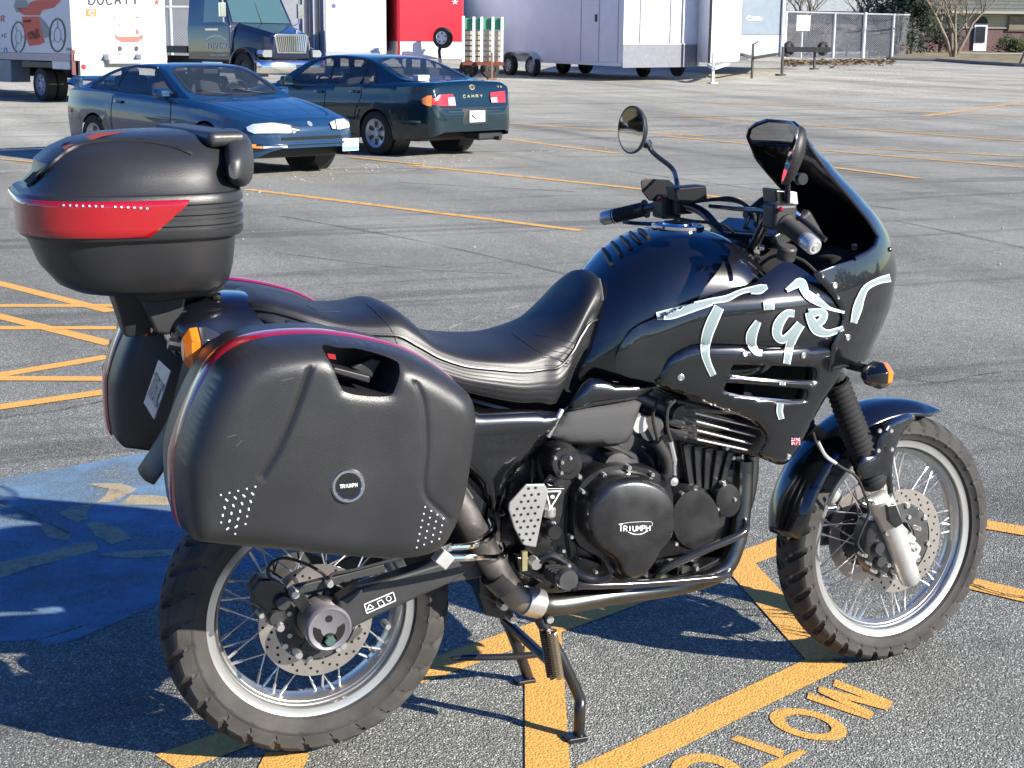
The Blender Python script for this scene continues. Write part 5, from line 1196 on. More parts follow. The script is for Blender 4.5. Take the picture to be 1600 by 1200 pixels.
part(dome(ell(877, 719, 25, 27, 30), (1.1, 1.05, .95, .9, .6, .5), -.175, (.10, -.01, -.03, -.032, -.032, -.036)), 'water_pump_cover', ENG, engine, smooth=40)
part(dome(ell(958, 728, 24, 26, 24), (1, 1, .95, .2), -.13, (.05, -.01, -.03, -.034)), 'breather_cover', ENG2, engine)
part(slab([(862, 735), (895, 735), (910, 752), (893, 800), (905, 870), (860, 895), (820, 860), (825, 800), (845, 760)], -.15, -.05), 'frame_plate', ENG, engine, bevel=.006)
part(slab([(893, 865), (940, 880), (985, 905), (1060, 905), (1130, 870), (1150, 835), (1140, 880), (1110, 905), (1000, 915), (930, 905), (890, 895)], -.15, .05), 'sump_guard', ENG, engine, bevel=.004)
TE = bvh([cc]); 
PH('engine_bolt', [], TE, STL, cc) if False else None
mb = MB()
for a, b, r in ((943, 742, .0065), (982, 730, .0065), (1018, 741, .0065), (910, 768, .006), (1065, 771, .006), (1108, 788, .006), (1108, 818, .006), (1090, 843, .006), (1055, 849, .006), (1130, 756, .006), (1147, 780, .005), (1120, 795, .005), (866, 715, .005), (890, 715, .005), (877, 722, .005), (876, 738, .005), (892, 838, .006), (900, 735, .006), (930, 893, .005)):
    r *= .82; mb.lathe([(.0001, -.004), (r*.4, -.004), (r*.45, -.008), (r*.85, -.008), (r, -.005), (r, .012)], Y(a, b, -.184 if a < 1040 else -.172) if not 860 < a < 892 or b > 760 else Y(a, b, -.207), (0, 1, 0), 10)
part(mb, 'cover_bolt', STL, engine)
# Triumph name on the clutch cover: word with a swoosh under it
def word_px(s, x, y, w, h, sk=0., lw=1.6, gap=1.2, big0=1.0):
    out = []; cx = x
    for i, ch in enumerate(s):
        hh = h*(big0 if i == 0 else 1)
        for st in GLY.get(ch, []):
            for a, b in zip(st[:-1], st[1:]):
                A = (cx+a[0]*w, y-a[1]*hh+sk*(cx+a[0]*w-x)); B = (cx+b[0]*w, y-b[1]*hh+sk*(cx+b[0]*w-x)); out.append(stroke([A, B], lw, 1))
        cx += w+gap
    return out
PH('cover_lettering', word_px('TRIUMPH', 967, 830, 5.4, 8.0, -.02, 1.7, 1.7, 1.35)+[stroke([(981, 831), (991, 834.5), (1002, 834), (1012, 829)], 1.3)]+[stroke([(966, 819), (985, 816), (1017, 815), (1018, 822)], .6, 2)], TE, WHT, cc, 6, .0012)
# cylinder with vertical ribs
cyl = part(slab([(1062, 690), (1148, 706), (1132, 770), (1075, 765)], -.145, .1), 'cylinder', ENG, engine, bevel=.004)
me = None
for k in range(5):
    t = k/4.; a = (1070+t*70, 694+t*12); b = (1080+t*45, 762+t*5)
    part(MB().bar(Y(*a, -.15), Y(*b, -.15), .014, .010, (0, 1, 0)), 'cylinder_rib', ENG, engine, bevel=.002)
# radiator-side cooling fins, bright edges
part(slab([(1058, 622), (1175, 650), (1205, 690), (1190, 715), (1150, 710), (1062, 688)], -.13, .02), 'cylinder_head', ENG, engine, bevel=.006)
for k, (a, b) in enumerate([((1078, 642), (1178, 666)), ((1080, 655), (1172, 678)), ((1081, 669), (1167, 690)), ((1081, 683), (1161, 700))]):
    o = part(MB().bar(Y(*a, -.165), Y(*b, -.165), .05, .0042, (0, 0, 1)), 'cooling_fin', STL, engine, bevel=.001)
mb = MB()
for a, b in ((1052, 660), (1068, 664), (1056, 676), (1070, 678)): mb.lathe([(.0001, -.02), (.007, -.02), (.008, 0), (.008, .03)], Y(a, b, -.15), (.4, -1, 0), 10)
part(mb, 'head_bolt', STL, engine)
# hoses and cables by the engine
part(MB().tube(cr(PY([(1055, 625, -.2), (1043, 640, -.2), (1043, 670, -.2), (1052, 700, -.2), (1055, 735, -.2), (1052, 752, -.2)]), 6), .0045, 8), 'clutch_cable', RUB, engine)
mb = MB().tube(PY([(1047, 690, -.2), (1054, 720, -.2)]), .0065, 8).tube(PY([(1054, 720, -.2), (1054, 742, -.2)]), .005, 8).lathe([(.0001, -.008), (.010, -.006), (.010, .006)], Y(1052, 752, -.2), (0, 1, 0), 12)
part(mb, 'cable_ferrule', STL, engine)
part(MB().tube(cr(PY([(1025, 690, -.15), (1040, 715, -.15), (1042, 740, -.15), (1025, 752, -.14)]), 6), .015, 12), 'coolant_hose', RUB, engine)
part(MB().tube(cr(PY([(1000, 640, -.1), (1030, 665, -.1), (1060, 650, -.1)]), 6), .012, 10), 'coolant_hose', RUB, engine)
part(MB().lathe([(.0001, -.01), (.02, -.01), (.024, 0), (.024, .05)], Y(998, 662, -.14), (0, 1, 0), 16), 'carburettor_cap', SIL, engine)
mb = MB()      # carburettor bank and intake, dark clutter behind the panel
for x, z, r in ((.70, .70, .035), (.78, .72, .03), (.86, .74, .028), (.72, .64, .03)): mb.lathe([(.0001, -.14), (r, -.14), (r*1.1, -.11), (r*.8, -.06), (r*.8, .1)], (x, 0, z), (0, 1, 0), 16)
part(mb, 'carburettor', ENG2, engine)
for pts, r in (([(905, 700, -.12), (930, 690, -.14), (960, 700, -.14), (990, 715, -.13)], .010), ([(1000, 700, -.1), (1018, 720, -.12), (1020, 745, -.12)], .008), ([(870, 690, -.12), (850, 700, -.14), (842, 725, -.14), (848, 750, -.14)], .006), ([(1030, 622, -.16), (1020, 650, -.16), (1028, 690, -.15)], .004),
               ([(1140, 790, -.1), (1150, 760, -.12), (1146, 720, -.12)], .006), ([(900, 760, -.15), (888, 790, -.15), (884, 830, -.15), (890, 870, -.15)], .005), ([(1060, 850, -.12), (1090, 862, -.12), (1130, 840, -.1)], .007)):
    part(MB().tube(cr(PY(pts), 6), r, 8), 'engine_hose', RUB, engine)
for a, b, y in ((1150, 770, -.12), (905, 745, -.16), (1010, 880, -.16), (1030, 905, -.17), (1088, 888, -.16), (880, 860, -.16), (1020, 655, -.13), (985, 668, -.12), (1047, 628, -.17), (1135, 700, -.15), (1145, 715, -.15), (840, 815, -.2), (888, 884, -.2)):
    part(MB().lathe([(.0001, -.006), (.0045, -.006), (.006, -.003), (.006, .012)], Y(a, b, y), (0, 1, 0), 8), 'small_bolt', STL, engine)
for k in range(9): part(MB().bar((.60+k*.045, -.13, .36), (.60+k*.045, .10, .36), .012, .03), 'sump_fin', ENG, engine)
# ---------------------------------------------------------------- frame and tubes
mb = MB()
for y in (-.12, .12):
    mb.tube(cr([(.42, y, .70), (.60, y, .78), (.85, y*1.1, .86), (1.05, y*.9, .92), (1.17, y*.4, .98)], 6), .017, 12)
    mb.tube(cr([(1.15, y*.5, .92), (1.10, y, .75), (1.05, y, .55), (1.0, y, .40)], 6), .014, 10) if y > 0 else None
    mb.tube(cr([(.45, y, .78), (.2, y, .86), (-.1, y*.9, .93), (-.3, y*.8, .98)], 6), .012, 10)
    mb.tube(cr([(.42, y, .55), (.25, y, .72), (-.1, y, .88)], 6), .011, 10)
    mb.tube(cr([(.42, y, .70), (.40, y, .50), (.42, y, .36)], 6), .017, 10)
frame_ = part(mb, 'frame', ENG)
part(MB().tube([AX*.0+Vector((1.165, 0, .915)), Vector((1.165, 0, .915))+AX*.18], .03, 20), 'headstock', ENG, frame_)
part(slab([(760, 770), (800, 745), (850, 760), (850, 900), (800, 960), (750, 930), (745, 850)], -.10, .08), 'pivot_plate', ENG, frame_, bevel=.006)
# engine guard bars
G1 = cr(PY([(1145, 812, -.05), (1160, 812, -.14), (1166, 822, -.19), (1155, 836, -.205), (1100, 860, -.205), (1040, 888, -.19), (1022, 906, -.17)]), 6)
G2 = cr(PY([(878, 876, -.15), (895, 905, -.19), (915, 914, -.21), (1000, 912, -.21), (1080, 906, -.21), (1130, 900, -.205), (1140, 890, -.16), (1135, 870, -.1)]), 6)
part(MB().tube(G1, .0095, 12), 'engine_guard', mat('guard_black', (.02, .02, .02), .16, coat=.7), frame_); part(MB().tube(G2, .0095, 12), 'engine_guard', MATS['guard_black'], frame_)
part(slab([(1143, 805), (1152, 800), (1167, 818), (1160, 850), (1140, 895), (1136, 890), (1150, 850)], -.13, -.10), 'guard_plate', ENG, frame_, bevel=.003)
# ---------------------------------------------------------------- foot controls
mb = slab([(822, 757), (851, 756), (858, 768), (848, 806), (838, 856), (818, 852), (804, 826), (795, 796), (796, 786)], -.235, -.228)
hg = part(mb, 'heel_guard', mat('guard_silver', (.33, .33, .32), .4, metal=.5, noise=.15), bevel=.003, seg=2)
TH = bvh([hg]); hol = []
for r_ in range(9):
    for q in range(4):
        u = 804+q*11+(r_ % 2)*5.0-r_*.2+(4 if r_ > 6 else 0); v = 765+r_*10+q*-1
        if (u-795) > 3+max(0, (795-v)*.62) and u < 851-max(0, (v-775)*.18) and v < 850 and (v < 822 or u > 800+(v-822)*.5): hol.append(ell(u, v, 2.0, 2.2, 8))
PH('guard_hole', hol, TH, DRK, hg, 9, .001)
part(MB().bar(Y(815, 800, -.21), Y(800, 820, -.12), .02, .03).bar(Y(840, 770, -.21), Y(865, 770, -.13), .02, .03), 'guard_bracket', ENG, hg, bevel=.002)
tri = [(853, 768), (876, 767), (860, 794)]
pl = part(slab([(848, 762), (884, 762), (880, 800), (868, 845), (850, 842)], -.19, -.17), 'brake_master_cylinder', ENG, bevel=.004)
PH('warning_triangle', border(tri, 2.2)+[ell(863, 776, 3.4, 3, 8)], bvh([pl]), WHT, pl)
part(MB().lathe([(.0001, -.03), (.016, -.03), (.020, -.02), (.020, .02)], Y(859, 826, -.21), (0, 1, 0), 20), 'pedal_pivot', ENG, pl)
part(MB().lathe([(.012, 0), (.015, .004), (.015, .02), (.0001, .02)], Y(858, 808, -.2), (0, 0, 1), 16), 'reservoir_clamp', STL, pl)
pedal = cr(PY([(838, 880, -.17), (860, 868, -.18), (885, 880, -.19), (910, 900, -.21), (935, 905, -.22), (955, 900, -.235)]), 5)
bp_ = part(MB().tube(pedal, .010, 10), 'brake_pedal', ENG)
part(slab([(806, 870), (850, 872), (870, 890), (880, 905), (850, 912), (812, 895)], -.16, -.13), 'foot_peg_bracket', ENG, bp_, bevel=.004)
mb = MB().lathe([(.0001, -.006), (.013, -.006), (.015, 0), (.015, .02)], Y(837, 881, -.175), (0, 1, 0), 8)
mb.lathe([(.0001, -.006), (.007, -.006), (.008, 0), (.008, .02)], Y(817, 880, -.17), (0, 1, 0), 8)
part(mb, 'pedal_bolt', STL, bp_); part(MB().box(Y(819, 876, -.18), (.012, .01, .045)), 'pedal_switch', mat('brass_dull', (.45, .42, .22), .4, metal=.7), bp_)
fp = part(MB().bar(Y(862, 893, -.17), Y(888, 912, -.29), .042, .028), 'foot_peg', RUB, bevel=.006)
mb = MB()
for k in range(5): mb.box(Y(862, 893, -.17).lerp(Y(888, 912, -.29), .15+.17*k)+Vector((0, 0, .016)), (.044, .008, .010))
part(mb, 'peg_rib', RUB, fp)
part(MB().lathe([(.0001, -.01), (.022, -.01), (.024, 0), (.024, .012)], Y(886, 905, -.295), (0, 1, 0), 18), 'peg_end', ENG2, fp)
# passenger foot rests, chrome loops from the case rail
mb = MB().tube(cr(PY([(702, 856, -.34), (740, 852, -.30), (765, 838, -.24), (772, 826, -.2), (768, 812, -.15)]), 6), .0075, 10)
mb.tube(cr(PY([(702, 872, -.34), (745, 871, -.30), (775, 871, -.24), (787, 866, -.2), (785, 852, -.15)]), 6), .0075, 10)
rail = part(mb, 'case_rail', CHR)
part(MB().box(Y(692, 872, -.35), (.032, .03, .032), Matrix.Rotation(R(42), 3, 'Y')), 'rail_clamp', SIL, rail, bevel=.003)
# ---------------------------------------------------------------- centre stand
def foot(p): return MB().box(p, (.05, .04, .014))
near, far = Vector((.595, -.175, .012)), Vector((.612, .17, .012))
cs = part(MB().tube(cr([Y(840, 962, -.13), Y(862, 1000, -.14), Y(885, 1045, -.155), Y(905, 1090, -.165), near+Vector((0, 0, .06)), near], 6), .0135, 12), 'centre_stand', mat('stand_black', (.02, .02, .022), .3, metal=.3, coat=.4, coat_r=.2))
part(MB().tube(cr([Vector((.475, .11, .30)), Vector((.53, .13, .20)), Vector((.575, .15, .10)), far], 6), .0135, 12), 'stand_leg', MATS['stand_black'], cs)
part(MB().tube([Vector((.53, -.145, .19)), Vector((.53, .13, .19))], .012, 10), 'stand_crossbar', MATS['stand_black'], cs)
part(foot(near-Vector((.01, 0, .006))), 'stand_foot', MATS['stand_black'], cs, bevel=.004); part(foot(far-Vector((.01, 0, .006))), 'stand_foot', MATS['stand_black'], cs, bevel=.004)
part(MB().tube(cr([Y(845, 1022, .10), Y(800, 1026, .11), Y(760, 1027, .12), Y(715, 1028, .14), Y(705, 1031, .145)], 5), .0085, 10), 'stand_lever', MATS['stand_black'], cs)
sp = []; a, b = Y(862, 985, -.19), Y(873, 1058, -.185); d = b-a; u_, v_ = frame(d)
for k in range(22*8+1): t = k/(22*8); an = 2*math.pi*k/8; sp.append(a+d*t+(u_*math.cos(an)+v_*math.sin(an))*.011)
part(MB().tube(sp, .0024, 6), 'stand_spring', mat('spring_steel', (.4, .34, .24), .35, metal=.9), cs)
sp = []; a, b = Y(850, 985, -.17), Y(862, 1058, -.165); d = b-a
for k in range(22*8+1): t = k/(22*8); an = 2*math.pi*k/8; sp.append(a+d*t+(u_*math.cos(an)+v_*math.sin(an))*.010)
part(MB().tube(sp, .0024, 6), 'stand_spring', ENG, cs)
part(slab([(752, 900), (772, 905), (800, 950), (800, 970), (760, 962), (748, 930)], -.08, -.04), 'stand_bracket', ENG, cs, bevel=.003)
mb = MB()
for a_, b_ in ((800, 966), (857, 966), (786, 946)): mb.lathe([(.0001, -.012), (.009, -.012), (.011, -.004), (.011, .02)], Y(a_, b_, -.14), (0, 1, 0), 8)
part(mb, 'stand_bolt', STL, cs)
# ================================================================ motorcycle bodywork
# ---------------------------------------------------------------- tank
TK = [  # x, top z, half width, bottom z, slant
    (.67, 1.055, .095, .84, .42), (.70, 1.085, .125, .84, .36), (.74, 1.118, .155, .84, .26), (.79, 1.145, .180, .83, .16), (.85, 1.16, .195, .83, .08), (.91, 1.163, .200, .83, .03),
    (.98, 1.152, .205, .83, 0), (1.04, 1.125, .20, .84, 0), (1.10, 1.085, .18, .86, 0), (1.15, 1.04, .15, .88, 0)]
def tank_rows():
    rows = []
    for i in range(49):
        x = .67+(1.15-.67)*i/48; zt, w, zb, k = sinterp(x, TK); row = []; zm = zt-.19; 
        half = []
        for j in range(25):
            t = j/24*math.pi/2; c, s = math.cos(t), math.sin(t); e = 2/2.5
            y = w*s**e; z = zm+(zt-zm)*c**e; half.append((y, z))
        for j in range(1, 9): 
            q = j/8; half.append((w*(1-.10*q*q), zm+(zb-zm)*q))
        full = [(-y, z) for y, z in half[::-1]]+half[1:]
        rows.append([Vector((x+k*(z-zt), y, z)) for y, z in full])
    return rows
TR = tank_rows()
mb = MB().grid(TR); cen = [r[len(r)//2] for r in TR]
mb.add(TR[0]+[Vector((.62, 0, .84))], [[i, i+1, len(TR[0])] for i in range(len(TR[0])-1)])
tank = part(mb, 'fuel_tank', BLK, smooth=60)
T_T = bvh([tank])
cap = Vector((.905, 0, 1.1635))
fc = part(MB().lathe([(.062, -.004), (.062, .003), (.056, .006), (.050, .004), (.048, .002), (.036, .003), (.034, .008), (.0001, .010)], cap, (.03, 0, 1), 36), 'fuel_cap', CHR, tank)
part(MB().lathe([(.047, .0035), (.037, .0045)], cap, (.03, 0, 1), 36), 'cap_ring', BLK, fc)
part(MB().lathe([(.033, .0105), (.0001, .0112)], cap, (.03, 0, 1), 36), 'cap_disc', BLK, fc)
for k in range(5):      # louvre ribs on the tank's rear shoulder
    a = Vector((.73+k*.021, .035-k*.004, 1.2)); h = T_T.ray_cast(a, Vector((0, 0, -1)))[0]; a2 = Vector((.708+k*.023, -.055, 1.2)); h2 = T_T.ray_cast(a2, Vector((0, 0, -1)))[0]
    if h and h2: part(MB().tube([h+Vector((0, 0, .004)), h.lerp(h2, .5)+Vector((0, 0, .006)), h2+Vector((0, 0, .004))], [.005, .007, .005], 10), 'tank_louvre', PLA, tank)
# ---------------------------------------------------------------- side panel between tank and fairing (carries the lettering)
XN = [(.50, 1.30), (.60, 1.36), (.70, 1.42), (.80, 1.43), (.86, 1.435), (.94, 1.475), (.99, 1.49), (1.05, 1.498), (1.13, 1.472), (1.21, 1.40), (1.31, 1.285), (1.36, 1.222), (1.40, 1.178)]
W0 = [(.50, .20), (.60, .215), (.70, .235), (.80, .25), (.90, .258), (1.0, .255), (1.1, .24), (1.2, .215), (1.3, .185), (1.40, .14)]
def wf(x, z):
    xn = sinterp(z, XN)[0]; w0 = sinterp(z, W0)[0]; xb = 1.0 if z < 1.1 else 1.0+(z-1.1)*.3
    if x <= xb: return w0-.10*max(0, (xb-.12-x))**1.3
    q = min(1, (x-xb)/(xn-xb)); return w0*max(0, 1-q**2.3)**(1/1.8)
def S(u, v, f=wf, off=0.):        # photo point on the body side y = -(f+off)
    y = -.22
    for k in range(12): p = Y(u, v, y); y = .5*y+.5*(-(f(p.x, p.z)+off))
    return Y(u, v, y)
def ppoly(px, n=5, off=0., f=wf, sharp=False):
    P = [S(a, b, f, off) for a, b in px]; P = P if sharp else cr(P, n, True); return [(p.x, p.z) for p in P]
def both(mb):       # mirrored copy for the far side
    mb.mir = True; return mb
sp_px = [(1040, 596), (1053, 566), (1078, 547), (1110, 539), (1200, 541), (1296, 541), (1311, 521), (1321, 500), (1317, 479), (1303, 458), (1284, 438), (1262, 420), (1243, 413), (1215, 428), (1190, 444), (1158, 452), (1125, 462), (1085, 478), (1040, 500), (1000, 520), (975, 560), (985, 592)]
o_ = ppoly(sp_px, 3)
def bulge(x, z, d): return -(wf(x, z)-.007*math.exp(-d/.015)-.030*max(0, min(1, (1.0-x)/.28))-.05*max(0, z-1.02)/.1*(1 if x < 1.2 else 1))
mb = relief(MB(), o_, .012, bulge); both(mb)
sidep = part(mb, 'tank_side_panel', BLK, smooth=50)
# ---------------------------------------------------------------- upper fairing
XE = [(.905, 1.185), (.94, 1.205), (.965, 1.215), (.99, 1.205), (1.02, 1.18), (1.045, 1.155), (1.065, 1.13), (1.08, 1.125), (1.09, 1.19), (1.10, 1.27), (1.115, 1.33), (1.14, 1.358), (1.185, 1.325), (1.23, 1.278), (1.27, 1.235), (1.305, 1.20), (1.36, 1.162), (1.385, 1.158), (1.402, 1.170)]
rows = []
for i in range(56):
    z = .845+(1.402-.845)*i/55; xn = sinterp(z, XN)[0]; w0 = sinterp(z, W0)[0]; xb = 1.0 if z < 1.1 else 1.0+(z-1.1)*.3
    xe = float(np.interp(z, [r[0] for r in XE], [r[1] for r in XE])) if z > .905 else 1.185
    q0 = max(0, (xe-xb)/(xn-xb))
    half = []
    a0 = math.asin(min(1, q0**1.15))
    for j in range(25):
        a = a0+(math.pi/2-a0)*j/24; q = math.sin(a)**(1/1.15); half.append(Vector((xb+(xn-xb)*q, -w0*max(0, 1-q**2.3)**(1/1.8), z)))
    rows.append(half+[Vector((p.x, -p.y, p.z)) for p in half[-2::-1]])
mb = MB()
low = [r for r in rows if r[0].z < 1.352]; scr = [r for r in rows if r[0].z > 1.335]
fair = part(mb.grid(low), 'fairing', BLK, smooth=60, solid=.0016, off=1)
screen = part(MB().grid(scr), 'windscreen', SMK, fair, smooth=60, solid=.003, off=1)
# rolled rim along the open edge of the fairing
for sgn in (0, -1):
    P = [r[sgn] for r in rows if r[0].z > 1.09]
    part(MB().tube(P, .0055, 8), 'fairing_rim', BLK, fair)
part(MB().tube(rows[-1], .004, 8), 'screen_edge', CHR if False else BLK, fair)
part(MB().tube(scr[0], .0035, 8), 'screen_lip', BLK, fair)
# raised lip folding back from the top of the screen
top = rows[-1]; L1 = [p+Vector((-.012, 0, -.022)) for p in top]; L2 = [p+Vector((-.02-.02*(1-(p.y/.14)**2), 0, -.045)) for p in top]
# lower fairing wing, with two cooling slots
lw_px = [(1035, 600), (1052, 567), (1078, 548), (1110, 540.5), (1200, 542.5), (1298, 541), (1330, 545), (1322, 575), (1300, 612), (1280, 645), (1262, 680), (1247, 708), (1228, 727), (1205, 722), (1188, 712), (1200, 690), (1192, 672), (1172, 656), (1120, 636), (1075, 619), (1048, 612)]
sl_px = [[(1147, 572), (1160, 569), (1255, 571), (1275, 574), (1277, 590), (1268, 598), (1200, 594), (1148, 589), (1144, 580)], [(1137, 602), (1150, 598), (1250, 605), (1263, 609), (1262, 621), (1252, 628), (1190, 624), (1138, 615)]]
def wing_y(x, z, d): return -(wf(x, z)-.010*math.exp(-d/.008)-.03*max(0, (1.0-x)/.28))
def relief_h(mb, out, holes, step, yf, creases=()):
    n = len(out); P = [Vector(p) for p in out]; E = [(i, (i+1) % n) for i in range(n)]
    for h in holes:
        b = len(P); P += [Vector(p) for p in h]; E += [(b+i, b+(i+1) % len(h)) for i in range(len(h))]
    nb = len(P); v, f = fill2(out, step); P += [Vector(p) for p in v[:] if min(dist2(np.array([p]), np.array(out))[0], 9) > step*.5 and all(dist2(np.array([p]), np.array(h))[0] > step*.4 for h in holes)]
    for c_ in creases:
        cc_ = cr([(a, b, 0) for a, b in c_], 14); P = P[:nb]+[p for p in P[nb:] if seg_d(p[0], p[1], [(q.x, q.y) for q in cc_]) > .0135]
        for off in (-.011, -.0075, -.004, 0, .004, .0075, .011):
            for i, q in enumerate(cc_):
                t_ = cc_[min(i+1, len(cc_)-1)]-cc_[max(0, i-1)]; n_ = Vector((-t_.y, t_.x)).normalized(); P.append(Vector((q.x, q.y))+n_*off)
    r = delaunay_2d_cdt(P, E, [], 1, 1e-7)
    V = [(p.x, p.y) for p in r[0]]; A = np.array(out)
    def inside(p, poly):
        c = False
        for i in range(len(poly)):
            a, b = poly[i-1], poly[i]
            if (a[1] > p[1]) != (b[1] > p[1]) and p[0] < (b[0]-a[0])*(p[1]-a[1])/(b[1]-a[1])+a[0]: c = not c
        return c
    F = []
    for q in r[2]:
        c = (sum(V[i][0] for i in q)/3, sum(V[i][1] for i in q)/3)
        if inside(c, out) and not any(inside(c, h) for h in holes): F.append(list(q))
    d = dist2(np.array(V), A)
    mb.add([Vector((p[0], yf(p[0], p[1], float(dd)), p[1])) for p, dd in zip(V, d)], F); return mb
lw = ppoly(lw_px, 3); sl_ = [ppoly(s, 3) for s in sl_px]
mb = relief_h(MB(), lw, sl_, .012, wing_y); both(mb)
wing = part(mb, 'lower_fairing', BLK, fair, smooth=50, solid=.0016, off=1)
for s in sl_:      # slot lips and dark ducts behind
    P = [Vector((x, wing_y(x, z, .1)+.002, z)) for x, z in s]
    lip = part(MB().tube(P, .0028, 6, closed=True), 'slot_lip', BLK, fair)
    part(MB().loops([P, [p+Vector((-.01, .03, 0)) for p in P]], False, False), 'slot_duct', PLA, fair, solid=.002)
part(MB().prism([Vector((x, -.12, z)) for x, z in [(.93, .70), (.99, .86), (1.02, .90), (1.28, .90), (1.22, .74), (1.10, .62), (1.06, .62)]], (0, .24, 0)), 'radiator', DRK, fair)
for a, b in [((1140, 591), (1268, 598)), ((1138, 617), (1252, 628))]:
    A, B = S(*a, off=-.004), S(*b, off=-.004); part(MB().tube([A, A.lerp(B, .5), B], .0023, 8), 'slot_rod', CHR, fair)
# front turn signal stalk and lamp
P0, P1 = Y(1325, 570, -.17), Y(1352, 576, -.25)
part(MB().tube([P0, P1], .011, 10), 'signal_stalk', RUB, fair)
c = Y(1368, 586, -.28); fwd = Vector((1, .1, 0)).normalized()
ts = part(MB().loops([[c+fwd*d+Vector((0, math.cos(t)*w, math.sin(t)*h)) for t in [2*math.pi*(k+.5)/8 for k in range(8)]] for d, w, h in ((-.035, .012, .010), (-.022, .030, .024), (.002, .040, .033), (.010, .040, .033))]), 'turn_signal', BLK, fair, smooth=40, bevel=.002)
part(MB().loops([[c+fwd*d+Vector((0, math.cos(t)*w, math.sin(t)*h)) for t in [2*math.pi*(k+.5)/8 for k in range(8)]] for d, w, h in ((.010, .040, .033), (.024, .038, .031), (.034, .028, .022))]), 'signal_lens', AMB, ts, smooth=40, bevel=.002)
m2 = MB().loops([[Vector((c.x, -c.y, c.z))+fwd*d+Vector((0, math.cos(t)*w, math.sin(t)*h)) for t in [2*math.pi*(k+.5)/8 for k in range(8)]] for d, w, h in ((-.035, .012, .010), (-.022, .030, .024), (.010, .040, .033))]); part(m2, 'turn_signal', BLK, fair)
# headlamp housing inside the nose, dashboard
part(MB().box((1.33, 0, 1.02), (.16, .26, .14)), 'headlamp_housing', DRK, fair, bevel=.03, seg=3)
dash = part(MB().box((1.19, 0, 1.155), (.06, .24, .09), Matrix.Rotation(R(-35), 3, 'Y')), 'instrument_panel', PLA, bevel=.012, seg=3)
for y in (-.07, .03): part(MB().lathe([(.0001, .02), (.036, .02), (.040, .028), (.044, .028), (.044, -.02)], (1.165, y, 1.175), (-.8, 0, .6), 28), 'gauge', CHR if y < 0 else PLA, dash)
# inner cockpit lining
part(MB().loops([[Vector((x, y*s, z)) for x, y, z in ((1.16, .20, .98), (1.30, .18, 1.0), (1.42, .09, 1.02), (1.45, 0, 1.02), (1.42, -.09, 1.02), (1.30, -.18, 1.0), (1.16, -.20, .98))] for s in (1, .2)], False, False), 'cockpit_floor', DRK, fair)
# fairing screws
TF = bvh([fair, wing, sidep])
def screw(u, v, r, T, par, name='fairing_screw', mt=STL, h_=.004):
    h = T.ray_cast(*photo(u, v))
    if h[0] is None: print('SCREW MISS', u, v); return
    n = h[1] if h[1].dot(ray(u, v)) < 0 else -h[1]
    part(MB().lathe([(.0001, h_), (r*.35, h_), (r*.4, h_*.5), (r*.6, h_*.5), (r*.7, h_), (r*.95, h_*.7), (r, 0)], h[0]+n*.002, n, 14), name, mt, par)
for u, v, r in ((1303, 446, .0085), (1323, 527, .0085), (1163, 553, .0075), (1254, 555, .0075), (1063, 589, .0085), (1231, 713, .007), (1284, 432, .004), (1308, 465, .004), (1276, 462, .005)): screw(u, v, r, TF, fair)
for u, v in ((1302, 255), (1367, 325), (1389, 390)): screw(u, v, .006, TF, fair, 'rim_screw', BLK)
for u, v in ((1336, 385),): screw(u, v, .009, TF, fair, 'inner_screw', STL)
# ---------------------------------------------------------------- painted name across tank and fairing
TALL = bvh([tank, sidep, fair, wing])
strokes = [([(1026, 494), (1050, 490), (1080, 481), (1112, 472)], [9, 13, 11, 8]), ([(1112, 471), (1135, 467), (1160, 456), (1190, 450)], [6, 7, 5, 7]), ([(1172, 456), (1186, 453), (1198, 449)], [6, 11, 4]),
    ([(1228, 455), (1240, 447), (1250, 443), (1258, 455)], [4, 8, 12, 7]), ([(1250, 450), (1262, 462), (1280, 473), (1295, 482), (1318, 488)], [4, 10, 8, 3, 2]),
    ([(1123, 480), (1112, 503), (1104, 525), (1101, 548), (1105, 566), (1114, 586)], [12, 14, 13, 10, 8, 7]),
    ([(1200, 471), (1201, 484)], [13, 12]),
    ([(1184, 502), (1174, 522), (1174, 538), (1181, 550), (1190, 552)], [7, 13, 11, 7, 6]),
    ([(1240, 490), (1228, 490), (1216, 505), (1213, 522), (1222, 530), (1233, 522), (1246, 506)], [8, 9, 12, 11, 9, 8, 6]), ([(1250, 506), (1240, 520), (1233, 540), (1228, 568)], [11, 13, 10, 8]),
    ([(1262, 489), (1285, 488), (1283, 500), (1272, 508)], [10, 8, 9, 8]), ([(1262, 488), (1267, 502), (1276, 515), (1292, 520), (1316, 512)], [8, 11, 13, 8, 5]),
    ([(1389, 434), (1370, 439), (1352, 449), (1343, 466), (1338, 482), (1332, 504)], [9, 7, 7, 9, 11, 7]),
    ([(1222, 594), (1221, 603)], [7, 6]), ([(1218, 630), (1217, 642), (1220, 654)], [7, 7, 6])]
mb = MB(); mo = MB(); mk = MB()
for k, (p, w) in enumerate(strokes):
    drape(mo, TALL, stroke(p, [q*1.15+2 for q in w], 5), 5, photo, .0030+.00004*k); drape(mk, TALL, stroke(p, [max(.8, q*1.15-2.2) for q in w], 5), 5, photo, .0036+.00004*k)
nm = part(mo, 'painted_name', mat('decal_edge', (.60, .66, .66), .35), sidep); part(mk, 'name_fill', mat('decal_pale', (.62, .72, .72), .3, coat=.6), nm) if False else part(mk, 'painted_name', mat('decal_fill', (.20, .26, .27), .35, coat=.4), sidep)
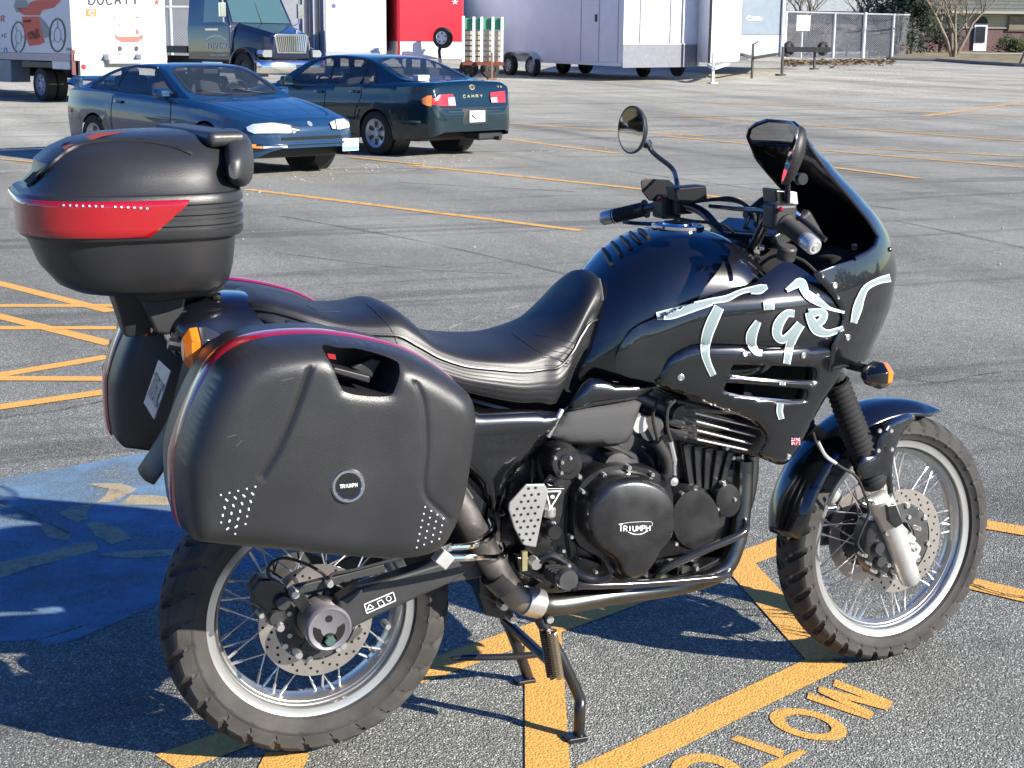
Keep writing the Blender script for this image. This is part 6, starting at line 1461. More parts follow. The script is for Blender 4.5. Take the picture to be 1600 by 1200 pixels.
# small union flag decal
fl = rect(1242, 689, 14, 11)
def flagmb(col, polys, lift):
    mb = MB()
    for p in polys: drape(mb, TALL, p, 6, photo, lift)
    return part(mb, 'flag_decal', col, wing if False else fair)
flagmb(mat('flag_blue', (.03, .04, .22), .4), [fl], .0022)
flagmb(WHT, [rect(1242, 689, 4, 11), rect(1242, 689, 14, 4), stroke([(1235.5, 684), (1248.5, 694)], 2.2, 1), stroke([(1235.5, 694), (1248.5, 684)], 2.2, 1)], .0028)
flagmb(mat('flag_red', (.6, .02, .05), .4), [rect(1242, 689, 2.2, 11), rect(1242, 689, 14, 2.2), stroke([(1235.5, 684), (1248.5, 694)], .9, 1), stroke([(1235.5, 694), (1248.5, 684)], .9, 1)], .0034)
# ---------------------------------------------------------------- seat
STN = [  # x, centre z, edge z, half width, bottom z, slant
    (-.135, 1.058, 1.045, .085, 1.02, 0), (-.10, 1.062, 1.045, .115, 1.0, 0), (-.03, 1.045, 1.025, .140, .965, 0), (.05, 1.022, 1.0, .150, .94, 0), (.12, 1.020, .990, .158, .915, 0), (.165, 1.028, .985, .162, .90, 0), (.20, 1.012, .965, .166, .885, 0),
    (.25, .965, .935, .170, .87, 0), (.31, .940, .912, .172, .85, 0), (.38, .930, .90, .172, .83, .02), (.45, .930, .89, .168, .815, .08), (.51, .945, .89, .160, .81, .16), (.56, .97, .89, .148, .80, .24), (.61, 1.015, .92, .138, .80, .33), (.655, 1.062, .96, .120, .80, .40), (.678, 1.070, .98, .108, .80, .42), (.688, 1.06, .98, .10, .80, .42)]
rows = []; pip = []
for i in range(70):
    x = -.135+(.688+.135)*i/69; zc, ze, w, zb, k = sinterp(x, STN); half = []
    for j in range(13):
        t = j/12; y = w*math.sin(t*math.pi/2); z = ze+(zc-ze)*max(0, 1-t**2.4)*1.0; half.append((y, z))
    half.append((w+.004, ze-.004)); half.append((w+.003, ze-.010))
    nr = 26
    for j in range(1, nr+1):
        q = j/nr; groove = -.0009 if (j % 5 == 0 and x > .25 and j < nr) else 0
        half.append((w+.002+.020*math.sin(q*math.pi)*.6+groove, ze-.010+(zb-ze+.010)*q))
    full = [(-y, z) for y, z in half[::-1]]+half[1:]
    rows.append([Vector((x+k*(z-zc), y, z)) for y, z in full]); pip.append(Vector((x+k*(ze-.006-zc), -w-.005, ze-.006)))
mb = MB().grid(rows); mb.add(rows[0]+[Vector((-.12, 0, 1.03))], [[i+1, i, len(rows[0])] for i in range(len(rows[0])-1)])
mb.add(rows[-1]+[Vector((.64, 0, .9))], [[i, i+1, len(rows[-1])] for i in range(len(rows[-1])-1)])
seat = part(mb, 'seat', SEATM, smooth=70)
TS = bvh([seat])
part(MB().tube(pip, .0028, 6).tube([Vector((p.x, -p.y, p.z)) for p in pip], .0028, 6), 'seat_piping', mat('piping', (.02, .02, .022), .35), seat)
def onseat(px, name, r, mt):
    P = []
    for p in cr([(a, b, 0) for a, b in px], 6):
        h = TS.ray_cast(*photo(p.x, p.y))
        if h[0] is not None: P.append(h[0]-ray(p.x, p.y)*.0005)
    if len(P) > 2: part(MB().tube(P, r, 5), name, mt, seat)
onseat([(575, 476), (590, 490), (612, 515), (622, 540)], 'seam', .0015, SEATS)
onseat([(480, 478), (500, 487), (530, 487)], 'seam', .0012, SEATS)
for q in range(5): onseat([(835+q*4, 526+q*12-3), (860+q*3, 527+q*11), (890, 534+q*10), (925-q*2, 548+q*9)], 'stitching', .0008, SEATS)
onseat([(800, 520), (840, 548), (880, 565), (920, 585)], 'seam', .0014, SEATS)
onseat([(936, 436), (941, 470), (939, 510), (930, 545), (915, 580), (893, 615), (880, 638)], 'front_piping', .0035, mat('light_piping', (.10, .10, .10), .4))
# ---------------------------------------------------------------- side and under-seat panels
def flatrel(px, y, d0=.010, r0=.012, n=4, mir=True, step=.015, yf=None):
    P = cr([Y(a, b, y) for a, b in px], n, True); out = [(p.x, p.z) for p in P]
    mb = relief(MB(), out, step, yf or (lambda x, z, d: y+d0*math.exp(-d/r0)))
    return both(mb) if mir else mb
def gy(x, z, d): return -.186-.016*math.exp(-((z-.775)/.04)**2)+.016*math.exp(-d/.010)+.10*max(0, (.74-z))+.05*max(0, x-.50)
gp = [(700, 632), (735, 636), (770, 637), (820, 638), (876, 645), (866, 668), (846, 696), (822, 722), (800, 748), (788, 780), (778, 808), (764, 790), (752, 760), (730, 735), (705, 715), (698, 670)]
part(flatrel(gp, -.17, yf=gy, n=3), 'side_cover', BLK, smooth=60, solid=.003)
part(MB().tube(cr(PY([(878, 640, -.185), (868, 660, -.19), (856, 682, -.185)]), 4), .006, 8), 'cover_edge', STL)
pp = [(860, 684), (878, 660), (892, 642), (930, 634), (1000, 626), (1003, 640), (995, 665), (985, 692), (950, 698), (900, 696)]
part(flatrel(pp, -.17, .012, .01, n=2), 'textured_panel', PAN, smooth=50, solid=.003)
part(flatrel([(890, 642), (905, 615), (925, 592), (960, 598), (1028, 603), (1025, 612), (1000, 624), (930, 636)], -.185, .012, .008, n=2), 'tank_skirt', BLK, smooth=50, solid=.003)
part(MB().box((.45, 0, .82), (.5, .22, .10)).box((.2, 0, .88), (.3, .2, .08)), 'airbox', DRK, bevel=.02)
# ---------------------------------------------------------------- tail
TL = [(-.285, 1.03, .085, .985), (-.265, 1.05, .105, .965), (-.23, 1.062, .118, .95), (-.18, 1.065, .125, .92), (-.10, 1.055, .135, .91), (.0, 1.00, .14, .88), (.12, .96, .14, .86)]
rows = []
for i in range(25):
    x = -.285+.405*i/24; zt, w, zb = sinterp(x, TL); half = []
    for j in range(11):
        t = j/10*math.pi/2; half.append((w*math.sin(t)**.7, zb+(zt-zb)*math.cos(t)**.55))
    half.append((w*.95, zb-.02)); full = [(-y, z) for y, z in half[::-1]]+half[1:]
    rows.append([Vector((x, y, z)) for y, z in full])
mb = MB().grid(rows); mb.add(rows[0]+[Vector((-.285, 0, 1.0))], [[i+1, i, len(rows[0])] for i in range(len(rows[0])-1)])
tail = part(mb, 'tail_fairing', BLK, smooth=60)
TTl = bvh([tail])
screw(338, 466, .012, TTl, tail, 'tail_bolt', ENG, .008)
part(MB().loops([[Vector((-.275-d, y*w, .985+z*h)) for y, z in ((-1, -.6), (-1, .6), (-.7, 1), (.7, 1), (1, .6), (1, -.6), (.7, -1), (-.7, -1))] for d, w, h in ((-.03, .06, .03), (0, .06, .03), (.010, .05, .022))]), 'tail_light', REDL, tail, bevel=.003)
# rear mudguard and number plate
mg = MB(); rows = []
for i in range(11):
    t = i/10; z = .97-.285*t; x = -.235-.26*(.97-z)-.045*max(0, (t-.55)/.45)**1.5; w = .07+.03*min(1, t*2)-.02*t; rows.append([Vector((x+.014*(abs(s))**3, w*s, z)) for s in (-1, -.9, -.6, 0, .6, .9, 1)])
mud = part(mg.grid(rows), 'mudguard', PLA, smooth=60, solid=.004)
part(MB().prism([Vector((-.20, y, z)) for y, z in ((-.09, .93), (.09, .93), (.085, .78), (.05, .70), (-.05, .70), (-.085, .78))], (.012, 0, 0)), 'inner_mudguard', PLA, mud)
# plate: rear-right corner seen from behind, pushed to match the photo
def plate_local(y, z): return Vector((-.452-(.86-z)*.22, y, z))
pc = [Y(271, 579, -.055)+Vector((-.004, 0, 0)), Y(249, 562, .05), Y(226, 629, .05), Y(245, 655, -.055)+Vector((-.004, 0, 0))]
np_ = part(MB().prism(pc, (-.002, 0, 0)), 'number_plate', mat('plate_lilac', (.30, .30, .36), .35, noise=.25, nscale=30))
part(text_mb('715 MC', pc[2].lerp(pc[1], .25).lerp(pc[3].lerp(pc[0], .25), .1)+Vector((-.004, 0, 0)), (pc[3]-pc[2]), (pc[1]-pc[2]), .045, .011, .12, .15), 'plate_text', mat('plate_ink', (.06, .05, .12), .4), np_)
part(MB().box((-.26, 0, .955), (.04, .10, .02)), 'plate_bracket', PLA, np_, bevel=.003)
# rear signals
def rear_signal(c, s):
    bck = Vector((-1, 0, 0)); oct_ = [2*math.pi*(k+.5)/6 for k in range(6)]
    o = part(MB().loops([[c-bck*d+Vector((0, math.cos(t)*w, math.sin(t)*h)) for t in oct_] for d, w, h in ((.004, .036, .044), (.02, .036, .044), (.045, .026, .03), (.07, .012, .012))]), 'turn_signal', mat('signal_chrome_black', (.03, .03, .035), .1, coat=1), tail, smooth=30, bevel=.003)
    part(MB().loops([[c+bck*d+Vector((0, math.cos(t)*w, math.sin(t)*h)) for t in oct_] for d, w, h in ((-.004, .036, .044), (.012, .034, .042), (.026, .018, .024))]), 'signal_lens', AMB, o, smooth=30, bevel=.002)
    part(MB().tube([c+Vector((.04, 0, 0)), Vector((c.x+.10, s*.10, c.z+.01))], .012, 10), 'signal_stalk', RUB, o)
rear_signal(Y(306, 545, -.20), -1); rear_signal(Vector((-.30, .20, .985)), 1)
# luggage bracket
part(slab([(205, 455), (350, 436), (352, 452), (330, 462), (240, 472), (218, 470)], -.09, .09), 'luggage_plate', PLA, bevel=.006)
lr = part(MB().loops([[Vector((x, y*w, z)) for y in (-1, 1)]+[Vector((x+t, y*w, z)) for y in (1, -1)] for x, w, z, t in ((-.40, .06, 1.085, .10), (-.385, .05, 1.03, .08), (-.375, .03, .985, .04))]), 'luggage_bracket', PLA, bevel=.006)
part(slab([(213, 460), (292, 462), (286, 498), (265, 525), (244, 522), (230, 492)], -.075, .06), 'rack_arm', PLA, lr, bevel=.008)
# ---------------------------------------------------------------- side cases
sil = [(268, 722, -.36), (274, 790, -.38), (290, 832, -.41), (330, 852, -.46), (430, 866, -.48), (560, 878, -.48), (640, 880, -.48), (690, 866, -.48), (716, 832, -.48), (731, 780, -.47), (740, 710, -.46), (738, 655, -.43), (724, 615, -.40), (700, 588, -.38), (650, 555, -.37), (590, 532, -.36), (500, 518, -.36), (420, 521, -.36), (370, 534, -.36), (335, 558, -.36), (310, 597, -.36), (288, 645, -.36), (273, 690, -.36)]
CO = [(p.x, p.z) for p in cr([Y(*p) for p in sil], 5, True)]
cxz = (sum(p[0] for p in CO)/len(CO), sum(p[1] for p in CO)/len(CO))
def px2(a, b, y): p = Y(a, b, y); return (p.x, p.z)
crA = [px2(488, 560, -.50), px2(462, 640, -.51), px2(436, 700, -.51), px2(412, 742, -.51)]
crB = [px2(640, 580, -.50), px2(662, 630, -.51), px2(666, 700, -.51), px2(664, 770, -.51), px2(700, 810, -.5)]
notch = [(p.x, p.z) for p in cr([Y(a, b, -.47) for a, b in ((503, 541), (530, 543), (565, 546), (612, 560), (618, 572), (610, 598), (600, 612), (570, 613), (535, 608), (524, 598), (512, 568))], 4, True)]
crAs = [(p.x, p.y) for p in cr([(a, b, 0) for a, b in crA], 6)]; crBs = [(p.x, p.y) for p in cr([(a, b, 0) for a, b in crB], 6)]
def inpoly(x, z, P):
    c = False
    for i in range(len(P)):
        a, b = P[i-1], P[i]
        if (a[1] > z) != (b[1] > z) and x < (b[0]-a[0])*(z-a[1])/(b[1]-a[1])+a[0]: c = not c
    return c
NCH = notch+[notch[0]]
def case_y(x, z, d, det=True):
    t = min(1, d/.060); y = -.40-.105*(1-(1-t)**2.8)**(1/2.8)
    y -= .010*max(0, 1-((x-cxz[0])/.25)**2-((z-cxz[1])/.22)**2)
    if det:
        dn = seg_d(x, z, NCH)
        y += .005*math.exp(-dn/.008)
        if d > .04:
            y += .0065*math.exp(-(seg_d(x, z, crAs)/.0055)**2)+.0035*math.exp(-(seg_d(x, z, crBs)/.0055)**2)
            # slightly lower field left of the crease
            u = (x-crA[0][0])*(crA[-1][1]-crA[0][1])-(z-crA[0][1])*(crA[-1][0]-crA[0][0])
    return y
def ring(s, y): return [Vector((cxz[0]+(p[0]-cxz[0])*s, y, cxz[1]+(p[1]-cxz[1])*s)) for p in CO]
def side_case(sgn):
    det = sgn < 0
    lid = relief_h(MB(), CO, [notch], .0052, lambda x, z, d: case_y(x, z, d, True), (crA, crB)) if det else relief(MB(), CO, .02, lambda x, z, d: case_y(x, z, d, False))
    if det:
        A_ = np.array(CO); dd = dist2(np.array(notch), A_); nc = (sum(p[0] for p in notch)/len(notch), sum(p[1] for p in notch)/len(notch))
        def nr(s, dy, lim): return [Vector((nc[0]+(p[0]-nc[0])*s, max(case_y(p[0], p[1], float(d_), True)+dy, lim), nc[1]+(p[1]-nc[1])*s)) for p, d_ in zip(notch, dd)]
        L0 = nr(1, 0, -9); lid.loops([L0, nr(.97, .012, -9), nr(.95, .04, -.440), nr(.93, .3, -.437)], False, True)
    lid.loops([ring(1.0, -.36), ring(1.004, -.372), ring(1.0, -.40)], False, False)
    inner = MB().loops([ring(.90, -.215), ring(.955, -.225), ring(.985, -.245), ring(.995, -.30), ring(.995, -.352), ring(.985, -.356)])
    n = len(CO); band = ring(1.006, -.356)
    keep = [i for i, p in enumerate(CO) if (p[1]-cxz[1]) > -.02+(p[0]-cxz[0])*.45 or ((p[0] < cxz[0]-.1) and p[1] > cxz[1]-.14)]
    # red edging strip runs over the top of the seam
    st_ = sorted(keep, key=lambda i: math.atan2(CO[i][1]-cxz[1], CO[i][0]-cxz[0]) if math.atan2(CO[i][1]-cxz[1], CO[i][0]-cxz[0]) > -1.6 else math.atan2(CO[i][1]-cxz[1], CO[i][0]-cxz[0])+2*math.pi)
    rd = MB().grid([[Vector((cxz[0]+(CO[i][0]-cxz[0])*s, y, cxz[1]+(CO[i][1]-cxz[1])*s)) for s, y in ((1.0, -.325), (1.010, -.330), (1.017, -.344), (1.018, -.362), (1.012, -.380), (1.0, -.388))] for i in st_])
    if sgn > 0:
        for q in (lid, inner, rd):
            for p in q.v: p.y = -p.y+.0
    s_ = part(inner, 'side_case', CASE, smooth=50)
    l_ = part(lid, 'case_lid', CASE, s_, smooth=40)
    part(rd, 'red_trim', REDT, s_, smooth=60)
    return s_, l_
scase, slid = side_case(-1); fcase, flid = side_case(1); fcase.location = (-.022, .02, 0)
# the far case as it shows from behind sits a little further out
# handle inside the notch
hp = [Y(518, 585, -.45), Y(578, 600, -.45), Y(580, 590, -.45), Y(520, 575, -.45)]
part(slab([(516, 582), (578, 600), (580, 588), (522, 573)], -.47, -.42), 'case_handle', PLA, slid, bevel=.004)
part(slab([(548, 575), (580, 560), (598, 562), (582, 592)], -.44, -.41), 'handle_bracket', PLA, slid, bevel=.004)
part(slab([(511, 552), (524, 554), (525, 562), (514, 560)], -.45, -.44), 'case_latch', REDL, slid)
TC = bvh([slid])
dots = []
for r_ in range(6):
    for q in range(5):
        for sx, sy in ((0, 0),):
            u = 345+q*13.5+r_*-3.5+ (0); v = 773-q*3.2+r_*12
            if 345 <= u+0 and v < 842-(u-350)*.1-abs(u-372)*.35+6 and u < 407-r_*6: dots.append(ell(u, v, 1.7, 1.7, 6))
        u = 353+q*13.5+r_*-2.5; v = 780-q*3.2+r_*12
        if v < 838-abs(u-375)*.5 and u < 405-r_*5: dots.append(ell(u, v, 1.7, 1.7, 6))
for r_ in range(7):
    for q in range(4):
        u = 664-r_*2.2+q*9.5; v = 792+r_*10.5+q*6
        if u < 698-r_*1.0+2 and v < 866-q*5: dots.append(ell(u, v, 1.5, 1.5, 6))
PH('reflector_dot', dots, TC, mat('pale_dot', (.55, .58, .62), .4), slid, 9, .0012)
PH('scratch', [stroke(p, .8, 1) for p in ([(355, 683), (369, 679)], [(369, 697), (378, 688)], [(439, 595), (459, 590)], )], TC, mat('scuff_grey', (.09, .09, .095), .6), slid, 9, .0006)
# round maker's badge
h = TC.ray_cast(*photo(544, 759)); 
bd = part(MB().lathe([(.0001, .003), (.024, .003), (.026, .0055), (.0305, .0055), (.033, .002), (.033, -.002)], h[0], (-.05, -1, .05), 36), 'case_badge', CHR, slid)
part(MB().lathe([(.0001, .0035), (.0255, .0035)], h[0], (-.05, -1, .05), 30), 'badge_disc', BLK, bd)
n_ = Vector((-.05, -1, .05)).normalized()
part(text_mb('TRIUMPH', h[0]+n_*.0042+Vector((-.0165, 0, -.002)), (1, 0, 0), (0, 0, 1), .0062, .0034, .24, .2), 'badge_text', WHT, bd)
# ---------------------------------------------------------------- top case
TCX = -.355
LV = [  # z, centre x, half x, half y, exponent
    (1.088, -.325, .130, .155, 3.), (1.092, -.328, .150, .175, 3.), (1.105, -.335, .168, .195, 3.1), (1.14, -.346, .186, .212, 3.3), (1.185, -.353, .196, .224, 3.5), (1.205, -.356, .200, .228, 3.5), (1.207, -.357, .213, .240, 3.6), (1.212, -.358, .216, .243, 3.6),
    (1.222, -.358, .217, .244, 3.6), (1.224, -.358, .212, .239, 3.6), (1.231, -.358, .212, .239, 3.6), (1.233, -.358, .217, .244, 3.6), (1.242, -.358, .217, .244, 3.6), (1.244, -.358, .212, .239, 3.6), (1.251, -.358, .212, .239, 3.6), (1.253, -.358, .217, .244, 3.6), (1.262, -.358, .217, .244, 3.6), (1.264, -.358, .212, .239, 3.6), (1.271, -.358, .212, .239, 3.6), (1.273, -.358, .217, .244, 3.6), (1.283, -.358, .217, .244, 3.6),
    (1.290, -.357, .213, .240, 3.6), (1.292, -.355, .203, .230, 3.5), (1.298, -.352, .200, .226, 3.4), (1.32, -.343, .190, .215, 3.2), (1.345, -.338, .190, .204, 3.1), (1.368, -.328, .173, .182, 2.9), (1.385, -.316, .150, .152, 2.7), (1.396, -.303, .115, .115, 2.4), (1.401, -.295, .065, .065, 2.2), (1.402, -.295, .01, .01, 2)]
def sring(cx, hx, hy, e, z, n=72):
    out = []
    for k in range(n):
        t = 2*math.pi*k/n; c, s = math.cos(t), math.sin(t)
        x = hx*math.copysign(abs(c)**(2/e), c); y = hy*math.copysign(abs(s)**(2/e), s)
        if x < 0: x *= 1.0; y *= 1-.12*(x/hx)**2          # narrower at the back
        out.append(Vector((cx+x, y, z)))
    return out
base_ = part(MB().loops([sring(c, a, b, e, z) for z, c, a, b, e in LV[:9]]), 'top_case', CASE, smooth=35)
tlid = part(MB().loops([sring(c, a, b, e, z) for z, c, a, b, e in LV[8:]]), 'case_lid', CASE, base_, smooth=35)
# red wrap-round lens at the back
rows = []
for z in (1.214, 1.216, 1.23, 1.25, 1.27, 1.281, 1.283):
    r_ = sring(-.358, .2185, .2455, 3.6, z, 144); o_ = .003 if 1.215 < z < 1.282 else 0
    sel = [p for p in r_]
    row = []
    for k in range(144):
        p = r_[k]; lim = -.335+(z-1.214)*.9
        p = p.copy(); q = Vector((p.x+.358, p.y, 0)).normalized(); row.append((p+q*o_, p.x < lim))
    rows.append(row)
mb = MB(); idx = [k for k in range(144) if rows[3][k][1] or rows[6][k][1]]
k0, k1 = min(idx), max(idx); g = []
for row, z in zip(rows, (1.214, 1.216, 1.23, 1.25, 1.27, 1.281, 1.283)):
    cut = -.352+(z-1.214)*1.25
    l = [row[k][0] for k in range(k0, k1+1)]
    for p in l:
        if p.x > cut: p.x = cut+ (p.x-cut)*.02
    g.append(l)
lens = part(mb.grid(g), 'tail_reflector', REDL, base_, smooth=60)
TL_ = bvh([lens])
PH('reflector_spot', [ell(u, v, 1.9, 1.8, 6) for u, v in [(100+10*k, 320.5+.3*k) for k in range(7)]+[(180+10*k, 323+.5*k) for k in range(6)]], TL_, WHT, lens, 9, .0015)
# dark panel, red strip and rack on top
TT2 = bvh([tlid])
PH('lid_panel', [[(38, 284), (100, 225), (112, 222), (70, 262), (50, 290)]], TT2, DRK, tlid, 10, .002)
PH('lid_reflector', [[(98, 232), (150, 209), (198, 207), (160, 215), (120, 229), (102, 235)]], TT2, mat('orange_red', (.32, .05, .01), .55), tlid, 10, .002)
def lidtube(px, r, name, mt):
    P = []
    for p in cr([(a, b, 0) for a, b in px], 8):
        h = TT2.ray_cast(*photo(p.x, p.y))
        if h[0] is not None: P.append(h[0])
    if len(P) > 2: part(MB().tube(P, r, 8), name, mt, tlid)
lidtube([(45, 290), (75, 262), (110, 234), (150, 222), (210, 220), (260, 226), (300, 240)], .006, 'lid_rib', CASE)
# backrest pad at the front of the top case
pad = MB(); rows = []
for i in range(33):
    t = i/32; y = -.215+.355*t; e = 1-abs(2*t-1)**3.5; a = []
    for k in range(20):
        an = 2*math.pi*k/20; c, s = math.cos(an), math.sin(an)
        a.append(Vector((-.160+.03*t+.034*math.copysign(abs(c)**.8, c)*(.35+.65*e)-.02*(1-e), y, 1.346+.056*math.copysign(abs(s)**.7, s)*(.3+.7*e)-.012*(1-e))))
    rows.append(a)
padm = mat('pad_vinyl', (.03, .031, .033), .42, bump=.2, bscale=300)
pad.grid(rows, cv=True); pad.add(rows[0], [list(range(20))]); pad.add(rows[-1], [list(range(20))[::-1]])
part(pad, 'backrest_pad', padm, base_, smooth=60)
part(MB().bar((-.178, -.16, 1.389), (-.24, .14, 1.391), .080, .030), 'pad_flap', padm, base_, bevel=.013, seg=3)
part(slab([(206, 449), (332, 437), (352, 430), (352, 446), (334, 460), (245, 474), (214, 466)], -.10, .10), 'case_foot', PLA, base_, bevel=.006)
# ---------------------------------------------------------------- fork, fender, front brake
fork = part(MB(), 'fork', SIL) if False else None
axn = AX
mb = MB(); legs = []
A0 = Y(1423, 908, -.115); A1 = Y(1375, 742, -.115); A2 = Y(1305, 592, -.112)
ax_dir = (A2-A0).normalized(); side = (MS.to_3x3() @ Vector((0, 1, 0)))
for k, off in enumerate((Vector(), side*.22)):
    a = A0+off; b = A0+ax_dir*((A1-A0).length)+off; c_ = A0+ax_dir*((A2-A0).length)+off
    leg = part(MB().lathe([(.0001, -.004), (.020, -.004), (.026, .004), (.028, .03), (.029, .10), (.031, .17), (.033, .20), (.033, .26), (.0001, .26)], a, ax_dir, 28), 'fork_leg', SIL, smooth=50)
    gl = (c_-b).length; prof = []
    for j in range(20*4+1):
        t = j/80; prof.append((.034-.005*t+.0035*math.cos(j*math.pi/2), .02+t*(gl-.01)))
    prof = [(.028, .0)]+prof+[(.026, gl+.012)]
    part(MB().lathe(prof, b-ax_dir*.02, ax_dir, 28), 'fork_gaiter', RUB, leg, smooth=70)
    part(MB().tube([c_, c_+ax_dir*.27], .0265, 18), 'fork_tube', ENG, leg)
    legs.append(leg)
for z_, s_ in ((.78, .045), (1.00, .04)):
    p = A0+side*.11+ax_dir*z_*1.0; part(MB().bar(p-side*.13, p+side*.13, .07, s_, ax_dir), 'triple_clamp', ENG, legs[0], bevel=.008)
part(MB().tube([ST((WB, -.085, .329)), ST((WB, .085, .329))], .010, 12), 'axle', STL, legs[0])
# leg foot that holds the axle
part(MB().bar(A0+ax_dir*.06, ST((WB, -.10, .329)), .03, .055, (0, 1, 0)).bar(A0+ax_dir*.20, ST((WB, -.10, .329))+Vector((0, 0, .01)), .025, .03, (0, 1, 0)), 'axle_holder', SIL, legs[0], bevel=.006)
cb = part(slab([(1352, 838), (1360, 815), (1378, 812), (1392, 840), (1398, 868), (1390, 895), (1372, 905), (1360, 890), (1352, 865)], -.115, -.06), 'brake_caliper', ENG, bevel=.007, seg=3)
mb = MB()
for u, v in ((1371, 855), (1374, 876)): mb.lathe([(.0001, -.012), (.014, -.012), (.017, -.006), (.017, .02)], Y(u, v, -.115), (0, 1, 0), 18)
part(mb, 'caliper_piston', SWG, cb)
mb = MB()
for u, v, r in ((1383, 832, .010), (1386, 882, .009), (1350, 867, .008), (1365, 892, .008), (1432, 873, .009), (1433, 825, .009), (1357, 880, .006), (1380, 897, .008), (1428, 857, .01), (1345, 866, .006), (1362, 785, .008), (1353, 790, .008)):
    r *= .68; mb.lathe([(.0001, -.006), (r*.4, -.006), (r*.5, -.010), (r*.85, -.010), (r, -.006), (r, .010)], Y(u, v, -.125), (0, 1, 0), 8)
part(mb, 'caliper_bolt', STL, cb)
part(slab([(1374, 830), (1384, 824), (1440, 870), (1430, 882), (1384, 880), (1390, 862)], -.10, -.09), 'caliper_bracket', SIL, cb, bevel=.003)
part(slab([(1386, 790), (1400, 788), (1412, 818), (1400, 826), (1390, 815)], -.155, -.13), 'hose_clip', ENG, cb, bevel=.003)
part(MB().tube(cr(PY([(1345, 758, -.14), (1352, 775, -.14), (1358, 800, -.14), (1346, 830, -.14), (1340, 850, -.135), (1350, 866, -.13)]), 6), .0035, 8).tube(cr(PY([(1270, 675, -.16), (1280, 700, -.16), (1310, 727, -.16), (1338, 745, -.16), (1352, 775, -.15)]), 6), .0035, 8), 'brake_hose', RUB, cb)
part(MB().tube(cr(PY([(1278, 690, -.165), (1290, 712, -.165), (1306, 724, -.165)]), 5), .0045, 8), 'hose_sleeve', SIL, cb)
mb = MB()
for k in range(12): a = random.uniform(1300, 1350), random.uniform(810, 880); mb.sphere(Y(*a, -.07), (.012, .012, .012), 6, 4)
far_cal = part(MB().box(ST((WB-.12, .085, .36)), (.07, .05, .11)), 'brake_caliper', ENG, bevel=.01)
# fender
rows = []
for i in range(45):
    th = R(26)-R(107)*i/44          # angle from straight up, forward positive
    t = i/44; rr_ = .362+.008*math.sin(t*math.pi); hwid = .030+.052*min(1, (t*7)**.7) if t < .2 else .082; tip = 1
    if t > .9: hwid = .082-.02*(t-.9)/.1
    row = []
    for j in range(-10, 11):
        s = j/10; drop = .034*abs(s)**2.6*(1 if t > .12 else t/.12); flat_ = 0
        if .35 < t < .60: drop += .0
        r = rr_-drop; row.append(ST(Vector((WB+r*math.sin(th), hwid*math.copysign(abs(s)**.9, s), .329+r*math.cos(th)))))
    rows.append(row)
fender = part(MB().grid(rows), 'fender', BLK, smooth=60, solid=.004)
ear = [(1347, 713), (1364, 708), (1371, 686), (1381, 668), (1400, 657), (1440, 654), (1456, 664), (1424, 688), (1408, 715), (1405, 748), (1410, 775), (1417, 804), (1409, 798), (1398, 783), (1391, 758), (1384, 746), (1349, 752), (1339, 732), (1335, 690), (1350, 688), (1365, 705)]
EX0, EX1 = Y(1375, 700, -.15).x, Y(1440, 660, -.09).x
def ey(x, z, d): t = max(0, min(1, (x-EX0)/(EX1-EX0))); return -.150+.062*t*t*(3-2*t)+.010*math.exp(-d/.006)
mb = flatrel(ear[:18], -.145, mir=False, yf=ey, n=3, step=.012); part(mb, 'fender_brace', BLK, fender, smooth=60, solid=.006)
for u, v in ((1372, 704), (1393, 702), (1392, 673), (1374, 673)): part(MB().lathe([(.0001, .004), (.005, .004), (.006, 0)], Y(u, v, -.156), (0, -1, 0), 10), 'fender_screw', STL, fender)
# ---------------------------------------------------------------- handlebar
HB = mat('bar_black', (.02, .02, .022), .25, coat=.6)
barpts = cr([Y(947, 341, .42), Y(1010, 326, .32), Y(1050, 318, .25), Y(1095, 330, .16), Y(1125, 362, .08), Y(1150, 392, .03), Y(1165, 398, -.03), Y(1180, 380, -.10), Y(1205, 338, -.20), Y(1240, 358, -.31), Y(1268, 381, -.41)], 8)
bar = part(MB().tube(barpts, .012, 14), 'handlebar', HB)
part(MB().tube([Y(1110, 322, .15), Y(1215, 332, -.18)], .006, 10), 'bar_brace', HB, bar)
for (a, b, c0) in (((945, 341, .42), (1010, 326, .33), (1012, 325, .325)), ((1270, 384, -.415), (1228, 350, -.315), (1226, 349, -.31))):
    A, B = Y(*a), Y(*b); d = (B-A).normalized(); L_ = (B-A).length
    prof = [(.0195, .025)]
    for k in range(24): prof.append((.0195 if k % 2 else .0175, .03+(L_-.035)*k/24))
    prof += [(.022, L_-.006), (.024, L_-.004), (.024, L_), (.012, L_)]
    part(MB().lathe(prof, A, d, 18), 'grip', RUB, bar)
    part(MB().lathe([(.0001, -.012), (.006, -.012), (.007, -.009), (.014, -.010), (.0175, -.006), (.0185, 0), (.0185, .028), (.017, .032)], A, d, 24), 'bar_end', SIL, bar)
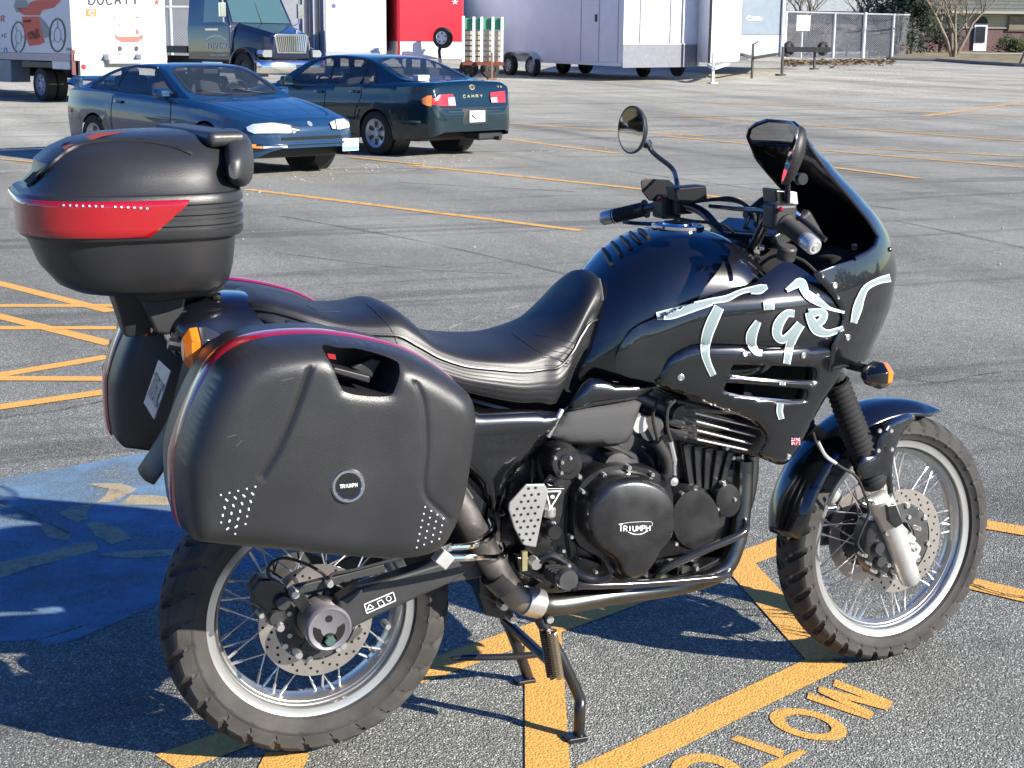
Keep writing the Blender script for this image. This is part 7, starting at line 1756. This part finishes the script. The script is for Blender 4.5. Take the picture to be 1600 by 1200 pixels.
# switches, levers, reservoirs
sw1 = part(MB().box(Y(1042, 322, .27), (.055, .06, .06)).box(Y(1065, 318, .23), (.05, .05, .05)), 'switch_block', PLA, bar, bevel=.008, seg=3)
part(MB().sphere(Y(1029, 310, .25), .005, 8, 6), 'switch_button', REDL, sw1)
sw2 = part(MB().box(Y(1218, 338, -.26), (.06, .055, .06)), 'switch_block', PLA, bar, bevel=.01, seg=3)
part(MB().sphere(Y(1220, 327, -.295), .006, 8, 6), 'switch_button', REDL, sw2)
part(slab([(1054, 294), (1104, 290), (1106, 312), (1100, 316), (1058, 314)], .14, .19), 'fluid_reservoir', PLA, bar, bevel=.004)
part(slab([(1002, 283), (1010, 279), (1046, 281), (1058, 292), (1060, 315), (1015, 314), (1004, 300)], .28, .285), 'hand_guard', PLA, bar, bevel=.002)
r2 = part(slab([(1212, 296), (1246, 300), (1246, 320), (1214, 320)], -.22, -.16), 'fluid_reservoir', ENG, bar, bevel=.004)
part(slab([(1229, 298), (1246, 300), (1248, 320), (1231, 320)], -.235, -.222), 'reservoir_window', SIL, r2, bevel=.003)
part(MB().tube(cr(PY([(1060, 345, .27), (1030, 350, .30), (995, 349, .36), (975, 347, .41)]), 5), .0055, 8), 'clutch_lever', SIL if False else HB, bar)
part(MB().tube(cr(PY([(1225, 330, -.24), (1255, 345, -.30), (1290, 375, -.36)]), 5), .006, 8), 'brake_lever', HB, bar)
cab = [((1065, 318, .2), (1120, 312, .12), (1160, 318, .05), (1170, 340, 0), (1150, 380, .02)), ((1110, 312, .14), (1145, 310, .08), (1175, 330, .0), (1180, 360, -.02), (1170, 400, -.02)), ((1210, 345, -.2), (1190, 370, -.1), (1175, 400, -.05), (1172, 430, -.05)), ((1030, 335, .26), (1080, 345, .15), (1130, 352, .05), (1165, 380, .0)),
       ((1225, 330, -.24), (1200, 320, -.15), (1185, 340, -.05), (1185, 390, -.02)), ((1180, 420, -.12), (1210, 400, -.14), (1250, 405, -.17), (1280, 430, -.2))]
mb = MB()
for c_ in cab: mb.tube(cr(PY(c_), 6), .0042, 7)
part(mb, 'control_cable', RUB, bar)
part(MB().box(Y(1150, 388, .02), (.06, .10, .05)), 'bar_clamp', ENG, bar, bevel=.008)
mb = MB()
for u, v, y in ((1182, 395, -.1), (1190, 388, -.1), (1175, 378, -.05)): mb.lathe([(.0001, .006), (.007, .006), (.008, 0)], Y(u, v, y), (-.3, -.6, 1), 10)
part(mb, 'clamp_bolt', STL, bar)
part(MB().lathe([(.0001, .010), (.018, .010), (.022, .006), (.022, -.02)], Y(1230, 391, -.17), (0, -.3, 1), 24), 'ignition_switch', ENG2, bar)
part(MB().box(Vector((1.10, 0, 1.06)), (.14, .20, .10)), 'steering_clutter', DRK, bar, bevel=.02)
# mirrors
def mirror(c, ang, tilt, stem, rx=.054, rz=.060):
    n = Vector((-math.cos(ang), -math.sin(ang), tilt)).normalized(); a = Vector((0, 0, 1)).cross(n).normalized(); b = n.cross(a)
    def rg(s, d): return [c+n*d+(a*math.cos(t)*rx+b*math.sin(t)*rz)*s for t in [2*math.pi*k/36 for k in range(36)]]
    o = part(MB().loops([rg(.25, -.022), rg(.7, -.018), rg(.95, -.010), rg(1.03, -.002), rg(1.03, .004), rg(.95, .004)]), 'mirror', PLA, bar, smooth=60)
    part(MB().loops([rg(.96, .0035), rg(.95, .0045)], False, True), 'mirror_glass', MIRR, o, smooth=0)
    part(MB().tube(cr(stem, 6), [.013]*3+[.0065]*(len(cr(stem, 6))-3), 10), 'mirror_stem', HB, o)
c = Y(988, 203, .44); mirror(c, R(12), .03, [c+Vector((.035, -.01, -.03)), Y(1022, 240, .42), Y(1050, 263, .36), Y(1057, 282, .30), Y(1058, 300, .27)])
c = Y(1238, 243, -.36); mirror(c, R(-27), .26, [c+Vector((.03, 0, -.05)), Y(1233, 280, -.31), Y(1231, 300, -.28), Y(1230, 322, -.26)], .046, .062)
